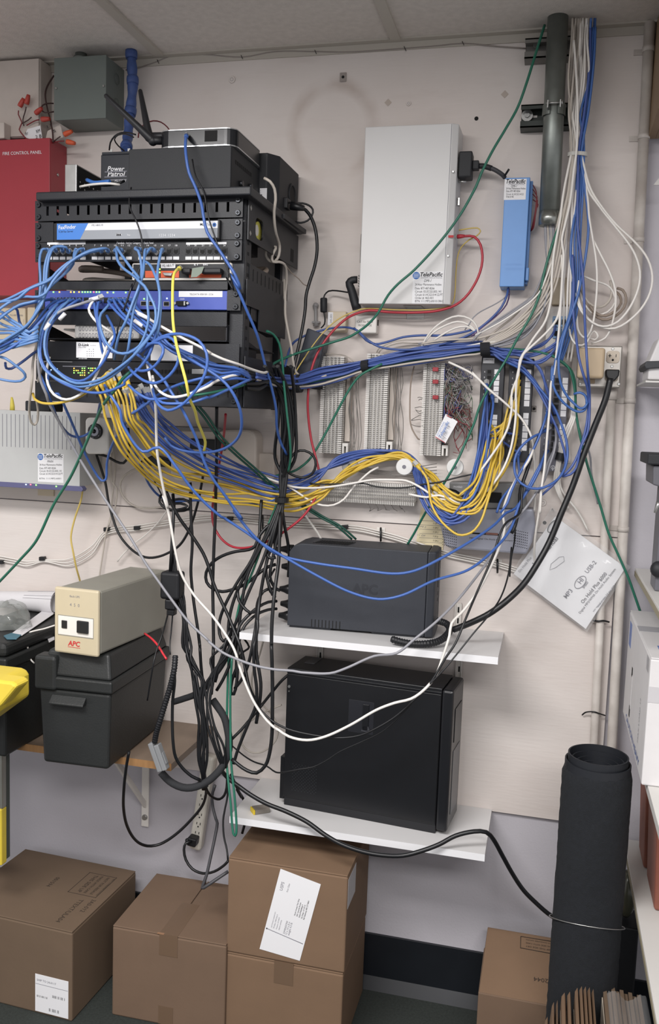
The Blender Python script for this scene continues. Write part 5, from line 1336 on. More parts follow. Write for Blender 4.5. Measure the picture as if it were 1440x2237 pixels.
# left box
o = PZ(-60, 2181, 0); o = PZ(0, 2192, 0); q = PZ(157, 2233, 0); d_ = q - o; yaw1 = math.atan2(d_.y, d_.x)
h1 = P(164, 2038, -q.y).z; w1 = .36; dp1 = .315
ux = V((math.cos(yaw1), math.sin(yaw1), 0)); o1 = q - ux * w1
t, M = carton('brown cardboard box at lower left with faded print and a shipping label', o1 + V((0, 0, .0003)), yaw1, w1, dp1, h1, M_c1, seam=None, tape=False)
Y1 = M.to_3x3() @ V((0, 1, 0))
a = w1 - .118
part(t, 'shipping_label', MB(M).box(w1 - .105, w1 - .010, -.0008, 0, .006, .105), M_paper)
L0 = lambda x, z: M @ V((x, -.0012, z))
fu = ux; up = V((0, 0, 1))
text(t, 'SHIP TO 24-0117', L0(w1 - .10, .088), fu, up, M_inkg, width=.055); text(t, 'III II IIII I II', L0(w1 - .10, .045), fu, up, M_ink, width=.03); text(t, 'IIIII II III I', L0(w1 - .055, .052), fu, up, M_ink, width=.035)
text(t, 'II IIII II', L0(w1 - .065, .014), fu, up, M_ink, width=.028); part(t, 'label_rule', MB(M).box(w1 - .104, w1 - .011, -.001, -.0008, .079, .080), M_inkg)
TPt = lambda x, y: M @ V((x, y, h1 + .0004))
part(t, 'print_frame', MB(M).box(w1 - .115, w1 - .030, .155, .1566, h1, h1 + .0003).box(w1 - .115, w1 - .030, .262, .2636, h1, h1 + .0003).box(w1 - .115, w1 - .1134, .155, .2636, h1, h1 + .0003).box(w1 - .0316, w1 - .030, .155, .2636, h1, h1 + .0003), M_bprint)
yd_ = Y1
for k, s in enumerate(('NOT CONSUMER GOODS', 'NOT FOR RESALE', 'MADE WITH CARE', 'THIS SIDE UP')):
    text(t, s, TPt(w1 - .036 - k * .019, .255), -yd_, ux, M_bprint, width=.09)
text(t, '3A0-012', TPt(w1 - .034, .145), -yd_, ux, M_bprint, width=.06); text(t, 'TTEXT/ULA04', TPt(w1 - .065, .135), -yd_, ux, M_bprint, width=.11); text(t, '001594', TPt(w1 - .185, .21), -yd_, ux, M_bprint, width=.05)
# middle box
o = PZ(244, 2217, 0); h2 = P(248, 2022, -o.y).z
q = P(493, 2074, -o.y); w2_ = q.x - o.x
t, M = carton('tan cardboard box taped along its top, middle of the floor boxes', o + V((0, 0, .0003)), math.radians(1), w2_, .265, h2, M_c2)
part(t, 'tape_glint', MB(M).box(w2_ * .40, w2_ * .46, -.0012, .004, h2 - .001, h2 + .0007), M_glint)  # lighter strip, a highlight on the tape put in as colour
part(t, 'tape', MB(M).box(w2_ * .42, w2_ * .55, -.0006, -.0002, 0.002, .05), M_ptape)
# stacked boxes
ds = .285
a, b = P(501, 1872, ds), P(757, 1911, ds); z3 = a.z
zm = P(491, 2078, ds).z
yawS = math.radians(2)
M5 = None
oS = V((P(496, 2000, ds).x, -ds, 0)); wS = b.x - oS.x + .004
t, M = carton('cardboard box under the shelf, lower of the stack of two', oS + V((.001, 0, .0003)), 0, wS - .003, .262, zm - .0012, M_c3)
zt_ = z3 - zm
t, M = carton('cardboard box with a tilted white address label, upper of the stack under the shelf', oS + V((0, 0, zm)), 0, wS, .262, zt_, M_c3, seam=None, tape=False)
def fx(px, py): p = P(px, py, ds + .0012); return p
lab = part(t, 'address_label', MB().prism([fx(613, 1898), fx(701, 1932), fx(655, 2099), fx(567, 2073)], (0, .0006, 0)), M_paper)
# text runs up the label (rotated)
uu = (fx(613, 1898) - fx(567, 2073)).normalized(); vv = V((uu.z * -1, 0, uu.x)); 
def lt(s, px, py, w, m=M_ink, **k): text(lab, s, fx(px, py) + V((0, -.0004, 0)), uu, (fx(613, 1898) - fx(701, 1932)) , m, width=w, **k)
for k, (s, w) in enumerate((('North County Tech Shop', .044), ('5051 Avenida Encinas', .037), ('Suite B Building 4', .034), ('San Diego, CA 92110', .036), ('Ref Gateway 450 277 8061', .05))): lt(s, 645 + k * 5, 2000 + k * 2.3, w, bold=.008)
for k in range(4): lt(['ELECTRONICS LABORATORY', 'PO Box 1040 Unit 6', 'Fremont, CA 94537', 'return service'][k], 594 + k * 5.5, 2026 + k * 2,   .042 - .005 * k, M_inkg)
for k in range(3): lt(['DIMENSIONS', '12 x 10 x 8 in', 'weight 4.2 lb'][k], 622 + k * 5, 2040 + k * 2, .034, M_inkg)
for k in range(2): lt(['USPS', 'First Class'][k], 617 + k * 12, 1946 + k * 3, .022, M_inkg)
p, q = fx(583, 2028), fx(662, 2062); part(lab, 'grey_line', MB().tube([p, q], .0009, 5), M_inkg); p = fx(583, 2028); part(lab, 'black_dot', MB().cyl(p, p + NW * .0006, .0018, n=10), M_ink)
x_ = oS.x + wS; part(t, 'side_label', MB().box(x_, x_ + .0006, -ds + .006, -ds + .09, zm + zt_ - .085, zm + zt_ - .012), mat('dim_white_label', (186, 184, 186), .6))
# right box
o = PZ(1040, 2237, 0); 
dr = .16
a = P(1060, 2112, dr); 
zt4 = P(1070, 2062, .12).z
xl_ = P(1046, 2175, .2).x
t = thing('cardboard_box', 'cardboard box with printed frame on the floor beside the black roll', 'cardboard box', (xl_ + .14, -.14, 0))
mz = P(1058, 2170, .235).z
part(t, 'body', MB().box(xl_, xl_ + .27, -.235, -.05, 0.0003, mz), M_c2, .003)
part(t, 'raised_flap', MB().prism([V((xl_ + .002, -.234, mz)), V((xl_ + .002, -.06, mz)), V((xl_ + .006, -.036, P(1072, 2026, .036).z)), V((xl_ + .006, -.040, P(1072, 2026, .036).z))], (.262, 0, 0)), M_c3, .001)
c = P(1139, 2047, .07); zf, zf2 = P(1139, 2049, .08), P(1139, 2072, .1)
def slopep(px, py):
    # point on the raised flap's front slope
    a_ = V((0, -.234, mz)); b_ = V((0, -.040, P(1072, 2026, .036).z)); nrm = V((0, -(b_.z - a_.z), b_.y - a_.y)).normalized()
    r_ = FWD + RGT * ((px - W / 2) / FPX) - UPV * ((py - H / 2) / FPX)
    s_ = (a_ - CAM).dot(nrm) / r_.dot(nrm); return CAM + r_ * s_ + nrm * .0006 * (1 if nrm.z > 0 else -1)
mb = MB()
for p0, p1 in (((1138, 2046), (1212, 2058)), ((1138, 2046), (1137, 2071)), ((1137, 2071), (1212, 2085))): mb.tube([slopep(*p0), slopep(*p1)], .0009, 4)
part(t, 'print_frame', mb, M_bprint)
sl = (slopep(1206, 2057) - slopep(1138, 2046)).normalized(); su = (slopep(1138, 2046) - slopep(1137, 2071)).normalized()
for k, s in enumerate(('NOT CONSUMER GOODS', 'THIS SIDE WITH CARE', 'KEEP THIS SIDE DRY')): text(t, s, slopep(1208, 2061 + k * 7), -sl, -su, M_bprint, width=.065)
text(t, '82044', slopep(1206, 2141), -sl, -su, M_bprint, width=.042)
# ---------------------------------------------------------------- right: conduits, outlet, jack box, manual
def vpipe(p0, p1, r, n=20): return MB().tube([p0, p1], r, n)
pa = P(1216.5, 85, .068); pb = P(1199.5, 493, .068); pa = pa + (pa - pb) * .02
PXC = (pa.x + pb.x) / 2
t = thing('conduit', 'thick grey steel conduit coming down from the ceiling at right', 'conduit', V((pb.x, -.068, pb.z)))
pa.z = CEIL + .01
mb = MB().tube([pb, pa], .0228, 28); part(t, 'pipe', mb, M_cond)
mb = MB(); mb.tube([pb + V((0, 0, .0)), pb + V((0, 0, .030))], .0238, 28); part(t, 'end_coupling', mb, mat('bright_galvanised_steel', (150, 152, 148), .3, .85, var=.1, scale=60))
M_strut = mat('dark_green_black_strut', (38, 46, 42), .45, var=.1); M_strutg = mat('galvanised_strut', (124, 122, 118), .5, .4, var=.1)
def strut(label, x0, y0, x1, y1, m, d=.042):
    a, b = P(x0, y0, d), P(x1, y1, d)
    t = thing('strut_channel', label, 'strut channel', ((a.x + b.x) / 2, -d / 2, b.z))
    mb = MB().box(a.x, b.x, -.003, -.0005, b.z, a.z).box(a.x, b.x, -d, -.003, a.z - .0028, a.z).box(a.x, b.x, -d, -.003, b.z, b.z + .0028)
    mb.box(a.x, b.x, -d, -d + .0028, a.z - .010, a.z).box(a.x, b.x, -d, -d + .0028, b.z, b.z + .014)
    part(t, 'channel', mb, m); return t, a, b
t1, a, b = strut('grey galvanised strut behind the conduit just under the ceiling', 1148, 84, 1252, 121, M_strutg)
c = P(1172, 99, .01); part(t1, 'bolt', MB().cyl(c, c + NW * .006, .007, n=12), M_steel)
t1, a, b = strut('dark green black strut clamped behind the conduit below the ceiling strut', 1139, 229, 1245, 274, M_strut)
c = P(1152, 253, .01); part(t1, 'washer', MB().cyl(c, c + NW * .003, .013, n=24), M_steel); part(t1, 'bolt', MB().cyl(c + NW * .003, c + NW * .009, .0065, n=6), M_steel)
c = P(1168, 254, .006); part(t1, 'slot', MB().box(c.x - .008, c.x + .006, -.0042, -.0032, c.z - .0025, c.z + .0025), M_white)
zc = P(1208, 228, .09).z; xc = pb.x + (pa.x - pb.x) * (zc - pb.z) / (pa.z - pb.z)
t = thing('pipe_clamp', 'steel clamp with a bolt holding the conduit to the dark strut', 'pipe clamp', (xc, -.07, zc - .02))
mb = MB(); n = 20
for s in (-1, 1):
    pts = [V((xc + math.cos(th) * .0246 * s, -.068 - math.sin(th) * .0246, zc - .008)) for th in [PI * .40 * k / 8 for k in range(9)]]
    part(t, 'strap', MB().add([p + V((0, 0, dz)) for p in pts for dz in (-.012, .012)] + [p + V((s * .001, -.0015, dz)) for p in pts for dz in (-.012, .012)], [(2 * i, 2 * i + 1, 2 * i + 3, 2 * i + 2) for i in range(8)] + [(18 + 2 * i, 18 + 2 * i + 2, 18 + 2 * i + 3, 18 + 2 * i + 1) for i in range(8)]), M_cond)
    part(t, 'tab', MB().box(xc + s * .0135 - .0012, xc + s * .0135 + .0012, -.108, -.088, zc - .012, zc + .004), M_steel)
part(t, 'bolt', MB().cyl((xc - .018, -.1, zc), (xc + .018, -.1, zc), .0022, n=10).cyl((xc + .0148, -.1, zc), (xc + .0185, -.1, zc), .0052, n=6), M_steel)
# white painted conduits
M_pcond = mat('dirty_white_painted_pipe', (178, 170, 163), .55, rgb2=(212, 206, 199), scale=16)
p0, p1 = P(1419.5, 60, .016), P(1336.5, 1640, .016); ax_ = (p0 - p1).normalized()
low = p1 + (p1 - p0) * ((p1.z - .02) / (p0.z - p1.z))
t = thing('conduit', 'long white painted pipe with one-hole straps running down the right side of the plywood', 'conduit', low)
part(t, 'pipe', MB().tube([low, p1, p0 + ax_ * .01], .0118, 20), M_pcond)
for yy in (104, 282, 497, 843, 1128):
    f = (yy - 60) / 1580; c = p0 + (p1 - p0) * f
    s = MB().tube([c + ax_ * .006, c - ax_ * .006], .0132, 20); s.box(c.x - .030, c.x - .008, -.003, -.0005, c.z - .006, c.z + .006)
    part(t, 'pipe_strap', s, M_pcond)
p0b, p1b = P(1337, 858, .016), P(1297, 1640, .016); low2 = p1b + (p1b - p0b) * ((p1b.z - .02) / (p0b.z - p1b.z))
t = thing('conduit', 'white painted pipe running down from the metal outlet box to behind the black roll', 'conduit', low2)
part(t, 'pipe', MB().tube([low2, p1b, p0b], .0098, 18), M_pcond); part(t, 'connector', MB().tube([p0b - (p0b - p1b).normalized() * .016, p0b - V((0, 0, -.008))], .0128, 18), M_pcond)
# zip ties on the pipes
def ziptie(label, pts, r=.0018):
    single('cable_tie', label, 'cable tie', MB().tube(wire_px(pts, .004), r, 6), M_rubber)
ziptie('loose black cable tie around the outlet pipe low on the plywood', [(1272, 1562, .008), (1280, 1556, .014), (1298, 1555, .028), (1310, 1559, .024), (1322, 1563, .012)])
ziptie('black cable tie sticking out of the pipe below the bagged manual', [(1296, 1356, .02), (1308, 1357, .03), (1318, 1356, .028), (1331, 1359, .02)], .0022)
# metal outlet box
D = .05
xo0, xo1 = P(1263, 800, D).x + .003, P(1358, 800, D).x; zo0, zo1 = P(1310, 847, D).z, P(1310, 755, D).z
M_galv = mat('galvanised_cover', (172, 168, 162), .34, .7, var=.12, scale=24)
t = thing('outlet_box', 'square metal outlet box with two duplex receptacles beside the white pipe', 'electrical outlet', ((xo0 + xo1) / 2, -D / 2, zo0))
part(t, 'box', MB().box(xo0 + .002, xo1 - .002, -D + .006, -.0005, zo0 + .002, zo1 - .002), M_galv, .004)
part(t, 'cover', MB().box(xo0, xo1, -D, -D + .006, zo0, zo1), M_galv, .003)
M_recp = mat('ivory_receptacle', (196, 184, 168), .45)
xr_ = P(1338, 800, D).x
for i, yy in enumerate((780, 820)):
    zc = P(1338, yy, D).z; pts = []
    for k in range(24):
        th = 2 * PI * k / 24; pts.append(V((xr_ + max(-.0145, min(.0145, math.cos(th) * .0172)), -D - .002, zc + max(-.0138, min(.0138, math.sin(th) * .0172)))))
    rc = part(t, 'receptacle', MB().prism(pts, (0, .002, 0)), M_recp, .0008)
    mb = MB().box(xr_ - .0078, xr_ - .0062, -D - .0023, -D - .002, zc - .001, zc + .0068).box(xr_ - .0105, xr_ - .0035, -D - .0023, -D - .002, zc + .0022, zc + .0036).box(xr_ + .0058, xr_ + .0072, -D - .0023, -D - .002, zc - .0005, zc + .0062).cyl((xr_, -D - .002, zc - .0068), (xr_, -D - .0023, zc - .0068), .0026, n=12)
    part(rc, 'slots', mb, M_dark)
for px, py in ((1339, 762), (1337, 800.5), (1268, 838), (1352, 839)):
    mb = MB(); screw(mb, P(px, py, D), NW, .0035, .0015); part(t, 'cover_screw', mb, M_steel)
# beige transformer
M_beiget = mat('tan_adapter_plastic', (182, 162, 134), .45, var=.02)
a, b = P(1265, 759, D + .045), P(1319, 827, D + .045)
t = thing('plug_in_transformer', 'tan plug-in transformer covering the left receptacle of the metal outlet box', 'power adapter', ((a.x + b.x) / 2, -D - .02, b.z))
part(t, 'body', MB().box(a.x, b.x, -D - .045, -D - .0006, b.z, a.z), M_beiget, .006, seg=3); part(t, 'mounting_tab', MB().box(P(1288, 830, D).x, P(1300, 830, D).x, -D - .004, -D - .0005, P(1290, 838, D).z, b.z), M_beiget, .001)
zc = P(1336, 815, D + .02).z
mb = MB().prism([V((xr_ - .0155, -D - .003, zc + .008)), V((xr_ + .0155, -D - .003, zc + .008)), V((xr_ + .0145, -D - .003, zc - .006)), V((xr_ + .006, -D - .003, zc - .018)), V((xr_ - .007, -D - .003, zc - .018)), V((xr_ - .0145, -D - .003, zc - .006))], (0, -.022, 0))
extra('thick black cord from the metal outlet box sweeping down to the upper shelf', 'plug', mb, M_rubber, .003)
# wall jack with blue jacks
D = .03
a, b = P(1196, 669, D), P(1252, 771, D)
t = thing('wall_jack', 'tall white surface box holding pale blue data jacks under the big conduit', 'wall jack', ((a.x + b.x) / 2, -.015, b.z))
part(t, 'body', MB().box(a.x, b.x, -D, -.0005, b.z, a.z), M_white, .004)
M_jblue = mat('pale_blue_jack', (120, 158, 198), .45)
for xx, yy in ((1216, 703), (1233, 703), (1217, 728), (1235, 728)):
    c = P(xx, yy, D); j = part(t, 'data_jack', MB().box(c.x - .009, c.x + .009, -D - .004, -D, c.z - .0125, c.z + .0125), M_jblue, .001)
    part(j, 'opening', MB().box(c.x - .006, c.x + .006, -D - .0044, -D - .004, c.z - .007, c.z + .005), M_dark)
text_px(t, '1', 1243, 763, 1245, 763, D + .0005, M_ink, hpx=8)
c = P(1224, 678, D); mb = MB(); screw(mb, c, NW, .0028, .001); part(t, 'face_screw', mb, M_steel)
a, b = P(1208, 606, .022), P(1245, 666, .022)
single('wall_jack', 'beige jack box directly above the tall white surface box', 'wall jack', MB().box(a.x, b.x, -.022, -.0005, b.z, a.z), M_ivory, bevel=.003)
a, b = P(1160, 772, .003), P(1254, 1012, .003)
M_mb = mat('off_white_board', (214, 206, 200), .6)
single('mounting_board', 'thin off-white board showing right of the grey upright patch panel', 'backing board', MB().box(P(1240, 915, .003).x + .002, P(1254, 900, .003).x, -.004, -.0004, P(1240, 1012, .003).z, P(1240, 772, .003).z), M_mb)
# screws, holes and caps on the plywood
def cap(label, name, x, y, r, m, h=.002, cat='screw cap'):
    c = P(x, y, .0005); t = thing(name, label, cat, c); part(t, 'cap', MB().cyl(c, c + NW * h, r, r * .9, 20), m); part(t, 'centre', MB().ring(c + NW * h, NW, r * .45, .0004, 16, 4), M_inkg)
cap('white painted screw cap high on the wall above the routers', 'screw_cap', 507, 174, .009, M_mb); cap('white screw cap on the wall right of the silver audio box', 'screw_cap', 1186, 1098, .009, M_mb)
cap('small painted screw head on the wall left above the telecom box', 'screw_cap', 893, 226, .006, M_mb)
def hole(label, x, y, r=.005):
    c = P(x, y, .0004); single('wall_hole', label, 'hole', MB().cyl(c, c + NW * .0003, r, n=14), M_dark)
hole('dark round hole in the plywood right above the telecom box', 1041, 259, .0048); hole('small dark hole in the plywood left of the bagged manual', 1190, 1142, .0045)
for lab, x, y in (('small grey clip with a dark screw high on the wall', 750, 169), ('small metal clip with a screw between the middle and grey patch panels', 1167, 893)):
    c = P(x, y, .0005); t = thing('cable_clip', lab, 'clip', c); w = .009 if y < 300 else .006
    part(t, 'plate', MB().box(c.x - w * .9, c.x + w * .9, -.003, -.0005, c.z - w * 1.2, c.z + w * 1.2), M_wgry, .001); mb = MB(); screw(mb, V((c.x, -.003, c.z)), NW, .0035, .0015); part(t, 'clip_screw', mb, M_dark)
for lab, x, y in (('square adhesive residue mark on the wall left of the dark strut', 1103, 206), ('faint square adhesive mark on the wall above the telecom box', 848, 224)):
    c = P(x, y, .0004); s = .009; single('adhesive_mark', lab, 'mark', MB().prism([c + V((-s, 0, 0)), c + V((0, 0, s)), c + V((s, 0, 0)), c + V((0, 0, -s))], (0, -.0004, 0)), mat('old_adhesive', (184, 172, 162), .6))

# bagged user manual
D = .03
def mpx(x, y, d=D): return P(x, y, d)
t = thing('user_manual', 'white user manual in a clear plastic bag hung askew near the right pipes', 'booklet', mpx(1280, 1375))
part(t, 'booklet', MB().prism([mpx(1213, 1128), mpx(1367, 1240), mpx(1280, 1374), mpx(1122, 1254)], (0, .006, 0)), M_paper, .001)
part(t, 'leaflet', MB().prism([mpx(1236, 1148, D + .002), mpx(1367, 1240, D + .002), mpx(1280, 1374, D + .002), mpx(1151, 1276, D + .002)], (0, .0012, 0)), M_paper)
tu = (mpx(1219, 1176) - mpx(1170, 1236)); tv = (mpx(1150, 1160) - mpx(1175, 1182)); tv = V((-tu.z, 0, tu.x)); DT = D + .0036
def mt(s, x0, y0, x1, y1, m, **k):
    a, b = P(x0, y0, DT), P(x1, y1, DT); u = b - a; text(t, s, a, u, V((-u.z, 0, u.x)), m, width=u.length, **k)
M_ink2 = mat('mid_grey_print', (96, 96, 102), .6)
mt('User Manual', 1171, 1237, 1220, 1177, M_ink2, bold=.012)
mt('On Hold Plus', 1136, 1251, 1162, 1219, M_inkg)
mt('On Hold Plus 6000', 1274, 1319, 1327, 1254, M_ink2, bold=.01)
mt('Digital MP3/WMA On Hold Audio System', 1268, 1341, 1346, 1244, M_ink2)
mt('user manual revision 3.0 part 6000-1', 1297, 1337, 1346, 1277, M_inkg); mt('contents subject to change', 1307, 1327, 1340, 1286, M_inkg)
mt('MP3', 1238, 1308, 1252, 1291, M_inkg, bold=.01); mt('USB-2', 1284, 1253, 1304, 1229, M_inkg, bold=.01); mt('HI', 1269, 1276, 1276, 1267, M_inkg, bold=.02); mt('SPEED', 1276, 1286, 1286, 1272, M_inkg, bold=.02)
a, b = P(1200, 1160, DT), P(1214, 1140, DT); part(t, 'oval_logo', MB().tube([(a + b) / 2 + (b - a) * .62 * math.cos(2 * PI * k / 24) + V((-(b - a).z, 0, (b - a).x)) * .28 * math.sin(2 * PI * k / 24) for k in range(24)], .0009, 5, closed=True), M_ink)
a, b = P(1260, 1282, DT), P(1276, 1262, DT); part(t, 'oval_logo', MB().tube([(a + b) / 2 + (b - a) * .62 * math.cos(2 * PI * k / 24) + V((-(b - a).z, 0, (b - a).x)) * .36 * math.sin(2 * PI * k / 24) for k in range(24)], .0008, 5, closed=True), M_inkg)
pts = [(1201, 1245), (1204, 1232), (1222, 1217), (1232, 1216), (1233, 1226), (1214, 1240)]
part(t, 'device_drawing', MB().tube([P(x, y, DT) for x, y in pts], .0005, 4, closed=True), M_inkg)
# the bag: a bumpy transparent film over the booklet
M_film = bpy.data.materials.new('clear_bag_film'); M_film.use_nodes = True
nt = M_film.node_tree; bs = nt.nodes['Principled BSDF']; bs.inputs['Base Color'].default_value = (.75, .76, .77, 1); bs.inputs['Roughness'].default_value = .12; bs.inputs['Alpha'].default_value = .16; bs.inputs['Specular IOR Level'].default_value = .9
rnd = random.Random(3); n = 26; vs = []; fs = []
c0, c1, c2, c3 = mpx(1206, 1107, D + .006), mpx(1378, 1238, D + .006), mpx(1283, 1380, D + .006), mpx(1115, 1256, D + .006)
for i in range(n + 1):
    for j in range(n + 1):
        u_, v_ = i / n, j / n; p = (c0 * (1 - u_) + c1 * u_) * (1 - v_) + (c3 * (1 - u_) + c2 * u_) * v_
        edge = min(u_, 1 - u_, v_, 1 - v_)
        wr = math.sin(u_ * 21 + 6 * math.sin(v_ * 3.3)) * .0034 + rnd.uniform(-.0006, .0006)
        p.y -= .0022 + wr * (1 if edge > .04 else .2); p.y = min(p.y, -D - .0042) if edge > .03 else p.y
        vs.append(p)
for i in range(n):
    for j in range(n): fs.append((i * (n + 1) + j, i * (n + 1) + j + 1, (i + 1) * (n + 1) + j + 1, (i + 1) * (n + 1) + j))
part(t, 'bag', MB().add(vs, fs, True), M_film)
c = mpx(1207, 1112, .004); part(t, 'hanging_nail', MB().cyl(V((c.x, -.0005, c.z)), V((c.x, -.045, c.z)), .0018, n=8), M_steel)

# ---------------------------------------------------------------- black roll at lower right
M_roll = mat('black_carpet_pile', (24, 27, 32), .95, var=.15, scale=120, bump=.9, bscale=700)
RLD = .325; cx = P(1304, 1700, RLD); zt = P(1305, 1648, RLD).z
rnd = random.Random(5)
t = thing('carpet_roll', 'tall black roll of carpet standing upright on the floor at lower right', 'carpet roll', (cx.x, -RLD, 0))
n = 56; rows = 60; mb = MB(); vs = []; fs = []
R = .0708
for i in range(rows + 1):
    z = .0004 + (zt - .03) * i / rows
    for j in range(n):
        th = 2 * PI * j / n; r = R + rnd.uniform(-.0009, .0009) + (-.004 if i == rows else 0)
        vs.append(V((cx.x + r * math.cos(th), -RLD + r * math.sin(th), z)))
for i in range(rows):
    for j in range(n): fs.append((i * n + j, i * n + (j + 1) % n, (i + 1) * n + (j + 1) % n, (i + 1) * n + j))
mb.add(vs, fs, True); part(t, 'pile', mb, M_roll)
M_back = mat('black_carpet_backing', (24, 27, 33), .6)
def turn(r, z1, z0):
    m = MB(); ri = r - .003
    m.tube([V((cx.x, -RLD, z0)), V((cx.x, -RLD, z1))], r, 44, caps=False); m.tube([V((cx.x, -RLD, z1)), V((cx.x, -RLD, z0))], ri, 44, caps=False)
    pt = lambda q, k: V((cx.x + q * math.cos(2 * PI * k / 44), -RLD + q * math.sin(2 * PI * k / 44), z1))
    for k in range(44): m.quad(pt(ri, k), pt(r, k), pt(r, k + 1), pt(ri, k + 1))
    return m
for dr, dz in ((.004, .014), (.0095, 0), (.017, .012), (.026, .02), (.036, .026)): part(t, 'inner_turn', turn(R - dr, zt - dz, zt - .11), M_back)
part(t, 'hollow', MB().cyl((cx.x, -RLD, zt - .10), (cx.x, -RLD, zt - .095), R - .006, n=28), M_dark)
zw = P(1290, 2024, RLD + R).z
single('binding_wire', 'thin shiny wire tied around the black carpet roll near its foot', 'wire', MB().ring((cx.x, -RLD, zw - .031), (0.0, .43, 1), R + .0068, .0012, 40, 6), M_steel)
# small dark things behind the roll
a, b = P(1340, 2012, .10), P(1391, 2068, .10)
t = thing('black_case', 'black box peeking out behind the right side of the carpet roll', 'case', ((a.x + b.x) / 2 + .02, -.06, b.z)); part(t, 'case', MB().box(a.x, b.x, -.12, -.03, 0.0003, a.z), M_blackp, .004)
a2, b2 = P(1340, 1900, .08), P(1386, 2008, .08)
single('plastic_bag', 'dim olive plastic bag stuffed behind the carpet roll under the right shelf', 'plastic bag', MB().ball((b2.x - .02, -.075, (a2.z + a.z) / 2 + .002), .022, .035, (a2.z - a.z) / 2), mat('olive_film', (70, 70, 58), .25))

# ---------------------------------------------------------------- shelving along the right edge
M_wsh = mat('white_shelf_laminate', (200, 198, 194), .5); M_rawedge = mat('raw_board_edge', (146, 138, 116), .7)
def rshelf(label, xp, yp, dnear, th=.018):
    w = P(xp, yp, .0); t = thing('side_shelf', label, 'shelf', (w.x + .2, -dnear / 2, w.z - th))
    part(t, 'board', MB().box(w.x, w.x + .45, -dnear, -.0006, w.z - th, w.z), M_wsh, .001); part(t, 'raw_edge', MB().box(w.x - .001, w.x, -dnear, -.0006, w.z - th, w.z - .006), M_rawedge)
    return w
S1 = rshelf('lowest white shelf at the right edge, carrying the rust brown bins', 1364, 1832, .95)
S3 = rshelf('white shelf at the right edge above the white carton', 1388, 1241, .55)
M_rust = mat('rust_brown_plastic', (138, 84, 68), .5, var=.05, scale=30, bump=.15, bscale=150)
def bin_(label, x0, y0, y1, z0, z1, w=.22):
    t = thing('storage_bin', label, 'storage bin', (x0 + w / 2, (y0 + y1) / 2, z0))
    i = .010
    mb = MB().add([(x0 + i, y0 + i, z0), (x0 + w, y0 + i, z0), (x0 + w, y1 - i, z0), (x0 + i, y1 - i, z0), (x0, y0, z1), (x0 + w, y0, z1), (x0 + w, y1, z1), (x0, y1, z1)], [(0, 3, 2, 1), (4, 5, 6, 7), (0, 1, 5, 4), (1, 2, 6, 5), (2, 3, 7, 6), (3, 0, 4, 7)])
    part(t, 'tub', mb, M_rust, .006)
    part(t, 'rim', MB().box(x0 - .006, x0 + w, y0 - .006, y1 + .006, z1 - .03, z1), M_rust, .004)
xb_ = PZ(1390, 1868, S1.z + .001).x
q1 = PZ(1390, 1868, S1.z + .001); q2 = PZ(1404, 1892, S1.z + .001); q3 = PZ(1418, 1990, S1.z + .001)
zt1 = P(1395, 1600, .2).z
bin_('rust brown plastic bin nearest the wall on the lowest right shelf', q1.x, q2.y - .02, -.03, S1.z + .0004, S1.z + .235)
bin_('rust brown plastic bin nearer the front on the lowest right shelf', q1.x + .004, q3.y - .005, q2.y - .035, S1.z + .0004, S1.z + .235)
# upper shelf and white carton
zc0 = 0
fb = P(1408, 1716, .49); ft = P(1415, 1436, .49)
t2x = (fb.x + ft.x) / 2
w = P(1361, 1560, .05)
S2z = fb.z - .0004
t = thing('side_shelf', 'white shelf at the right edge directly under the white carton', 'shelf', (t2x + .22, -.3, S2z - .018)); part(t, 'board', MB().box(t2x + .012, t2x + .45, -.75, -.0006, S2z - .018, S2z), M_wsh, .001)
M_wcart = mat('white_carton', (206, 204, 204), .65, var=.02); 
t = thing('white_carton', 'white cardboard carton with blue print on the right shelf', 'cardboard box', (t2x + .15, -.27, S2z))
zt_ = ft.z
part(t, 'body', MB().box(t2x, t2x + .30, -.49, -.05, S2z + .0004, zt_ - .003), M_wcart, .003)
part(t, 'flap', MB().box(t2x + .001, t2x + .299, -.489, -.245, zt_ - .0028, zt_), M_wcart, .001); part(t, 'flap', MB().box(t2x + .001, t2x + .299, -.242, -.051, zt_ - .0028, zt_), M_wcart, .001)
part(t, 'front_tape', MB().box(t2x, t2x + .30, -.4908, -.4902, zt_ - .085, zt_ - .055), mat('frosted_tape', (188, 186, 188), .3))
part(t, 'top_tape', MB().box(t2x + .0, t2x + .3, -.27, -.22, zt_ + .0001, zt_ + .0005), mat('frosted_tape2', (176, 176, 180), .25))
M_bprt = mat('pale_blue_print', (108, 126, 176), .6)
nX = V((t2x - .0006, 0, 0))
part(t, 'handle_hole', MB().box(t2x - .0008, t2x - .0001, -.20, -.185, zt_ - .12, zt_ - .10), M_dark); part(t, 'handle_hole', MB().box(t2x - .0008, t2x - .0001, -.20, -.185, zt_ - .21, zt_ - .185), M_dark)
part(t, 'handle_flap', MB().box(t2x - .0008, t2x - .0001, -.205, -.17, zt_ - .19, zt_ - .115), M_wcart)
part(t, 'blue_print', MB().box(t2x - .0006, t2x - .0001, -.12, -.075, zt_ - .075, zt_ - .02), M_bprt)
text(t, 'CAUTION HEAVY', V((t2x - .0008, -.13, zt_ - .235)), (0, -1, 0), (0, 0, 1), M_bprt, width=.30, height=.014, bold=.01)
text(t, 'MAX LOAD 12', V((t2x - .0008, -.39, zt_ - .20)), (0, 0, 1), (0, 1, 0), M_inkg, width=.09); text(t, 'IIIII', V((t2x - .0008, -.44, zt_ - .035)), (0, -1, 0), (0, 0, 1), M_inkg, width=.03, height=.03)
part(t, 'blue_label', MB().box(t2x + .022, t2x + .06, -.43, -.39, zt_ + .0001, zt_ + .0006), M_bprt)
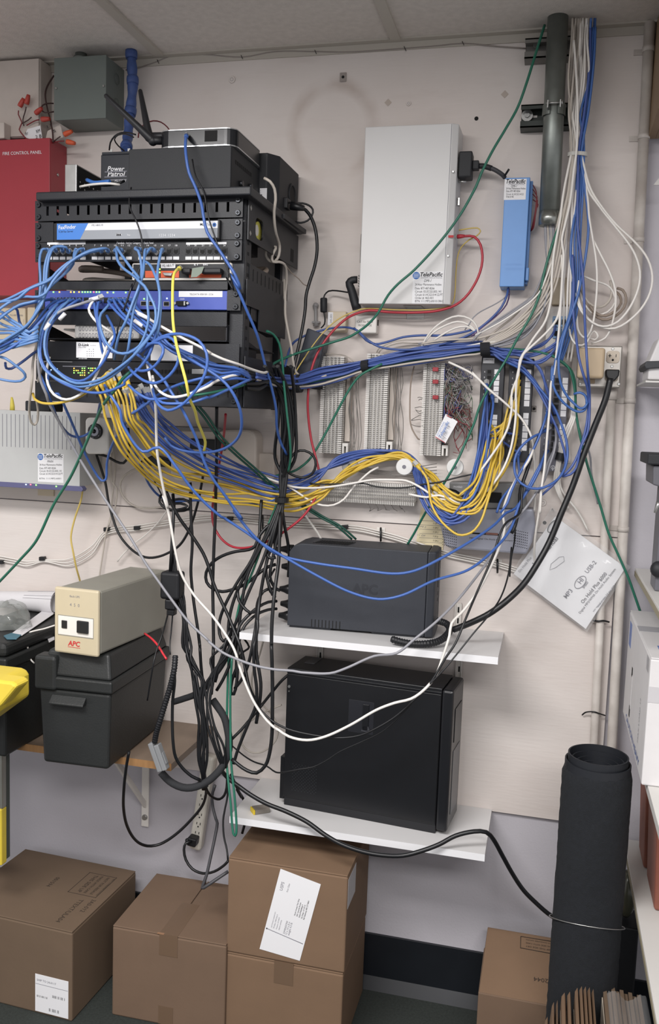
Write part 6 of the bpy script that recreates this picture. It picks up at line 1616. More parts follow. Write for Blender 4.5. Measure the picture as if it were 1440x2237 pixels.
part(t, 'brown_patch', MB().box(t2x + .030, t2x + .16, -.4908, -.4902, zt_ - .045, zt_ - .012), M_rust)
# dark stand with tray on the S3 shelf
d = .30
xa = P(1436.5, 1200, d).x
t = thing('tool_stand', 'grey upright stand with a black rimmed tray at the right edge', 'stand', (xa + .06, -d + .03, S3.z))
M_stand = mat('dark_grey_stand', (92, 92, 98), .5)
part(t, 'column', MB().box(xa, xa + .10, -d, -d + .08, S3.z + .0004, P(1440, 1012, d).z), M_stand, .003)
a, b = P(1425, 1016, d), P(1445, 1068, d)
part(t, 'tray', MB().prism([V((a.x, -d - .02, a.z)), V((a.x + .13, -d - .02, a.z)), V((a.x + .13, -d - .02, b.z - .02)), V((a.x + .002, -d - .02, P(1425, 1058, d).z))], (0, .14, 0)), M_stand, .003)
a, b = P(1415.5, 991, d + .02), P(1445, 1016, d + .02)
part(t, 'tray_rim', MB().box(a.x, a.x + .16, -d - .03, -d + .13, b.z, a.z), M_blackm, .003)
c = P(1438, 1105, d + .02); part(t, 'lever', MB().tube([P(1440, 1098, d + .02), P(1436, 1106, d + .02), P(1431, 1120, d + .025)], [.006, .004, .0025], 8), M_steel)
c = P(1440, 1243, d); part(t, 'foot_knob', MB().ball(V((xa + .004, -d - .005, c.z)), .016, .016, .017), M_blackm)
# bag-like thing on a further shelf
d = .22
S4z = P(1412, 831, d).z
t = thing('side_shelf', 'pale shelf edge at the right margin above the dark tray', 'shelf', (P(1411, 831, d).x + .1, -.12, S4z - .004)); part(t, 'board', MB().box(P(1411, 831, d).x, P(1411, 831, d).x + .3, -d, -.0006, S4z - .004, S4z), M_wsh)
t = thing('equipment_bag', 'pale bag with a dark ribbed band at the right margin', 'bag', (P(1425, 820, d).x + .05, -.15, S4z))
mb = MB().prism([P(1419, 789, d - .01), P(1442, 735, d - .01), P(1480, 735, d - .01), P(1480, 831, d - .01), P(1415, 829.5, d - .01)], (0, .12, 0)); part(t, 'body', mb, M_wcart, .004)
mb = MB().prism([P(1412, 789, d), P(1480, 787, d), P(1480, 800, d), P(1412, 806, d), P(1408, 799, d)], (0, .13, 0)); part(t, 'band', mb, mat('dark_band', (52, 54, 58), .6), .002)
single('corner_plate', 'small pale triangular corner of a sheet at the right margin', 'sheet', MB().prism([P(1428, 404, .1), P(1445, 382, .1), P(1460, 404, .1)], (0, .003, 0)), M_wsh)
# brown wooden box at the top right
M_bwood = mat('varnished_brown_wood', (132, 108, 80), .5, var=.14, scale=10, stretch=(1, 1, .2)); 
d = .30
x0 = P(1416, 300, .002).x; zb = P(1418, 304, .002).z
t = thing('wooden_cabinet', 'brown wooden cabinet corner at the upper right margin', 'cabinet', (x0 + .2, -.15, zb))
part(t, 'side', MB().box(x0, x0 + .016, -d, -.002, zb, CEIL - .003), M_bwood, .001); part(t, 'bottom', MB().box(x0 + .016, x0 + .4, -d, -.002, zb, zb + .016), M_bwood, .001); part(t, 'back', MB().box(x0 + .016, x0 + .4, -.012, -.002, zb + .016, CEIL - .003), M_bwood)
part(t, 'face_stile', MB().box(x0, x0 + .032, -d - .018, -d, zb, CEIL - .003), M_bwood, .002)
# folded cardboard standing at the bottom right
M_cedge = mat('cardboard_edge_white', (196, 186, 170), .8)
sheets = [(1206, 2222, 12, -4), (1222, 2190, 10, 4), (1232, 2186, 7, 10), (1248, 2170, 15, 6), (1262, 2168, 13, 0), (1281, 2160, 13, 2), (1292, 2157, 12, 3), (1302, 2158, 12, 3), (1312, 2160, 12, 4), (1322, 2164, 10, 6)]
nm = ['first', 'second', 'third', 'fourth', 'fifth', 'sixth', 'seventh', 'eighth', 'ninth', 'tenth']
for i, (px, py, wpx, lean) in enumerate(sheets):
    d = .67; a, b = P(px - wpx / 2 + 1, py, d), P(px + wpx / 2 - 1, py, d); w = b.x - a.x; z1 = P(px, py, d - .24).z
    t = thing('folded_carton', nm[i] + ' flattened carton from the left, standing on edge at the bottom right', 'flattened carton', ((a.x + b.x) / 2, -d + .12, 0), 0, 'flattened cartons')
    lx = -lean * .0008
    M = Matrix.Identity(4)
    x0, x1 = a.x, b.x; bx = -(1300 - px) * .0003
    pts = [V((x0 + bx, -d, .0004)), V((x1 + bx, -d, .0004)), V((x1, -d, z1 - .012)), V(((x0 + x1) / 2 + w * .2, -d, z1)), V((x0 + w * .15, -d, z1 - .010))]
    part(t, 'panel', MB().prism(pts, (0, .24, 0)), M_c3, .001)
    part(t, 'white_face', MB().prism([V((x0 + bx - .0012, -d + .004, .0004)), V((x0 + bx - .0004, -d + .004, .0004)), V((x0 + w * .15 - .0004, -d + .004, z1 - .030 - .004 * (i % 3))), V((x0 + w * .15 - .0012, -d + .004, z1 - .030 - .004 * (i % 3)))], (0, .22, 0)), M_cedge)
d = .60
zt_ = P(1370, 2186, d - .2).z; xl, xr2 = P(1342, 2200, d).x, P(1442, 2200, d).x
t = thing('carton_bundle', 'shrink wrapped bundle of flattened cartons standing at the bottom right corner', 'carton bundle', ((xl + xr2) / 2, -d + .12, 0))
mb = MB(); k = 9
for i in range(k):
    xa, xb = xl + (xr2 - xl) * i / k, xl + (xr2 - xl) * (i + 1) / k
    mb.m = 0; mb.box(xa, xb - .0012, -d, -d + .24, .0004, zt_ - .006 * (i % 2) - .010 * (i / k)); 
part(t, 'flattened_cartons', mb, [M_c1])
part(t, 'white_end', MB().box(xl - .002, xl - .0002, -d + .004, -d + .23, .0004, zt_ - .012), M_cedge)
rnd = random.Random(12); n = 24; vs = []; fs = []
for i in range(n + 1):
    for j in range(13):
        u_, v_ = i / n, j / 12
        x = xl + .006 + (xr2 - xl) * u_; wz = rnd.uniform(0, .006)
        if v_ < .55: p = V((x, -d - .003 - wz * .6, .01 + (zt_ - .004) * v_ / .55))
        else: p = V((x, -d + (v_ - .55) / .45 * .2, zt_ + .006 + wz + .008 * math.sin(u_ * 9)))
        vs.append(p)
for i in range(n):
    for j in range(12): fs.append((i * 13 + j, (i + 1) * 13 + j, (i + 1) * 13 + j + 1, i * 13 + j + 1))
part(t, 'shrink_wrap', MB().add(vs, fs, True), M_film)
# ---------------------------------------------------------------- cable routes, read off enlarged views of the photograph
# view code: (left, top, scale) in photo pixels; a route is x,y[,distance from wall in cm]; ...
VIEW={'F':(0,0,1),'A1':(0,530,280/1440),'A2':(180,600,280/1440),'A3':(360,700,320/1440),'A4':(220,840,440/1440),'A5':(560,960,400/1440),'A6':(900,640,340/1440),'A7':(1000,780,280/1440),'A8':(60,520,270/1440),
'B4':(340,1080,300/1440),'B5':(340,1400,300/1440),'Z3':(1140,440,300/1440),'Z5':(480,600,480/1440),'U':(480,1120,640/1440),'C6':(480,1380,640/1440),'S':(500,300,220/1367),'O':(1180,740,260/1440),
'L1':(0,880,480/1440),'T8':(1040,80,400/1440),'D4':(240,1450,460/1440),'R2':(200,240,520/1440),'Q':(680,740,200/1440),'Q2':(880,760,180/1440),'E':(240,1540,240/1440),'N':(240,1000,460/1440),'M':(0,600,200/1440),'K':(900,1000,360/1440)}
CABLES=[]; R=random.Random(11)
def c(name,label,cat,m,r,spec,group=None,p0=None,p1=None):
    pts=[]
    for seg in spec.strip().split('|'):
        code,body=seg.strip().split(':'); ox,oy,s=VIEW[code.strip()]
        for q in body.strip().split(';'):
            q=q.strip()
            if not q: continue
            v=[float(a) for a in q.split(',')]
            pts.append([round(ox+v[0]*s,1),round(oy+v[1]*s,1)]+([v[2]] if len(v)>2 else [None]))
    # interpolate missing depths (cm)
    known=[i for i,p in enumerate(pts) if p[2] is not None]
    for i,p in enumerate(pts):
        if p[2] is None:
            a=max([k for k in known if k<i],default=None); b=min([k for k in known if k>i],default=None)
            if a is None: p[2]=pts[b][2]
            elif b is None: p[2]=pts[a][2]
            else: p[2]=round(pts[a][2]+(pts[b][2]-pts[a][2])*(i-a)/(b-a),2)
    CABLES.append((name,label,cat,m,r,pts,group,p0))
PC,N='patch_cable','network cable'; PW,P_='power_cable','power cable'
# ---------------- patch panel cables
G1='blue patch cables draping left off the patch panel'
def pp(i,ordn,spec): c(PC,'pale blue patch cable in the %s port of the rack patch panel'%ordn,N,'LB',2.9,spec,G1,'boot')
pp(0,'first','F:108,548,42|A1:510,72,44.5;470,82,45;445,200,46;455,400,47;450,560;430,720,48;370,860,49;250,1000,50;100,1100,51;-60,1150,52')
pp(1,'second','F:122.5,549,42|A1:600,62,44.8;560,90,45.5;522,200,47;505,400,48;480,560;455,680,49;420,780;340,900,50;200,1040,51;60,1110;-60,1140,52')
pp(2,'third','F:137,549,42|A1:680,50,45;610,46,46;550,110,47.5;505,260,48.5;490,480,49.5;455,620,50;410,760;350,880,51;230,1010;90,1150,52;-60,1230,53')
pp(3,'fourth','F:152,549,42|A1:760,100,44;740,52,46;640,44,47;575,100,48.5;530,280,49.5;515,480,50.5;500,600,51;440,720;390,820,51.5;290,950,52;150,1060,52.5;-60,1130,53')
pp(4,'fifth','F:166.5,549,42|A1:850,80,44;832,130,45.5;822,240,46.5;740,340,48;600,460,49.5;520,560,50.5;470,690,51.5;400,800,52;300,930,52.5;140,1040,53;-60,1160,54')
pp(5,'sixth','F:181.5,549,42|A1:930,70,44;880,80,45;845,140,46.5;800,250;690,380,48.5;560,500,50;480,600,51;380,660,52;220,700,53;90,780;0,850,54;-60,900,54')
pp(6,'seventh','F:207,549,42|A1:1060,75,44.5;960,110,46;840,180,47.5;720,260,48.5;600,380,50;500,440,51;380,490,52;240,560,53;100,630,53.5;-60,690,54')
pp(7,'eighth','F:221,549,42|A1:1130,85,45;1000,110,46.5;880,170,48;760,230,49;640,330,50;560,420,51;450,470,52;330,520,53;250,590,53.5;180,640;60,660,54;-60,670,54.5')
pp(8,'ninth','F:236,549,42|A1:1190,66,45.5;1080,78,47;930,130,48.5;800,210,49.5;690,320,50.5;590,440,51.5;520,560,52;430,610,52.5;250,610,53;90,680,54;-60,790,55')
pp(9,'tenth','F:252,549,42|A8:1030,130,45;1040,180,46.5;1050,260,47.5;1110,345,48.5;1250,450,50;1340,540,51;1400,640|A2:730,330,52;745,480,52;715,640;640,800,52;520,880;400,880;310,820,51.5;235,700,51;195,540,50;210,440,48;290,350,46;300,270,43')
pp(10,'eleventh','F:267,548,42|A8:1060,120,45.5;1040,110,47;1100,200,48.5;1200,340,50;1300,470,51|A2:620,60,51.8;700,130,52.4;770,260,53;820,380,53;820,540;760,690;650,830,53;520,960;360,1080,52.5;200,1180,52;0,1222,51.5|A1:800,1565,51;660,1470;540,1330;500,1180,50.5;520,1000;600,840,49.5;690,730;760,665,46;790,625,43')
pp(11,'thirteenth','F:309,547,42|A8:1265,112,46;1255,130,47.5;1290,150,48;1320,260,48.5;1330,380,49|A2:655,90,50;610,260,50.5;570,420,51;550,560;535,700,51;510,860,50;470,960,46;450,1010,43')
pp(12,'fourteenth','F:323,548,42|A8:1370,140,46;1360,260,48;1345,420,49.5|A2:630,150,51;560,330,51.5;490,520,52;420,660,51;390,760,50;370,880,48;360,950,45')
pp(13,'fifteenth','F:339,549,42|A8:1430,120,45|A2:690,-170,47;760,-110,49;820,10,50.5;862,140,51.5;880,330,52;868,520;850,640,52;800,740,51;740,860,49;690,960,46;670,1000,43')
pp(14,'sixteenth','F:354,548,42|A2:900,-290,45;878,-230,47.5;850,-80,49.5;845,60,51;868,200,52;860,400;820,600,53;730,720;640,830,53;480,1020,52;330,1140;150,1230,51.5;0,1258,51|A1:850,1610,50.5;640,1530;500,1420,50;440,1270;440,1080,49.5;490,900;560,790,49;640,700,47;700,640,43')
# ---------------- blue cables in the blue switch
G2='blue cables in the ports of the blue switch'
def sw(label,spec,grp=G2): c(PC,label,N,'B',3.0,spec,grp,'boot')
sw('blue cable from the first switch port trailing off past the rack edge','F:118,656,42|A1:560,640,45;440,660,48;300,690,50;150,740,51;40,810;-60,880,53')
sw('blue cable from the second switch port sweeping down left over the cream box','F:131,656,42|A1:660,650,45;600,670,46;520,740,48;420,870,50;300,1000,51;170,1080,52;0,1170,53;-60,1190,53')
sw('blue cable from the third switch port sweeping down left below its neighbour','F:145,656,42|A1:730,650,45;660,670,46.5;560,760,48.5;450,890,50.5;340,1010,51.5;230,1110,52;90,1200,53;-60,1270,53.5')
sw('blue cable in the big left loop, outermost, running back under the rack lights','F:160,657,42|A1:800,650,45;700,700,46.5;600,800,48;500,960,49;455,1150,49.5;460,1300;520,1430,50;640,1540;800,1620,50.5;980,1680;1180,1680,51;1400,1590|A2:470,1200,51.5;640,1050;750,900,52;800,760;840,600,52;870,480,51.5;880,360,51')
sw('blue cable in the big left loop, second from outside','F:174,657,42|A1:870,650,45;760,720,46.5;640,830,48;545,990,49;520,1180,49.5;560,1340;680,1470,50;830,1550;950,1545;1080,1440,50.5;1180,1310;1250,1160,50;1290,1060,48;1270,960,46;1200,820,44')
sw('blue cable hanging straight down from the middle of the blue switch','F:203,658,42|A1:1060,690,45;1075,800,46.5;1105,950,47;1130,1120;1150,1220,46;1190,1330,45')
sw('blue cable making the small loop beside the white badge of the lower switch','F:218,658,42|A1:1105,680,45;1090,780,46.5;1110,930,47.5;1150,1080;1210,1190,48;1300,1240;1420,1240,48|A2:620,820,48.5;720,770;780,790')
for k,(lab,sp) in enumerate([
 ('blue cable fanning right from the switch, lowest strand, ending in the side bundle','F:247,657,42|A2:290,300,45;360,390,47;470,500,48;620,630,48.5;760,720,48.5;900,790,48;1080,880,47.5;1260,960,47;1440,1010,46|A3:620,470,45.5;740,480,44;820,520,40'),
 ('blue cable fanning right from the switch, second strand of the side bundle','F:258,657,42|A2:350,280,45;420,400,47.2;560,540,48.4;700,660,49;840,740,49;1000,800,48.5;1180,880,48;1330,940,47.5|A3:560,455,46;680,462,45;742,488,44;830,540,40'),
 ('blue cable fanning right from the switch, third strand of the side bundle','F:268,657,42|A2:410,290,45;520,420,47.4;640,520,48.6;780,650,49.4;880,760,49.4;1000,860;1150,930,48.6;1300,1010,48|A3:540,480,46.5;660,482,45;745,500,44;840,560,40'),
 ('blue cable fanning right from the switch, fourth strand of the side bundle','F:277,656,42|A2:470,290,45;580,410,47.6;690,520,49;800,620,49.8;900,750,49.8;1060,840;1220,960,49|A3:440,478,47.5;560,520,46.5;680,505,45;740,510,44;850,580,40'),
 ('blue cable fanning right from the switch, topmost strand under the white wires','F:286,655,42|A2:560,300,45;650,420,47.8;760,520,49.2;860,650,50;960,770,50;1080,850|A3:300,360,49;440,430,48;560,450,47;700,470,45;744,495,44;840,550,40')]): sw(lab,sp)
# loops right of centre
c(PC,'blue cable forming the widest round loop right of the long yellow cable',N,'B',3.1,'A2:700,900,50;770,800,52;860,715,54;1000,670,55;1150,675,56;1310,745,56.5;1395,880,57;1400,1030;1345,1190,57;1250,1330;1110,1470,56.5;960,1525,56;860,1465,55;820,1390,53;790,1280,50')
c(PC,'blue cable forming the round loop crossed by the long yellow cable',N,'B',3.1,'A2:640,880,51;760,780,53;860,730,54;970,700,55;1050,770,55.5;1085,900,56;1060,1020;980,1130,55.5;880,1200,55;790,1220;690,1190,54;570,1100,52;520,1040,49')
c(PC,'blue cable forming the smallest tight loop over the white label switch',N,'B',3.0,'A2:660,820,51;760,775,53;860,770,54;910,830,54.5;890,920,55;820,1020;740,1070,54;660,1082,53;600,1060,50')
c(PC,'blue cable in the upper of two long swoops across the battery backup',N,'B',3.1,'A2:560,860,48;700,960,50;820,1080,51;920,1190,52;1000,1320,53;1090,1460,53|A4:590,190,52;640,290,51;690,400,49;740,550,47;800,670,45;880,780,43;950,880,41;1010,960,40|U:70,-10,39;160,105,37;250,185,35;330,220,33;480,250,32;660,275,31.5;850,300,31;960,285,30;1100,218,27;1250,130,22;1350,60,17;1410,0,12|A7:650,1700,10;780,1490,9;880,1300,8;960,1150,7;1000,1020,6;1010,940,5')
c(PC,'blue cable in the lower of two long swoops across the battery backup',N,'B',3.1,'A2:250,1240,49;300,1330,50;420,1520,50|A4:160,290,49;300,480,47;420,450,47;540,590,46;640,730,44;750,850,42;860,945,40|U:20,25,39;120,90,37;230,165,35.5;330,225,34;480,310,33;640,390,32.5;780,425,32;900,405,31;1050,335,28;1220,282,24;1340,190,19;1430,80,14|A7:700,1640,11;830,1440,9;930,1240,8;960,1140,7;1020,1050,5')
c(PC,'blue cable drooping beside the camera into a sharp bend, left of the yellow bundle',N,'B',3.0,'A1:560,1440,48;540,1560,47;600,1700,46|L1:380,-60,46;440,60,42;500,200,36;560,340,31;620,450,28;665,510,27;695,500,27;700,400,28;730,290,31;790,180,36;860,90,40;950,5,44|A2:560,1560,46;700,1470,48;840,1360,50;1000,1270,51;1200,1200,52;1440,1150,51|A3:520,590,48;700,570,45;830,590,41')
c(PC,'blue cable lying along the grey cabinet edge then up across the camera lens',N,'B',3.0,'A1:450,1480,47;520,1640,46|L1:330,-20,44;380,110,39;450,205,32;520,225,28;580,200,27;620,140,28;650,30,32;660,-60,38|F:214,840,42')
c(PC,'blue cable dropping behind the yellow bundle then level across the black cords',N,'B',2.9,'A2:260,1300,46;320,1430,44|A4:190,330,40;240,470,35;300,610,28;350,720,22;430,805,17;520,835,15;700,828,14;900,845,14;1050,858,13;1180,840,13;1280,815,13')
c(PC,'blue cable curving far right of the loops and back under the long yellow cable',N,'B',3.1,'A3:230,370,52;430,490,53;600,620,53;700,770,52;750,920,50;750,1080,47;690,1190,44;560,1270,41;380,1300,39;180,1280,38;60,1230,38;0,1150,39')
c(PC,'upper of two blue cables rising right from the tangle to the rack side',N,'B',3.0,'A2:830,1390,53;900,1440,54;1060,1450,54;1250,1430,53;1400,1380,52|A3:440,760,50;600,690,48;740,625,45;840,580,41')
c(PC,'lower of two blue cables rising right from the tangle to the rack side',N,'B',3.0,'A2:520,1240,51;620,1330,52.5;760,1400,53;940,1390;1120,1370,53;1300,1290,52;1440,1210,51|A3:500,570,48;640,540,46;740,530,44')
for k in range(8):
    c(PC,'blue cable in the sagging coil hanging out past the left edge of the photo',N,'LB',2.9,'M:-60,%d,50;60,%d,51;200,%d,52;330,%d,52;460,%d,52;600,%d,51'%(560+95*k+R.uniform(-30,30),600+85*k+R.uniform(-40,40),700+62*k+R.uniform(-30,30),800+45*k+R.uniform(-20,20),905+22*k+R.uniform(-25,25),800+34*k+R.uniform(-25,25)),'blue cables sagging past the left edge')
c(PC,'blue cable looping out over the grey cabinet at the left edge',N,'LB',2.9,'A1:-60,1270,52;60,1300,52;160,1370,51;260,1450,50;285,1510,49;230,1555,49;110,1555,49;-60,1520,50')
c(PC,'dark blue cable curling back from the left edge up to the rack rail',N,'DB',2.8,'A1:60,1350,50;70,1410,49;130,1415,48;250,1340,47;380,1240,46;460,1190,45;520,1100,45')
c(PC,'dark blue cable dropping in front of the aged cream box at left',N,'DB',2.8,'A1:150,720,50;195,760,49;215,880,48;260,960,48;330,1010,48')
# ---------------- yellow
c(PC,'bright yellow cable hanging from the orange router across the front of the rack',N,'YL',3.0,'F:393,586,42;386,590,46;379,604,49;377,650,51.5;378,700,53;384,745,55.5;395,790,58;407,835,58;414,870,56|A3:295,880,52;325,1000,47;370,1110,42;400,1200,39;385,1290,37',None,'boot')
c(PC,'yellow cable sagging left from the bottom switch under the white loop',N,'Y',2.9,'F:240,813,43;222,826,46;205,846,48;170,868,48;130,880,47.5;95,881,46;76,872,44;72,860,42',None,'boot')
c(PC,'yellow cable hanging from the violet light bar down behind the cream battery backup',N,'YD',2.6,'L1:542,570,10;530,640,8;490,760,7;465,880,7;480,980,7;500,1080,6;520,1150,4;532,1200,2.5')

Yc=[(243,833,44),(258,872,46),(268,915,45),(290,955,42),(325,1000,37),(370,1035,31),(425,1055,25),(490,1068,19),(550,1080,14),(610,1094,12),(655,1092,12),(705,1072,12),(745,1043,10.5),(790,1015,7.5),(840,1000,5.6),(880,999,5.2),(908,1014,6.2),(932,1048,9.5),(958,1080,14),(990,1101,15),(1025,1100,15),(1050,1072,14),(1068,1020,11),(1085,960,7)]
ORD=[4,0,7,2,8,5,1,6,3]
for k in range(9):
    a=(ORD[k]-4)/4; pts=[]; w1,w2=R.uniform(-9,9),R.uniform(0,6)
    for i,(x,y,d) in enumerate(Yc):
        f=i/(len(Yc)-1)
        sp=27 if 2<i<8 else (17 if i<12 else (9 if i<18 else 14))
        dx=dy=0
        if i<3: dx=a*34
        elif i<7: dx=a*sp*.9+6*a; dy=-a*sp
        elif i<12: dy=-a*sp*1.1
        elif i<17: dy=a*6
        elif i<20: dx=-a*12; dy=a*16
        else: dx=a*15; dy=a*18
        pts.append('%.1f,%.1f,%.2f'%(x+dx+R.uniform(-3,3),y+dy+R.uniform(-3,3),d+R.uniform(-1,1)))
    pts=['%s,%.1f,%s'%(q.split(',')[0],float(q.split(',')[1])+w1*math.sin(w2+i*.8),q.split(',')[2]) for i,q in enumerate(pts)]
    end=[(1066,918),(1135,816),(1136,830),(1136,844),(1066,942),(1135,858),(1066,965),(1134,872),(1134,886)][k]
    if end[0]>1100: pts+=['%d,930,6.5'%(1102+R.uniform(-8,8)),'%d,905,6'%(1118+R.uniform(-6,6))]
    pts.append('%d,%d,4.2'%end)
    c(PC,'yellow cable in the bundle sagging from the rack to the patch panels',N,'Y',2.8,'F:'+';'.join(pts),'yellow bundle cables','boot')
c(PC,'yellow cable making the lowest loop under the bundle at the silver audio box',N,'Y',2.8,'K:40,60,13;130,180,14;170,400,15;230,520,16;300,600,16.5;400,672,17;480,670,17;550,630,17;610,540,16.5;650,420,15.5;690,280,14;720,120,11;740,-60,7|F:1075,950,4.2',None,'boot')
c(PC,'yellow cable climbing beside the white wires to the middle patch panel',N,'Y',2.8,'F:955,1080,13;990,1104,14.5;1030,1096,13.5;1062,1072,12|A7:440,1400,11;560,1220,9;640,1000,8;670,800,7;680,600,5.5;690,440,4.5;700,330,4',None,'boot')
c(PC,'yellow cable bowing left between the two black patch panels',N,'Y',2.8,'F:945,1062,13;980,1090,14;1020,1088,13.5;1060,1082,12.5|A7:440,1440,11.5;480,1100,9;500,880,8;540,680,7;570,560,6.5;600,440,5.5;650,330,4.5;690,280,4',None,'boot')
# blue companions of the yellow bundle
Bc=[(300,858,44),(325,905,42),(365,950,37),(415,985,31),(470,1015,24),(530,1040,17),(590,1060,13),(640,1062,12),(690,1040,11.5),(735,1010,9.5),(790,993,6.5),(850,991,4.4),(893,1000,4.4),(915,1035,8),(925,1070,13),(945,1110,14),(980,1135,15.5),(1010,1125,15.5),(1035,1085,14),(1052,1020,11),(1064,950,7)]
for k in range(8):
    a=(k-3.5)/3.5; pts=[]; w1,w2=R.uniform(-9,9),R.uniform(0,6)
    for i,(x,y,d) in enumerate(Bc):
        sp=22 if 1<i<7 else 10
        dx=dy=0
        if i<2: dx=a*26
        elif i<5: dx=a*9; dy=-a*sp
        elif i<9: dy=-a*sp
        elif i<13: dy=a*7
        elif i<17: dx=-a*9; dy=a*9
        else: dx=a*12; dy=a*8
        pts.append('%.1f,%.1f,%.2f'%(x+dx+R.uniform(-2.5,2.5),y+dy+w1*math.sin(w2+i*.9)+R.uniform(-2.5,2.5),d+R.uniform(-.8,.8)))
    pts.append('%d,%d,4.2'%[(1064,868),(1066,850),(1070,880),(1062,890),(1064,838),(1132,950),(1066,985),(1134,990)][k])
    c(PC,'blue cable running alongside the yellow bundle over the spools',N,'B2',2.8,'F:'+';'.join(pts),'blue cables beside the yellow bundle','boot')
c(PC,'left blue cable of two falling from the first black patch panel',N,'B',2.9,'A7:325,300,4.2;318,440,6;290,640,7.5;260,860,9;230,1060,10;180,1280,12;110,1480,14;40,1650,15;0,1749,15|F:985,1135,15;960,1120,14.5;938,1085,13.5;925,1050,12.5',None,'boot')
c(PC,'right blue cable of two falling from the first black patch panel',N,'B',2.9,'A7:385,420,4.2;400,530,6;380,680,7.5;345,900,9;325,1060,10;290,1260,12;230,1450,14;180,1560,15;110,1640,15.5;40,1690,15',None,'boot')
c(PC,'blue cable looping wide below the grey patch panel in front of the white wires',N,'B',3.0,'A7:1010,810,4.2;930,860,7;850,895,9;740,980,10;660,1090,10.5;635,1230,11;670,1370,11.5;770,1455,12;900,1480,12;1020,1445,11.5;1130,1370,10.5;1200,1260,9.5;1235,1110,8.5;1220,930,8;1160,740,7.5;1080,560,7.5;960,400,7.5;800,220,7.5;700,130,7.5;560,60,8',None,'boot')
c(PC,'blue cable slanting down left from the grey patch panel past the audio box',N,'B',3.0,'A7:1020,560,4.2;990,680,7;930,860,8;850,1040,9;760,1200,10;680,1340,11;600,1520,12;560,1640,12.5;480,1749,13',None,'boot')
c(PC,'blue cable hanging in a narrow bow beside the middle patch panel',N,'B',3.0,'A7:690,1060,4.2;680,1130,6;690,1250,7;690,1320,7.5;620,1440,8.5;520,1560,10;470,1650,11;440,1749,12',None,'boot')
# ---------------- trunk across the blocks
Tk=[(560,822,34),(610,832,22),(655,834,14),(700,823,9.5),(750,812,7.6),(797,799,7),(850,788,7.4),(905,779,7.6),(960,771,7.6),(1010,765,7.4),(1058,760,7)]
fan=[[(1090,762,7),(1140,766,7),(1185,752,7),(1205,730,7),(1214,712,5)],[(1095,768,7),(1150,775,7),(1195,765,7),(1225,742,7),(1234,735,5)],
 [(1095,776,7),(1140,790,7),(1180,790,7),(1212,765,7),(1218,735,5)],[(1100,780,7),(1140,803,7),(1170,835,7),(1195,880,7),(1205,925,5)],[(1100,772,7),(1140,776,7),(1178,800,7),(1195,845,7),(1212,905,5)],
 [(1095,785,7),(1130,800,7),(1165,840,7.5),(1200,900,8),(1225,960,8),(1235,1010,8),(1220,1050,9),(1180,1085,10)]]
cols=['B2']*11+['G','WG','B2','WG','B2']
for k in range(16):
    a=(k-7.5)/7.5; pts=[]; j=R.uniform(-1,1)
    for i,(x,y,d) in enumerate(Tk):
        sp=[9,12,14,17,15,10,14,16,17,14,11][i]
        pts.append('%.1f,%.1f,%.2f'%(x,y+a*sp+R.uniform(-2,2),d+1.6*j*(1 if i not in(5,10) else .8)+R.uniform(-.3,.3)))
    col=cols[k]
    if col=='B2':
        f=fan[k%6]; pts+=['%.1f,%.1f,%.2f'%(x+R.uniform(-3,3),y+R.uniform(-4,4),d+R.uniform(-.5,.5)) for x,y,d in f[:-1]]+['%d,%d,%.1f'%f[-1]]
        c(PC,'blue cable in the taped trunk crossing above the punch-down blocks',N,'B2',2.8,'F:'+';'.join(pts),'blue trunk cables')
    elif col=='G':
        pts+=['1100,762,7','1150,765,7','1200,775,7','1240,800,7','1254,840,6.5','1258,890,6']
        c(PC,'green cable inside the blue trunk, surfacing right of the grey patch panel',N,'G',2.6,'F:'+';'.join(pts))
    else:
        pts+=['1100,735,7','1140,700,7','1170,650,7','1190,600,7','1200,540,7','1203,500,6.8']
        c(PC,'pale grey cable inside the blue trunk turning up to the big conduit',N,'WG',2.6,'F:'+';'.join(pts),'pale cables in the blue trunk')
# upper blue pair over the jacks
c(PC,'blue cable arching from the rack over the beige jack to the trunk, lower of two',N,'DB',2.7,'Z5:430,600,16;455,500,11;490,440,7;560,400,6;650,370,6;740,350,5;830,345,5;900,365,6;960,420,7;1040,470,7.5;1150,490,7.5;1290,490,7.5;1440,470,7.5|A6:150,505,7.5;400,440,7.5;560,370,7.5;720,250,7.5;830,130,7;880,20,7;890,-40,5')
c(PC,'blue cable dipping under the white jack and rising along the telecom box bottom',N,'DB',2.7,'Z5:880,350,6;920,385,6.5;960,430,7;1020,455,7;1100,440,7;1200,410,7;1320,398,7;1440,400,7|A6:180,395,7;320,390,7;460,365,7;560,340,7')
# ---------------- green
c(PC,'long green cable slanting from the ceiling across the telecom box down to the rack',N,'G',3.0,'F:1190,55,6;1172,112,9;1151,180,10;1131,235,10;1104,283,10.5;1076,330,11;1051,380,11.5;1040,408,11.5;1005,470,12;960,530,12.5;905,590,12.5;870,620,12.5;848,645,12;825,685,11.5;800,712,11;765,735,10.5;725,748,10.5;687,760,11;640,775,13;600,793,18;573,813,25;556,828,32;535,840,38;500,850,42;450,860,45;420,864,46')
c(PC,'green cable slanting down from the trunk across the leftmost punch-down block',N,'G',2.9,'F:835,795,8.5;800,812,9;785,822,9;770,840,9;755,865,9;735,902,9;715,940,9;695,975,9.5;675,1005,10;655,1022,10.5;640,1030,11;600,1040,12')
c(PC,'green cable slanting from the conduit over the spool behind the battery backup',N,'G',2.9,'F:1238,440,8;1222,490,8.5;1205,540,9;1188,600,9;1180,640,9;1160,690,9.5;1133,735,9.5;1108,782,9;1085,820,9;1066,852,8.5;1048,888,8.5;1036,925,8.5;1018,965,8.5;1000,1005,9;975,1048,9;948,1090,8;925,1128,6;905,1165,4;890,1190,3')
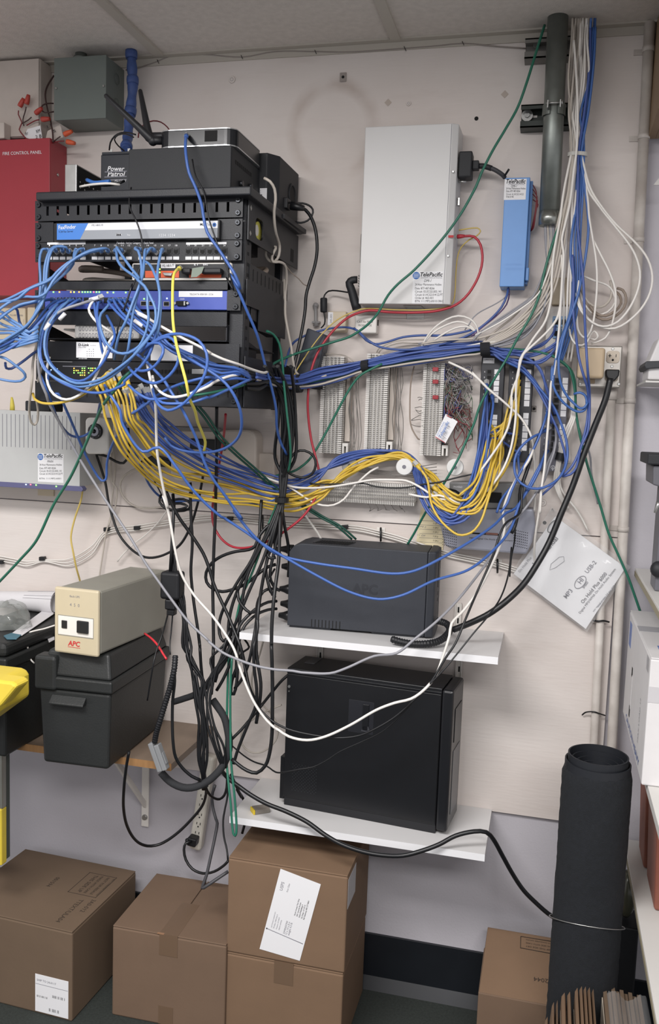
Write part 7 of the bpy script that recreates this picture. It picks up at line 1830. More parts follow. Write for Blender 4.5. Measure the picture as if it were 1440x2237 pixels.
for k,(lab,dx) in enumerate((('upper of two dark green cables slanting from the rack to the battery backup',0),('lower of two dark green cables slanting from the rack to the battery backup',-9))):
    c(PC,lab,N,'GD',2.7,'F:%d,840,44;%d,872,40;%d,905,36;%d,955,30;%d,990,25;%d,1025,19;%d,1065,13;%d,1100,10;%d,1128,8;%d,1150,7;%d,1178,5'%(395+dx,420+dx,450+dx,485+dx,520+dx,560+dx,605+dx,660+dx,705+dx,745+dx,778+dx))
c(PC,'thick green cable slanting across the pale grey cabinet to the left edge',N,'G',3.4,'A2:560,1080,49;470,1150,50;360,1300,49;230,1470,46;150,1640,42|L1:540,320,36;460,490,32;350,670,29;240,900,27;130,1030,25;-40,1210,22',None)
c(PC,'green cable hanging in a long narrow loop beside the lower white shelf',N,'G',2.9,'B4:1290,60,12;1240,180,14;1180,330,16;1120,520,17;1060,700,18;980,900,19;900,1080,20;860,1240,20;830,1400,21;800,1550,22|B5:770,150,23;755,500,24;745,900,25;740,1200,26;765,1500,28;790,1728,29;800,1900,29.5;815,2020,30;835,2045,30;848,2000,30;845,1850,29.5;825,1600,29;795,1300,28;785,900,27;785,500,26;800,180,25')
c(PC,'green cable running down the right side past the bagged manual',N,'G',3.0,'O:140,195,7;260,280,7;380,390,6.5;425,560,6;430,760,5.5;440,920,5;480,1150,5;560,1480,5;640,1740,5;730,2020,4.5|F:1330,1165,4.5;1350,1210,4.5;1372,1260,4.5;1390,1310,4;1402,1345,3.5')
# green under blue bundle left
c(PC,'green cable dropping from the rack side bundle beside the black cords',N,'G',2.8,'Z5:310,370,30;350,390,28;390,450,26;410,560,25;420,700,24;440,900,23;460,1080,22;465,1200,20;450,1290,18')
# ---------------- red
c(PC,'long red cable from the telecom box looping under it and down to the left',N,'R',3.0,'F:998,517,5.5;1015,516,6;1036,517,6;1050,535,6;1054,570,6;1045,605,6;1025,640,6;1005,660,6.2;985,671,6.5;950,680,6.5;900,683,6.5;850,682,6;810,678,6;785,683,6;760,694,7;735,715,8;710,745,9;692,775,9.5;680,810,10;674,850,10;673,900,10;680,960,10;690,1000,10.5;698,1040,11;690,1085,12;665,1125,13;630,1155,14;590,1180,15;550,1195,15;510,1195,14;482,1175,13;465,1140,12;466,1090,12;478,1020,14;488,960,20;493,905,30',None,'bootR')
c(PC,'thin yellow wire looping from the telecom box side beside the red cable',N,'YD',1.6,'F:1003,503,5;1020,500,5.5;1043,498,5.5;1050,505,5.5;1042,515,5;1025,524,4.5;1008,540,4;1000,560,4;996,600,4;994,640,4.5;986,666,5.5;940,676,6;870,677,6;800,674,6;770,682,6.5;735,700,7;705,728,8;680,760,9;660,790,10;645,815,12;635,840,14')
# ---------------- white / grey
c(PC,'white cable from the blue switch slanting right across the loops to the rack side',N,'W',2.9,'F:282,672,44|A2:620,420,48;770,510,50;900,590,51.5;1100,700,52.5;1300,800,52;1440,880,51|A3:420,310,49;570,380,47;720,430,44;850,480,38;970,515,33;1010,505,30')
c(PC,'white cable sagging under the loops and rising right to the rack side',N,'W',2.9,'A2:790,1140,50;810,1230,52;880,1320,53;1000,1375,54;1120,1365,54;1240,1330,54;1360,1280,53;1440,1240,52|A3:480,610,50;560,575,48;650,545,46;735,532,44')
c(PC,'long white cable hanging from the rack and sagging in front of the computer',N,'W',3.1,'A2:730,1010,49;760,1160,50;790,1330,50|A4:385,90,49;395,200,47;398,340,44;404,480,42;425,620,40;450,750,38;480,880,36|B4:80,20,35;130,170,34;170,380,33.5;205,580,33;270,830,32;400,1050,31;600,1280,31;740,1480,31.5;830,1640,32|B5:900,330,32.5;1020,620,33;1170,840,33;1300,950,33|C6:270,470,33;340,515,33;430,533,33;520,515,33;640,460,33;770,385,33;860,350,33;940,330,32.5;1000,290,31;1060,220,29;1095,130,27.5;1130,20,26.5|U:1140,545,25;1200,480,22;1280,370,19;1350,230,15;1400,90,12|A7:510,1749,11;555,1580,11;660,1370,10.5;800,1160,10;850,1040,9')
c(PC,'white cable bowing down left in front of the rack bottom lights',N,'W',2.9,'F:262,722,46;240,745,47.5;225,780,49;212,815,49.5;198,840,49.5;175,862,49;145,873,48.5;118,862,48;105,840,47.5;102,810,47;108,780,46')
c(PC,'white cable with a bent end leaving the blue switch middle',N,'W',2.8,'F:214,652,43;203,658,45;194,675,46;200,690,46.5;213,705,46.5;232,718,46.5;248,730,45;258,745,43',None,'bootW')
c(PC,'off-white cable hanging in a long thin hook beside the rack left rail',N,'WG',2.8,'F:90,735,44;80,755,44;72,790,44;70,830,44;66,865,42;64,900,38;68,922,36;76,928,35;82,918,35;83,895,36;80,870,38;84,830,40;95,790,42')
c(PC,'long grey cable slung from the rack below the battery backup to the right',N,'GR',3.1,'A1:1110,620,44;900,690,47;700,760,48.5;560,870,49;490,1000,49;440,1200,49;430,1350,48.5;460,1560,47;520,1700,46|L1:320,0,44;390,130,40;450,240,37;560,430,34;720,680,33;840,860,33;960,1060,33|B4:0,870,33;150,1080,33;350,1340,33;560,1540,33.5|B5:560,10,34;700,120,34;850,190,34;1050,260,34.5;1250,300,34.5;1440,315,34|C6:400,200,34;540,205,33.5;620,180,33;760,120,31.5|U:870,690,30;960,620,29;1060,540,27;1160,440,23;1250,330,19;1330,220,15;1390,100,12|A7:760,1700,11;880,1530,10;960,1400,9;1010,1200,8;1080,1050,6;1090,960,4.5',None,'bootG')
c(PC,'longest white cable dropping from the ceiling bundle past the grey patch panel',N,'W',2.8,'T8:770,30,8;790,300,9;800,600,9;790,900,9;770,1050,9;740,1300,9|Z3:450,260,9;420,400,9;440,560,9;425,800,9;410,1040,9;395,1300,9;370,1550,9;340,1800,9|A7:1050,300,9;1035,560,9;1005,900,9.5;975,1250,10;940,1500,11;925,1749,12|K:1130,300,12;1110,480,11;1085,640,9;1070,800,6;1075,920,3')
c(PC,'left white cable swinging from the conduit down across the black patch panels',N,'W',2.8,'F:1248,338,8|Z3:440,-100,8.4;400,200,8.8;340,520,9;315,800,9;310,1000,9;250,1250,9;120,1440,9|A6:1060,520,9;1000,620,9;985,760,9;930,900,9;915,1050,9|A7:610,450,9;605,600,9;570,780,9.5;500,930,10;400,1080,11;280,1250,12;130,1470,13;0,1565,14|A5:1440,470,14;1370,430,14;1280,370,13.5;1180,325,13;1080,318,13;900,320,13;760,345,13;600,370,13;450,382,13;300,375,13.5;200,345,14;100,310,15;0,270,17')
c(PC,'right white cable swinging from the conduit down across the black patch panels',N,'W',2.8,'Z3:420,560,8.6;425,900,8.8;380,1200,9;300,1330,9;160,1470,9;60,1560,9|A6:1030,570,9;1000,660,9;970,800,9;960,1000,9|A7:655,450,9;655,620,9;640,800,9.5;605,1000,10;570,1120,10.5;520,1240,11;440,1370,12;330,1500,13;200,1600,14;60,1650,14.5|A5:1440,440,14.5;1340,455,14;1200,430,13.5')
c(PC,'white cable crossing diagonally over the two black patch panels',N,'W',2.8,'A6:340,640,8.5;450,690,9;560,750,9;700,880,9|A7:160,170,9;320,335,9;480,470,9;600,575,8.5;700,670,8.5;780,790,8;830,900,8;855,1050,7;865,1300,6;870,1600,5;860,1749,4')
c(PC,'white cable in the small hanging bow above the horizontal punch-down block',N,'W',2.6,'A5:240,360,13;330,420,12.5;430,485,12;520,518,12;610,515,12;690,470,11.5;760,380,11;830,310,10.5;900,250,10;960,220,9')
# conduit fan to trunk
FN=[('1270,0;1210,180;1080,340;900,430;720,485;640,505','GR'),('1255,0;1190,200;1040,380;880,460;740,490;640,500','GR'),('1240,-30;1180,150;1060,300;900,400;760,450;620,470;400,520;200,545;-40,595','W'),('1225,-30;1140,120;1020,230;880,330;720,390;600,420;420,430;260,440;90,470','WG'),('1200,-40;1110,70;960,180;820,270;680,345;600,385','W'),('1190,-40;1080,60;920,170;780,260;620,370;460,420;250,450;60,470','GR'),('1170,-30;1060,90;930,230;800,330;690,420;650,480','WG'),('1262,-40;1210,120;1150,250;1050,350;920,420;780,470;690,490','GR'),('1245,40;1170,250;1050,400;900,470;760,495','GR'),('1130,20;1000,130;840,240;690,330;600,400;560,450','GR')]
for k,(sp,col) in enumerate(FN):
    top='Z3:%d,-120,6.8;%d,160,6.8;%d,420,7|A6:'%(230+14*k,240+10*k,250+9*k) if col!='W' else 'F:1256,120,7.6;1250,250,7.6;1252,338,7.6|Z3:%d,-160,7.6;%d,160,7.5;%d,420,8|A6:'%(450,390+8*k,345+8*k)
    c(PC,'grey or white cable fanning out of the big conduit towards the blue trunk',N,col,2.3,top+';'.join(q+',%.1f'%(7+ (k%5)*.5) for q in sp.split(';')),'cables fanning from the conduit')
for k,sp in enumerate(['90,500,7;130,420;200,330,8;320,245;430,212,8.5;530,235;590,290,8;612,360;610,440,7','110,470,7;180,380,7.5;290,310;420,265,8;520,290;585,350,7.5;600,430,7','200,440,7;300,375,7.5;400,325;500,310,8;570,345;605,430,7']):
    c(PC,'white cable arched in a loop above the red-capped punch-down block',N,'W',2.4,'A6:'+sp,'white arched cables')
c('thin_wire','grey twisted wire slanting from the blue box to the white arched loops','wire','GR',1.5,'A6:900,0,6;840,60,7;740,120,7;640,170,7.5;570,225,8;530,290,8;490,340,7.5')
c(PC,'violet and blue wires leaving the bottom of the light blue box, right strand',N,'V',1.8,'F:1110,626,4;1113,640,5;1107,665,6;1085,690,7;1060,710,7.5;1030,735,7.5')
# ---------------- vertical bundle from the ceiling, right of the conduit
RB=random.Random(21)
for k in range(14):
    xt=1250+3.8*k+RB.uniform(-2,2); xm=1243+2.6*k+RB.uniform(-4,4); xe=1246+2.3*k
    pts=['%.0f,40,%.1f'%(xt+2,7+RB.uniform(-1.5,1.5)),'%.0f,85,%.1f'%(xt,7+RB.uniform(-1.5,1.5)),'%.0f,170,%.1f'%(xt-3+RB.uniform(-6,6),7+RB.uniform(-1.5,1.5)),'%.0f,250,%.1f'%(xm+RB.uniform(-4,4),7+RB.uniform(-1.5,1.5)),'%.0f,300,%.1f'%(xe,7+RB.uniform(-.8,.8)),'%.0f,338,%.1f'%(xe,7+RB.uniform(-.8,.8))]
    if k<5: pts+=['%.0f,420,8'%(1238+2*k+RB.uniform(-4,4)),'%.0f,490,8.5'%(1218+5*k),'%.0f,560,8.5'%(1205+6*k),'%.0f,640,8.5'%(1180+7*k),'%.0f,700,8.5'%(1130+8*k),'%.0f,745,8'%(1065+6*k),'%.0f,765,7.5'%(985+6*k)]; m,g='WG','pale ceiling cables turning to the trunk'; l='pale cable in the ceiling bundle turning left towards the blue trunk'
    elif k<10: pts+=['%.0f,430,8'%(1244+3*(k-5)+RB.uniform(-4,4)),'%.0f,520,8'%(1236+5*(k-5)+RB.uniform(-5,5)),'%.0f,600,8'%(1230+6*(k-5)+RB.uniform(-6,6)),'%.0f,680,7.5'%(1225+7*(k-5)),'%.0f,735,6'%(1222+8*(k-5)),'%.0f,790,5'%(1215+8*(k-5))]; m,g='W','pale ceiling cables running straight down'; l='pale cable in the ceiling bundle running straight down past the white jack box'
    else: pts+=['%.0f,430,8'%(1262+3*(k-10)+RB.uniform(-3,3)),'%.0f,520,8'%(1250+6*(k-10)),'%.0f,600,8'%(1252+5*(k-10)),'%.0f,680,8'%(1246+5*(k-10)),'%.0f,735,7'%(1228+6*(k-10)),'%.0f,790,7'%(1218+3*(k-10))]; m,g='BM','blue cables in the ceiling bundle'; l='blue cable in the ceiling bundle running down past the white jack box'
    c(PC,l,N,m,2.4,'F:'+';'.join(pts),g)
c(PC,'white cable making the widest loop to the right over the painted pipe, outer strand',N,'W',2.6,'F:1270,338,7.5|Z3:720,-140,8;850,70,8.5;1000,250,8.5;1200,440,8.5;1320,600,8.5;1370,780,8.5;1345,960,8.5;1250,1130,8.5;1100,1270,8.5;980,1330,8.5;860,1325,8.5;740,1270,8.5;640,1150,8.5;590,1000,8.5;600,830,8')
c(PC,'white cable making the widest loop to the right over the painted pipe, inner strand',N,'W',2.6,'F:1268,338,7|Z3:700,-120,8;820,60,8.2;960,240,8.5;1090,400,9;1190,560,9;1240,740,9;1220,920,9;1130,1120,9;1010,1260,9;900,1308,9;800,1300,9;690,1230,9;600,1100,8.5;570,960,8')
c(PC,'white cable coiled in a small bundle beside the jack box, outer turn',N,'W',2.5,'Z3:640,780,7;760,830,6.5;900,880,6;960,950,6;980,1060,6;900,1160,6.5;780,1190,7;690,1120,7;620,1000,7;600,880,6.5')
c(PC,'brownish white cable coiled in a small bundle beside the jack box, folded end',N,'WG',3.0,'Z3:930,830,5;945,920,5.5;930,1020,6;870,1090,6.5;790,1110,7;700,1060,7;640,960,7;610,860,7')
c(PC,'brownish cable in the twisted coil hanging beside the painted pipe',N,'WB',3.0,'Z3:1000,910,5;1060,930,5.5;1095,1010,6;1075,1110,6.5;1000,1190,7;900,1240,7;800,1220,7;720,1140,7;660,1020,7')
c(PC,'brownish cable in the twisted coil hanging beside the painted pipe, inner turn',N,'WB',3.0,'Z3:990,950,5;1030,990,6;1040,1070,6.5;980,1150,7.2;880,1200,7.4;790,1180,7.4;710,1090,7.4')
c(PC,'white cable hanging in a slim bow in front of the outlet box, left strand',N,'W',2.4,'F:1270,120,7;1268,250,7;1267,338,7.2|Z3:690,-40,8;710,180,8.5;745,390,8.5;780,620,8.5;790,850,8.5;775,1080,8.5;745,1290,8.5;690,1420,8.5;640,1420,8;590,1340,8;580,1200,7.5')
c(PC,'white cable hanging in a slim bow in front of the outlet box, right strand',N,'W',2.4,'Z3:740,380,8;830,560,8.5;920,740,8.5;980,920,8.5;985,1080,8.5;960,1240,8;930,1340,7.5;880,1430,7;800,1470,6.5;730,1490,6')
c(PC,'white cable curled like a small hook above the tan transformer',N,'W',2.4,'Z3:500,1260,7;510,1400,7.5;560,1490,8;630,1510,8;690,1470,8;720,1400,8;760,1360,7.5;800,1410,7.5;770,1450,7;700,1430,7')
c(PC,'left medium blue cable running past the white jack box into a loop',N,'BM',2.9,'F:1296,60,7;1292,130,7;1280,240,7;1266,338,7.4|Z3:575,-150,7.8;560,100,8;520,400,8.5;515,620,8.5;545,820,8.5;530,1080,8.5;470,1300,9;400,1500,9;340,1750,9;325,1950,9|O:150,330,9;140,480,9;190,640,9;280,770,8.5;400,860,8;480,885,8;540,860,8;565,790,8;550,690,8;480,650,8;410,670,7.5')
c(PC,'right medium blue cable running past the white jack box into a loop',N,'BM',2.9,'F:1301,60,7;1298,130,7.4;1286,240,7.4;1270,338,7.6|Z3:660,-160,7.8;690,80,8;700,260,8.5;690,420,8.5;650,700,8.5;590,980,9;520,1180,9;440,1420,9.5;390,1650,9.5|O:225,250,9.5;230,420,9.5;265,580,9;340,710,8.5;420,790,8.5;480,840,8.5;540,830,8.5;575,770,8.5')
c(PC,'left blue cable running down over the tan transformer to the big black cord',N,'B2',2.9,'Z3:530,560,9;545,860,9;540,1150,9;570,1420,10.5;600,1640,12;650,1830,12;690,1960,10;700,2100,8|O:580,900,7.5;560,1060,8;520,1220,8.5;460,1400,9;390,1540,9.5;310,1630,9.5;250,1660,9')
c(PC,'right blue cable running down over the tan transformer to the big black cord',N,'B2',2.9,'F:1290,60,7.6;1288,150,7.8;1276,250,7.8;1264,338,8|Z3:590,-150,8.4;585,60,8.8;590,300,9;625,620,9;650,900,9.5;660,1200,10;675,1500,12;690,1750,12.5;710,1980,9|O:600,850,8;590,1050,8.5;570,1150,9;500,1300,9.5;470,1420,9.5;440,1560,9.5;370,1640,9.5;270,1665,9')
c(PC,'grey cable slanting in front of the grey patch panel top to bottom',N,'GR',2.8,'A7:1100,780,5;1105,920,7;1085,1060,8;1030,1220,8.5;980,1370,9;900,1530,9.5')
for k in range(3):
    c(PC,'white cable taped flat beside the grey patch panel and trailing to the manual bag',N,'W',2.6,'O:%d,690,5;%d,800,5;%d,950,5;%d,1120,4.5;%d,1320,4;%d,1560,3.5;%d,1700,3;%d,1830,3;%d,1960,2.5;%d,2060,2'%(350+26*k,380+22*k,380+22*k,300+30*k,240+22*k,195+20*k,170+26*k,200+18*k,260+14*k,330+12*k),'white cables beside the grey panel')
c(PC,'white cable trailing from below the grey panel down behind the bagged manual',N,'W',2.6,'O:240,1500,3.5;235,1660,3;250,1800,2.5;330,1930,2;420,2040,2|F:1270,1130,1.6;1285,1160,1.6')
c(PC,'grey cable curving down right of the big black cord',N,'GR',2.4,'O:440,900,4;470,1080,3.5;560,1280,3;610,1440,2.5;620,1620,2;660,1820,1.6;700,2000,1.6')
# ---------------- right black cords
c(PW,'thick black cord from the metal outlet box sweeping down to the upper shelf',P_,'K',7.2,'F:1334,826,8.5;1330,845,8.5;1322,875,8.5;1300,930,8.5;1275,995,9;1252,1060,9.5;1225,1125,10.5;1200,1185,11.5;1175,1230,13;1145,1275,15;1110,1310,17;1070,1340,18;1030,1360,18;990,1376,17.5')
c('corrugated_tube','ribbed black tube curled on the upper shelf at the right end of the battery backup','cable tube','KR',8.5,'F:856,1396,23;875,1402,23.5;905,1407,23.5;935,1406,23;960,1400,21;976,1388,18.5;983,1374,15.5;975,1362,13;955,1356,11.5')
c(PW,'thin black cord from the patch panels sagging across the computer beside the white cable',P_,'K',2.6,'A7:1010,640,5;920,860,7;850,1040,8;800,1220,9;740,1400,10;720,1560,11;700,1749,12|U:1400,60,15;1340,220,18;1270,380,21;1210,520,25;1160,640,27.5|C6:1110,130,28.5;1030,260,30;940,350,31;860,420,31.5;760,480,32;680,512,32;580,522,32;460,508,32;340,480,32;260,440,32;190,370,31;150,290,29;130,200,27;110,110,24|B4:980,1600,20;900,1480,18')
c(PW,'thin black cord draping across the computer side to its vent',P_,'K',2.0,'U:1435,170,12;1420,300,16;1380,420,20;1310,520,24;1250,590,26;1170,690,28|C6:1090,200,29.5;980,310,30.5;880,420,31;800,490,31;700,540,31;590,590,31;530,630,31;460,665,31;400,675,31;320,690,30.5;275,690,28;230,660,26;170,640,24;120,610,22;60,560,20')
# ---------------- rack right side cords
c(PW,'black cord bowing from the plug on the speaker box down the right of the rack',P_,'K',4.2,'F:660,455,11;668,459,10;680,475,9;690,505,8.5;693,545,8.5;688,580,8.5;677,615,9;669,645,9.5;667,675,10;662,710,10.5;655,745,11;646,785,12;638,820,13;633,860,14;632,900,14.5;634,950,15;630,1000,15.5;622,1050,15.5;616,1100,15.5')
c(PW,'thin black cord looping beside the plug on the speaker box',P_,'K',2.4,'S:600,890,15;760,880,12;900,895,10.5;1000,895,10;1090,925,9.5;1140,980,9;1130,1060,9;1070,1130,9;980,1160,9;900,1150,9')
c(PC,'dirty white cable looping down the rack side with a knot of two turns',N,'WG',3.2,'S:480,555,31;560,600,31;620,700,30;635,850,29;615,1000,28;620,1160,27;640,1300,25;670,1400,22;690,1480,20;680,1600,20;630,1680,20;560,1680,20;510,1620,20;510,1540,20;570,1490,20.5;640,1490,20.5;620,1540,21;585,1620,21;600,1690,21;680,1690,20;750,1720,18;780,1800,16;785,1950,14;770,2100,13;760,2230,13|Z5:425,30,13;430,150,13;430,260,13;450,380,13;470,480,13;480,560,13;500,640,12;560,690,11;620,690,10.5;700,660,9.5')
c('flat_cable','grey flat cable sticking out in a loop from the router at the rack right rail','cable','WB',5.5,'S:30,1800,39;120,1840,37;230,1860,33;360,1870,29;460,1845,25;510,1810,22;490,1785,19;420,1790,18;320,1800,17;200,1810,16')
c('flat_cable','grey flat cable looping inside the rack left of the orange router, upper','cable','WB',6.0,'A8:1240,440,33;1120,415,31;960,390,30;800,375,30;680,375,30;620,370,31;640,350,32;760,350,33;880,360,33')
c('flat_cable','pale flat cable looping inside the rack left of the orange router, lower','cable','WG',4.5,'A8:1230,508,33;1080,498,31;900,490,30;760,480,30;680,488,31;660,500,32;780,510,33;900,515,33')
c('thin_wire','thin brown wire slanting from the rack side to the black cord','wire','WB',1.2,'S:760,1720,14;850,1840,12;950,1920,11;1010,1990,10;1060,2015,9.5')
c(PC,'blue cable hanging from the antenna router over the amplifier and down the rack',N,'B',3.2,'R2:575,155,39;570,180,41.5;568,230,42.5;575,300,43;590,380,43;630,470,43;665,570,43.5;680,660,44;700,740,44;760,830,44;820,920,44;870,1000,44;900,1080,43|Z5:70,0,43;120,100,42;180,240,40;240,380,37;270,480,34;300,600,31;340,740,28;370,880,25;375,1000,22;400,1100,19;440,1180,17',None,'bootB')
c(PW,'thin black lead from the rack top crossing the vent plate beside the blue cable',P_,'K',1.8,'R2:610,300,41;630,400,42.5;680,500,43;705,640,43.5;740,750,43.5;780,860,43.5;830,980,43.5;860,1090,42.5|Z5:45,20,42;80,90,41')
c(PW,'thin black lead curling down over the fax server from the amplifier',P_,'K',1.9,'R2:240,470,41;228,540,42.5;235,600,43;270,670,43.5;300,760,43.5;310,850,43.5;315,900,44;290,960,45;260,1040,45.5;240,1090,46|A2:560,110,47;500,300,47.5;430,480,47.5;400,600,47.5;385,730,47;380,850,46')
c('lead_wire','grey lead from the battery terminal looping over to the amplifier','wire','K',2.0,'F:239,328,24;241,312,25;250,298,26;265,290,27;280,290,28;296,294,30')
c('lead_wire','thin black lead looping from the battery lid behind the antenna foot','wire','K',1.6,'F:272,330,24;258,318,25;250,305,26;258,295,27;275,293,28;292,300,29')
c('lead_wire','dark red lead arching behind the antenna router','wire','RD',1.6,'F:302,300,27;306,282,24;318,270,22;335,264,20;352,267,18;366,278,17;372,288,16')
# small cords near ferrite
c(PW,'thin black cord through the ferrite core into the plug at the telecom box',P_,'K',1.9,'F:772,640,5.5;755,638,4.5;735,635,3.5;718,636,3;709,645,3;707.5,655,3;707.5,680,3;710,695,3;709,708,2.8;702,716,4')
c(PC,'grey stub of cable with black sleeve from the multi-pin plug to the light blue box',N,'KG',5.2,'F:1046,363,5;1058,363,5.2;1072,367,5.4;1085,373,5.2;1098,382,4.6;1103,388,4')
c(PW,'short black cable tie tail standing above the light blue box',P_,'K',2.4,'F:1103,384,5;1108,376,5.5;1112,370,6')
# ---------------- black cords at the lower left/centre
c(PW,'black cord looping from the camera to the right and back up',P_,'K',3.4,'L1:575,280,10;590,315,8;640,335,7;700,350,6.5;760,385,6;810,395,6;838,350,7;848,260,9;840,170,13')
c(PW,'black cord swagging from under the camera behind the cream battery backup',P_,'K',3.4,'L1:632,340,5;660,420,4;690,520,3.5;710,640,3.5;735,740,3.5;780,860,4;850,950,5;930,1005,6;1000,1015,7;1090,990,9;1180,930,11;1240,830,12;1290,680,13;1320,540,15;1340,400,19;1340,250,26')
c(PW,'black cord running diagonally from the coil of cord down to the shelf corner',P_,'K',4.2,'B4:110,-30,26;160,80,25;250,250,24;340,375,23;420,490,22.5;500,620,22;560,770,22;610,940,22;680,1100,22.5;760,1270,23;830,1440,24|B5:880,30,25;920,180,25;980,480,25;1060,650,24;1100,760,24')
c(PW,'left of two black cords hanging almost straight below the rack',P_,'K',3.8,'A4:640,700,20;650,800,20|B4:365,-20,20;372,250,20;385,500,20;370,800,20;385,1000,20;410,1200,20.5;440,1400,21;465,1600,21|B5:465,80,22;480,300,22;505,500,22')
c(PW,'right of two black cords hanging almost straight below the rack',P_,'K',4.0,'A4:830,160,30;828,330,28;828,560,24;822,800,21|B4:630,0,20;625,250,19;610,600,19;600,950,19;605,1300,20;608,1600,21|B5:605,100,22;600,350,22;585,560,22')
c(PW,'black cord dropping from the cable bundle along the shelf left end and hooking under it',P_,'K',4.2,'A5:200,420,15;200,560,16;190,760,17|B4:1310,200,19;1300,450,22;1290,700,25;1265,900,27;1240,1100,29;1220,1350,30;1215,1600,30.5|B5:1215,50,31;1225,400,31;1225,700,31;1220,980,31;1195,1180,31;1150,1310,31;1060,1385,31;960,1360,31;870,1300,30.5;800,1240,30')
c(PW,'black cord swinging out left in a wide loop from the second battery backup plug',P_,'K',4.0,'B4:1290,260,16;1180,330,17;1090,430,18;1045,540,18.5;980,580,18.5;840,600,18.5;700,645,18.5;590,720,18.5;530,820,18.5;535,920,18.5;600,990,18.5;700,1020,18.5;830,990,18.5;960,930,18.5;1080,830,18;1180,760,17;1260,735,16')
c(PW,'black cord falling from the bundle past the loop to the tied cords on the left',P_,'K',4.0,'B4:1110,60,14;1095,300,16;1080,500,18;1000,700,19;890,870,20;800,1020,20.5;720,1180,21;670,1330,21;670,1460,21.5;710,1540,22;770,1500,22;820,1560,23')
for k,(lab,sp) in enumerate([
 ('black cord from the topmost battery backup plug, curling under it','B4:1290,560,17;1240,590,17.5;1190,600,18;1170,640,18.5;1210,670,18.5;1260,660,18'),
 ('black cord from the topmost battery backup plug down to the shelf edge','B4:1270,580,16;1200,600,17;1160,720,18;1160,830,18.5;1190,960,19;1230,1060,19'),
 ('black cord from the third battery backup plug down behind the shelf','B4:1270,1000,16;1200,990,18;1130,1020,19;1080,1100,20;1060,1230,25;1070,1400,27;1040,1550,27.5|B5:1030,60,28;1035,300,28;1060,500,28;1050,680,28;980,850,28;910,1020,28;850,1180,28;820,1290,28'),
 ('black cord from the fourth battery backup plug bending down left','B4:1270,1120,16;1180,1130,18;1080,1180,20;960,1280,22;880,1380,23;850,1500,24|B5:830,60,24;780,240,24.5;700,420,25;640,520,25'),
 ('black cord from the lowest battery backup plug bending down left','B4:1270,1200,16;1180,1210,18;1060,1260,20;940,1370,22;890,1480,23|B5:870,60,24;860,240,25;850,440,25.5;820,560,25.5;790,540,25;800,420,24.5;850,280,24;910,120,23'),
 ('thin black cord dropping from the plugs between the third and fourth','B4:1250,780,17;1200,870,18.5;1180,930,19;1200,1020,19;1260,1080,18.5')]):
    c(PW,lab,P_,'K',3.8 if 'thin' not in lab else 2.6,sp)
c(PW,'black cord branching left at the shelf end and down behind the computer',P_,'K',3.8,'B4:860,1000,20;870,1100,21;920,1180,22;990,1240,22.5;1060,1240,23|B5:1010,80,26;960,280,26;900,410,26;830,500,25.5')
c(PW,'black cord crossing behind the white cable to the computer rear',P_,'K',3.8,'B5:1440,320,12;1330,410,14;1220,540,18;1100,690,22;1010,800,23;900,930,24;800,1030,25;740,1100,25')
# tied vertical mass
END=['590,1160,18;560,1215,19;540,1260,20;528,1320,21;520,1400,22;515,1480,23','606,1150,17;600,1180,17;604,1205,17;614,1212,16.5','596,1160,18;572,1230,19.5;545,1290,20.5;520,1350,21.5;490,1420,22.5;470,1490,23.5','612,1150,17;598,1210,18;590,1260,18.5;602,1285,17;612,1290,16.5','622,1150,15;628,1180,14;632,1215,13;630,1260,12','585,1160,18;550,1230,19;515,1300,20;500,1360,21;503,1420,22;520,1440,22.5','600,1160,18;580,1240,19;565,1330,25.5;560,1420,27;570,1500,27.5;560,1580,27']
for k in range(7):
    x=[628,622,640,634,616,645,610][k]; w=lambda s=5:R.uniform(-s,s)
    c(PW,'black cord in the thick tied bunch dropping from the rack to the shelf',P_,'K',4.0,'F:%d,800,%d;%d,850,%d;%d,920,%.1f;%d,1000,%.1f;%d,1050,16;%d,1092,16;%s'%(x-50+8*k,32-k,x-18+3*k,22-k//2,x+w(),18+w(1),x-4+w(),17+w(1),620+w(),616+w(),END[k]),'bunched black cords under the rack')
for k in range(5):
    w=lambda s=8:R.uniform(-s,s)
    c(PW,'black cord tucked into the lower right corner of the rack, merging into the tied bunch',P_,'K',4.6,'F:%d,%d,38;%d,%d,34;%d,%d,27;%d,%d,20;%d,%d,16;%d,960,16;%d,1020,16;%d,1092,16.5'%(538+w(4),812+9*k,562+w(4),815+8*k+w(4),590+w(),812+9*k+w(),615+w(),830+9*k,632+w(),870+5*k,630+w(),622+w(),617+w(4)),'black cords tucked at the rack corner')
for k in range(6):
    a=(k-2.5)*6; w=lambda s=15:R.uniform(-s,s)
    c(PW,'black cord in the slack bunch falling from the wall adapter beside the battery box',P_,'K',3.5,'B4:%d,600,%.1f;%d,820,25;%d,1080,%.1f;%d,1320,25.5;%d,1600,26|B5:%d,200,%.1f;%d,420,26.5;%d,640,27;%d,860,27;%d,1050,27;%d,1250,27;%d,1400,26.5;%d,1560,25'%(180+a,24+w(2)/2,205+a+w(),260+a*1.6+w(),25+w(1.5),300+a*1.8+w(30),330+a*2+w(40),370+a*2.4+w(40),26+w(1),440+a*2.6+w(40),475+a*2+w(30),500+a*2+w(30),495+a*2+w(22),485+a*3+w(),500+a*.8,510+a*.8),'slack black cords beside the battery box')
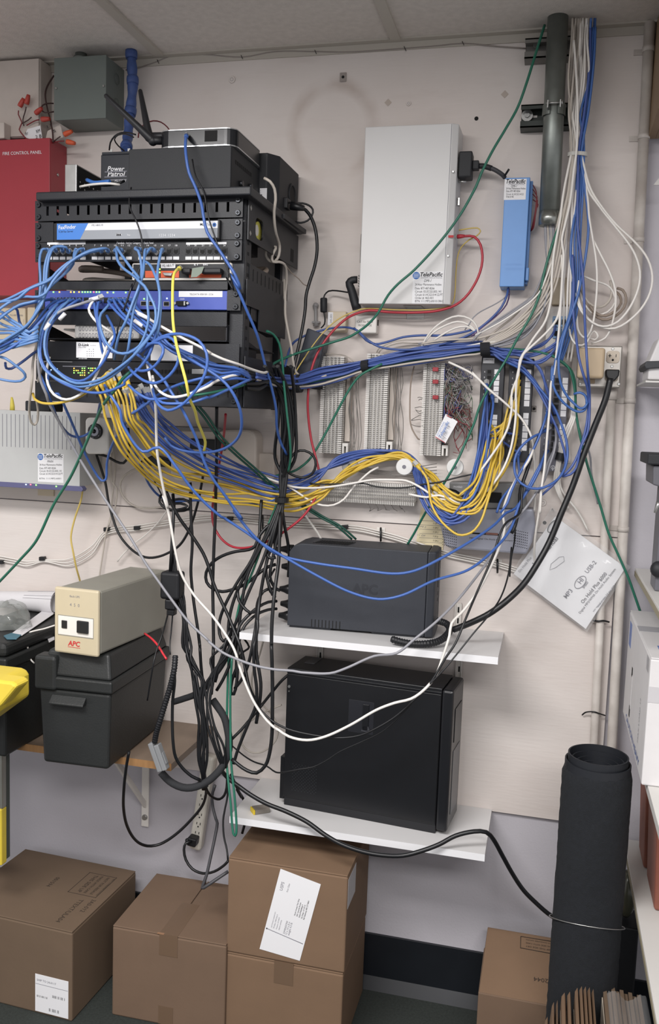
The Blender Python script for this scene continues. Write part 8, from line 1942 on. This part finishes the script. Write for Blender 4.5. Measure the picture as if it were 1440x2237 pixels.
for k in range(4):
    a=(k-1.5); w=lambda q=16:R.uniform(-q,q)
    c(PW,'black cord in the loose strands curving to the foam tube',P_,'K',3.0,'F:%d,1372,23;%d,1405,25;%d,1440,26|B5:%d,330,26.5;%d,470,27;%d,650,27.5;%d,900,28;%d,1100,28;%d,1260,27.5;%d,1330,27'%(508+a*5,500+a*6+w(5),480+a*8+w(8),610+a*20+w(30),565+a*16+w(24),560+a*16+w(),590+a*30+w(20),650+a*34+w(),700+a*22+w(),720+a*12),'loose black strands')
c('foam_tube','thick black foam tube hanging in a curve under the wooden shelf end','foam tube','FO',9.0,'E:670,880,30;740,960,30;830,1030,30;950,1080,29.5;1070,1085,29;1190,1050,28.5;1300,990,28;1400,900,27.5|B5:690,1330,27;745,1230,26.5;772,1100,26;760,960,25.5;720,800,25;650,690,24.5;600,620,24')
c('foam_tube','thick black foam tube slanting up from the battery box to the shelf corner','foam tube','FO',8.0,'B5:190,640,20;300,605,22;420,560,23;520,480,23.5;600,380,23.5;680,270,23.5;750,150,23;800,60,22.5;850,0,22')
c('corrugated_tube','ribbed black tube dropping from the battery box lid to the grey power connector','cable tube','KR',7.0,'F:383,1432,33;381,1460,34;372,1500,34;360,1540,34;348,1580,34;341,1604,33.5;338,1622,33')
c('red_wire','thick red wire showing between the cream battery backup and the black box','wire','RB',2.6,'F:316,1384,26;330,1394,29;345,1410,31;356,1428,32;364,1440,33')
c(PW,'thin black lead dropping from the wall adapter to the ribbed tube',P_,'K',2.0,'F:366,1345,27;355,1385,31;344,1415,33;336,1445,35;330,1480,35;322,1530,34')
c(PW,'thin black lead from the wall adapter straight down along the box lid',P_,'K',2.0,'F:377,1345,27;374,1380,30;371,1410,32;372,1430,33')
c(PW,'black cord hanging in a deep loop under the wooden shelf',P_,'K',3.8,'F:282,1642,33;276,1675,32;271,1720,30;270,1765,26;278,1805,21;297,1836,16;322,1848,12;350,1844,10;385,1822,9;420,1788,8.5;442,1760,9;450,1735,11;449,1705,16;445,1680,22')
c(PW,'black cord from the black plug in the power strip curving to the stacked boxes',P_,'K',3.6,'F:418,1838,6;406,1842,7;402,1856,7.5;406,1878,8;420,1898,8.5;443,1908,9;468,1904,9.5;490,1890,10;499,1880,10')
c(PW,'black cord running down the battery box right side and under to the foam tube',P_,'K',3.8,'B5:190,250,32;200,420,32.5;180,620,32.5;175,850,32.5;185,1080,32.5;210,1220,32;280,1330,31;380,1420,30;470,1460,29')
c('flat_cable','flat grey cord hanging below the wall cords down to the middle floor box',P_,'KG',4.0,'D4:720,830,10;700,900,10;705,980,10;725,1060,11;735,1090,12;720,1180,14;690,1320,18;660,1450,22;632,1535,25;660,1520,25;720,1480,24;810,1420,22')
c(PW,'thin black cord dropping behind the lower shelf end to the stacked boxes',P_,'K',2.6,'D4:800,760,14;805,900,14;790,980,15;775,1070,16;780,1180,17;800,1270,18;808,1340,19')
c(PW,'black cord hooking below the tied cords and back to the wall',P_,'K',3.4,'B5:520,1500,24;545,1580,22;600,1640,19;670,1660,16;720,1620,14;745,1540,12;750,1450,11')
c(PW,'long black cord sagging over the lower white shelf and on to the carpet roll',P_,'K',5.2,'B5:700,1370,24;760,1440,25;880,1530,26|C6:150,800,26.5;230,845,27;330,885,27.5;430,935,28;520,1000,29;600,1045,29.5;700,1080,29.5;800,1098,29;900,1100,28;1000,1075,27;1080,1045,26;1160,1003,25;1250,982,24;1310,985,23;1345,1020,22;1390,1100,20;1440,1190,18|F:1145,1946,16.5;1175,1976,16;1198,1996,16;1222,2012,15.5;1262,2050,13;1300,2110,11')
c(PW,'black cord dropping left of the lower shelf behind its end',P_,'K',3.6,'B5:790,1400,18;850,1530,16;900,1640,14|D4:870,860,13;910,920,10;930,980,7;925,1080,5;905,1160,5')
c(PW,'white cord wound in a round coil on the wall left of the computer',P_,'WG',2.4,'B5:1130,0,8;1080,180,7.5;1020,330,7;1010,480,6.5;1060,600,6;1150,700,5.5;1230,790,5;1280,900,5;1270,1020,5;1190,1120,5;1080,1175,5;980,1160,5;910,1090,5;895,990,5;940,890,5.5;1040,810,6;1160,740,6;1320,670,6')
c(PC,'off-white cable in an oval loop on the wall below the camera',N,'WG',2.6,'N:360,100,2.5;260,75,2.5;170,80,2.5;95,130,2.5;70,200,2.2;95,270,2;160,325,2;240,345,2;330,340,2.2;380,330,3')
c(PC,'beige cable running from the camera down the wall to the clipped white cables',N,'WG',2.2,'L1:705,100,4;730,200,3;745,300,2.5;755,400,2;750,500,2;735,620,2;730,720,2;710,800,2;695,850,2;680,950,1.8;660,1080,1.8;650,1150,1.8')
c(PC,'beige cable paired beside the camera cable with a black clip',N,'WG',2.2,'L1:745,180,2.5;735,320,2;728,430,2;735,520,2;765,560,2;760,660,2;735,740,2;710,810,2')
for k in range(3):
    dy=(k-1)*5
    c('clipped_cable','thin white cable clipped along the wall under the board seam',N,'W',1.9,'F:-20,%.0f,1;32,%.0f,1;60,%.0f,1.2;95,%.0f,1;150,%.0f,1.2;200,%.0f,1.2;232,%.0f,1;300,%.0f,1;380,%.0f,1.2;470,%.0f,1;560,%.0f,1;620,%.0f,1;700,%.0f,1;752,%.0f,1;790,%.0f,1.2;832,%.0f,1;870,%.0f,1.2;960,%.0f,1.2;1040,%.0f,1.2;1087,%.0f,1;1150,%.0f,1.2'%tuple(v+dy for v in (1216,1226,1231,1228-k*3,1226+k*2,1198+k*4,1163,1153,1140,1130,1138,1144,1148,1152,1156,1166,1176,1206,1224,1233,1252)),'clipped white cables')
c(PC,'thin white cable slanting from the oval loop down to the cream battery backup',N,'W',1.8,'L1:1090,710,2;1040,780,2;960,860,2;870,930,2;800,1000,2;770,1040,2')
c(PC,'white cable leaning behind the battery backup up to the tied cords',N,'W',3.0,'A5:330,520,10;380,590,8;430,660,6;480,730,5;520,800,4')
# cords coil
c(PW,'black cord wound in a tight coil hanging under the yellow bundle',P_,'K',3.2,'A4:430,790,18;420,840,19;470,890,19.5;560,905,20;630,890,20;640,850,20;590,820,20;500,830,20;450,860,20.5;500,895,21;580,890,21;620,870,21;570,850,21;480,855,21;440,830,20;470,790,18')
c(PW,'thin black cord from the coil up to the black adapter behind the yellow cables',P_,'K',1.9,'A4:470,880,18;440,800,16;400,720,13;360,650,10;310,590,8;290,550,7;320,530,7')
c(PW,'black cord from the bundle to the little round loop by the leftmost punch-down block',P_,'K',3.2,'A5:250,180,16;310,100,15;380,88,14.5;450,130,14;468,200,14;440,270,14;380,300,14;310,290,14.5;250,260,15;180,220,16')
c(PC,'long thin black cable lying across the horizontal punch-down block',N,'K',2.0,'A5:420,345,13;520,352,13;640,350,12.5;760,350,12.5;840,345,12.5;940,370,12.5;1060,380,12.5;1180,378,13;1300,355,13;1440,335,13.5|F:1000,1043,13;1050,1032,12;1072,1026,11')
c(PC,'black cable dropping from behind the spools into the audio box top',N,'K',3.0,'K:130,240,10;200,270,10.5;300,275,10;380,290,9;420,320,8;470,350,7;520,400,7')
c(PC,'dark cable hanging from the middle panel across the audio box corner',N,'K',4.2,'K:1040,0,8;1000,130,9;950,280,9.5;940,420,9.5;920,520,10;900,600,10.5;870,660,11')
c(PC,'thin black lead trailing down from the audio box corner',N,'K',1.8,'K:905,620,9;895,740,8;870,870,7;855,1040,7')
# thin jumper wires between the blocks
for k in range(9):
    x0=[603,615,625,632,645,655,700,720,745][k]
    c('thin_wire','hair-thin grey wire hanging between the left and middle punch-down blocks','wire','WGD',.9,'Q:%d,600,3;%d,850,2.5;%d,1100,2;%d,1350,2;%d,1600,2;%d,1800,3'%(x0+R.randint(-10,10),x0+R.randint(-30,20),x0+R.randint(-20,20),x0+R.randint(-20,20)+20,x0+R.randint(-30,30)+20,x0+R.randint(-60,40)),'thin wires between left and middle blocks')
for k in range(6):
    x0=[1290,1350,1370,1400,1330,1420][k]
    c('thin_wire','hair-thin grey wire hanging between the middle and red-capped punch-down blocks','wire','WGD',1.0,'Q:%d,450,3;%d,700,2.5;%d,950,2;%d,1250,2;%d,1550,2;%d,1800,2.5'%(x0,x0+R.randint(-20,30),x0+R.randint(-30,30),x0+R.randint(-30,40),x0+R.randint(-20,30),x0+R.randint(-30,30)),'thin wires between middle and right blocks')
c('thin_wire','brown grey wire running down left of the red-capped block to its foot','wire','WB',1.9,'Q2:200,320,3;150,540,3;130,800,3;125,1050,3;130,1280,3;170,1430,3;260,1580,3.5;290,1600,4')
for k,y in enumerate((410,880,900,1040,1080,1130,1180,1270,1360)):
    c('thin_wire','hair-thin wire curling into the left edge of the red-capped punch-down block','wire','WGD',.9,'Q2:%d,%d,3;%d,%d,3;350,%d,4'%([240,260,280,210,220,230,150,150,150][k],y+[40,-10,20,10,0,-40,80,0,-20][k],290,y+[30,-20,0,-10,30,20,0,-20,20][k],y),'thin wires at the red-capped block')
for k in range(6):
    c('thin_wire','thin grey wire running level behind the white spools','wire','WGD',1.0,'A5:%d,%d,3;%d,%d,2.5;%d,%d,2.5;%d,%d,2.5;%d,%d,3'%(760,180+12*k,900,230+8*k,1060,250+7*k,1220,225+14*k,1420,190+26*k),'thin wires behind the spools')
for k in range(5):
    c('thin_wire','hair-thin wire tail curling below the horizontal punch-down block','wire','WGD',.9,'A5:%d,510,4;%d,%d,3.5;%d,%d,3;%d,%d,3'%(880+60*k,900+60*k,545,890+64*k,565-6*k,930+60*k,540+8*k),'wire tails under the horizontal block')
c('thin_wire','beige wire arching over the top of the leftmost punch-down block','wire','WG',1.6,'Q:130,250,3;250,240,3.5;400,245,4;540,270,4;640,330,4;710,390,4')
c('thin_wire','beige cable stub bending up at the top left of the leftmost punch-down block','wire','WG',3.0,'Q:260,110,2;180,150,2.5;130,190,3;135,240,3')
c('thin_wire','bundle of beige wires arched along the wall above the middle block, upper','wire','WG',1.8,'Q:1030,220,3;1060,160,3;1140,110,3;1280,50,3;1440,20,3|F:900,742,3;930,742,3.5')
c('thin_wire','bundle of beige wires arched along the wall above the middle block, lower','wire','WG',1.8,'Q:1060,230,3;1100,170,3;1200,120,3;1320,80,3;1440,60,3|F:900,750,3;930,750,3.5')
c('thin_wire','thin brown wire looping behind the camera into the oval loop','wire','WB',1.3,'L1:720,110,3;735,200,2;745,260,2;735,300,2')
c(PC,'white cord end trailing over the left black box beside the cream battery backup',N,'W',2.2,'F:120,1366,24;95,1374,24.5;72,1379,25;62,1384,25.5;60,1400,27;61,1420,27.5;65,1438,27.5;75,1449,27')
# ---------------------------------------------------------------- cables: each is a thing of its own
CM = {'LB': mat('pale_blue_cable', (90, 126, 176), .42), 'B': mat('blue_cable', (62, 96, 164), .42), 'B2': mat('deep_blue_cable', (68, 90, 154), .42), 'BM': mat('medium_blue_cable', (66, 104, 168), .42), 'DB': mat('slate_blue_cable', (62, 86, 146), .42),
      'Y': mat('yellow_cable', (206, 174, 66), .42), 'YL': mat('bright_yellow_cable', (226, 212, 92), .42), 'YD': mat('dull_yellow_cable', (204, 180, 100), .45), 'G': mat('green_cable', (36, 104, 84), .42), 'GD': mat('dark_green_cable', (34, 78, 66), .42),
      'R': mat('red_cable', (172, 44, 58), .4), 'RD': mat('dark_red_lead', (104, 40, 46), .5), 'RB': mat('bright_red_wire', (200, 48, 58), .4), 'W': mat('white_cable', (224, 220, 214), .42), 'WG': mat('dirty_white_cable', (186, 178, 168), .5), 'WB': mat('brownish_cable', (142, 128, 116), .5),
      'WGD': mat('grey_jumper_wire', (116, 112, 108), .6), 'GR': mat('grey_cable', (140, 140, 146), .45), 'K': M_rubber, 'KG': mat('dark_grey_cord', (64, 64, 68), .5), 'KR': M_blackp, 'FO': mat('black_foam', (38, 39, 42), .85, bump=.2), 'V': mat('violet_wire', (96, 72, 118), .5)}
BOOT = {'boot': None, 'bootR': 'R', 'bootW': 'W', 'bootG': 'GR', 'bootB': 'B'}
M_rj = mat('clear_modular_plug', (190, 190, 188), .25, alpha=.8)
for (name, label, cat, m, r, spec, group, b0) in CABLES:
    pts = [P(x, y, d / 100) for x, y, d in spec]
    rr = r / 1000
    path = spline(pts, .010)
    path = [V((p.x, min(p.y, -rr - .0006), max(p.z, rr + .001))) for p in path]
    path = [p for i, p in enumerate(path) if i == 0 or (p - path[i - 1]).length > 1e-4]
    n = 8 if r > 2.2 else 6
    if m == 'KR':                                   # ribbed tube
        fine = spline(path, .0016) if len(path) < 4 else path
        dense = []
        for i in range(len(path) - 1):
            L = (path[i + 1] - path[i]).length; k = max(1, int(L / .0015))
            for j in range(k): dense.append(path[i].lerp(path[i + 1], j / k))
        mb = MB().tube(dense, [rr * (1.0 if (i // 2) % 2 else .86) for i in range(len(dense))], 12)
    elif m == 'FO':
        mb = MB().tube(path, rr, 14)
    else:
        mb = MB().tube(path, rr, n)
    if b0:
        t = thing(name, label, cat, path[0], 0, group)
        part(t, 'cord', mb, CM[m])
        k = min(2, len(path) - 1); q = path[k]
        dirv = (path[1] - path[0]).normalized()
        a0 = path[0] - dirv * .004
        bm_ = CM[BOOT[b0] or m]
        part(t, 'boot', MB().tube([path[0] + dirv * .002, path[0] + dirv * .010, path[0] + dirv * .020], [.0052, .0050, rr * 1.15], 8), bm_)
        u1 = dirv.orthogonal().normalized(); u2 = dirv.cross(u1)
        part(t, 'modular_plug', MB().obox(a0, u1 * .0044, u2 * .0044, dirv * .006), M_rj)
    elif label in EXTRA:
        t = thing(name, label, cat, path[0], 0, group); part(t, 'cord', mb, CM[m])
    else:
        t = single(name, label, cat, mb, CM[m], group)
    for (pn, pmb, pm, pb) in EXTRA.get(label, []): part(t, pn, pmb, pm, pb)
# ---------------------------------------------------------------- ties, clips and wrapped joints on the cables
def band(label, cat, x, y, d, ux, half, r, m, name='cable_tie', rx=None):
    """flat band around a bundle: centre pixel, direction of the bundle, half length, radius"""
    c = P(x, y, d); u = V(ux).normalized(); a = V((0, -1, 0)); b = u.cross(a).normalized(); n = 20
    vs = []
    for s in (-half, half):
        for k in range(n):
            th = 2 * PI * k / n; vs.append(c + u * s + a * math.cos(th) * (rx or r) + b * math.sin(th) * r)
    fs = [(k, (k + 1) % n, n + (k + 1) % n, n + k) for k in range(n)] + [tuple(range(n - 1, -1, -1)), tuple(range(n, 2 * n))]
    single(name, label, cat, MB().add(vs, fs, False), m)
M_velcro = mat('black_hook_and_loop', (30, 31, 36), .9, bump=.5, bscale=900)
band('black hook-and-loop strap around the blue trunk above the middle punch-down block', 'strap', 799, 800, .07, (1, 0, .15), .0085, .0145, M_velcro, 'cable_strap', .024)
band('black hook-and-loop strap around the blue trunk at the first black patch panel', 'strap', 1061, 762, .07, (1, 0, .08), .011, .0165, M_velcro, 'cable_strap', .024)
band('black tape holding the blue trunk where it leaves the black cords', 'tape', 652, 838, .135, (1, 0, .1), .006, .022, M_velcro, 'tape_band', .03)
band('clear tie around the ceiling cable bundle beside the big conduit', 'cable tie', 1262, 338, .07, (.03, 0, 1), .004, .022, mat('translucent_tie', (190, 188, 182), .4), 'cable_tie', .014)
band('black tape around the white cables at the foot of the grey patch panel', 'tape', 1226, 998, .042, (.2, 0, 1), .009, .0125, M_rubber, 'tape_band', .008)
band('black tie around the bunched cords halfway between rack and shelf', 'cable tie', 616, 1092, .16, (0, 0, 1), .006, .017, M_rubber, 'cable_tie', .018)
band('black tie around the slack cords beside the battery box, low at the foam tube', 'cable tie', 444, 1712, .262, (0, 0, 1), .006, .013, M_rubber, 'cable_tie', .013)
for lab, x, y in (('black clip on the white wall cables near the left edge', 2, 1228), ('black clip on the white wall cables under the pale grey cabinet', 93, 1220), ('black clip where the camera cable joins the white wall cables', 234, 1156), ('black clip on the white wall cables above the cream battery backup', 300, 1153),
                  ('black clip on the white wall cables left of the straight black cords', 503, 1133), ('black clip on a white pad near the bunched cords', 574, 1141), ('black clip on the white wall cables over the battery backup left half', 754, 1151), ('black upright tie on a pad above the battery backup', 832, 1168), ('black upright tie on a pad right of the battery backup', 1087, 1237)):
    c = P(x, y, .012); t = thing('cable_clip', lab, 'clip', c)
    if 'upright' in lab or 'pad' in lab:
        p = P(x, y - 6, .003); part(t, 'pad', MB().box(p.x - .011, p.x + .011, -.003, -.0006, p.z - .011, p.z + .011), M_white, .001)
        part(t, 'tie', MB().tube([P(x, y - 15, .012), P(x, y - 6, .02), P(x, y + 6, .02), P(x, y + 14, .014)], .0026, 8), M_rubber)
    else:
        part(t, 'clip', MB().obox(c, V((.0085, 0, .0008)), V((0, .006, 0)), V((0, 0, .0055))), M_rubber, .0015)
# in-line adapter hanging among the cords
a, b = P(349, 1248, .27), P(394, 1312, .27)
t = thing('power_adapter', 'square black power adapter hanging in the cords right of the cream battery backup', 'power adapter', P(372, 1340, .27))
part(t, 'body', MB().box(P(351, 1250, .27).x, P(393, 1250, .27).x, -.275, -.235, b.z, a.z), M_blackp, .007, seg=3)
part(t, 'plug_end', MB().box(P(359, 1315, .27).x, P(382, 1315, .27).x, -.27, -.24, P(370, 1333, .27).z, b.z - .0004), M_blackp, .004)
part(t, 'strain_relief', MB().box(P(362, 1333, .27).x, P(378, 1333, .27).x, -.265, -.245, P(370, 1346, .27).z, P(370, 1333.6, .27).z), M_rubber, .002)
part(t, 'top_cord', MB().tube([V((P(374, 1246, .25).x, -.255, a.z - .002)), P(375, 1200, .25), P(378, 1150, .25), P(380, 1105, .24), P(378, 1080, .22)], .0042, 8), M_rubber)
# grey power connector at the end of the ribbed tube
M_gcon = mat('grey_power_connector', (128, 130, 132), .5, var=.03)
p0, p1 = P(336, 1620, .33), P(358, 1682, .33); ax_ = (p1 - p0); L_ = ax_.length / 2; ax_.normalize(); sx = V((ax_.z, 0, -ax_.x)); sx = sx if sx.x > 0 else -sx
c = (p0 + p1) / 2
t = thing('power_connector', 'grey two-pole battery connector hanging at the wooden shelf edge', 'connector', p1)
part(t, 'half', MB().obox(c - sx * .0065, sx * .0062, ax_ * L_, V((0, .010, 0))), M_gcon, .002); part(t, 'half', MB().obox(c + sx * .0065 + ax_ * .004, sx * .0062, ax_ * (L_ - .004), V((0, .010, 0))), M_gcon, .002)
part(t, 'side_key', MB().obox(c + sx * .014 + ax_ * .008, sx * .0013, ax_ * .014, V((0, .005, 0))), M_gcon, .0005)
flush_text()
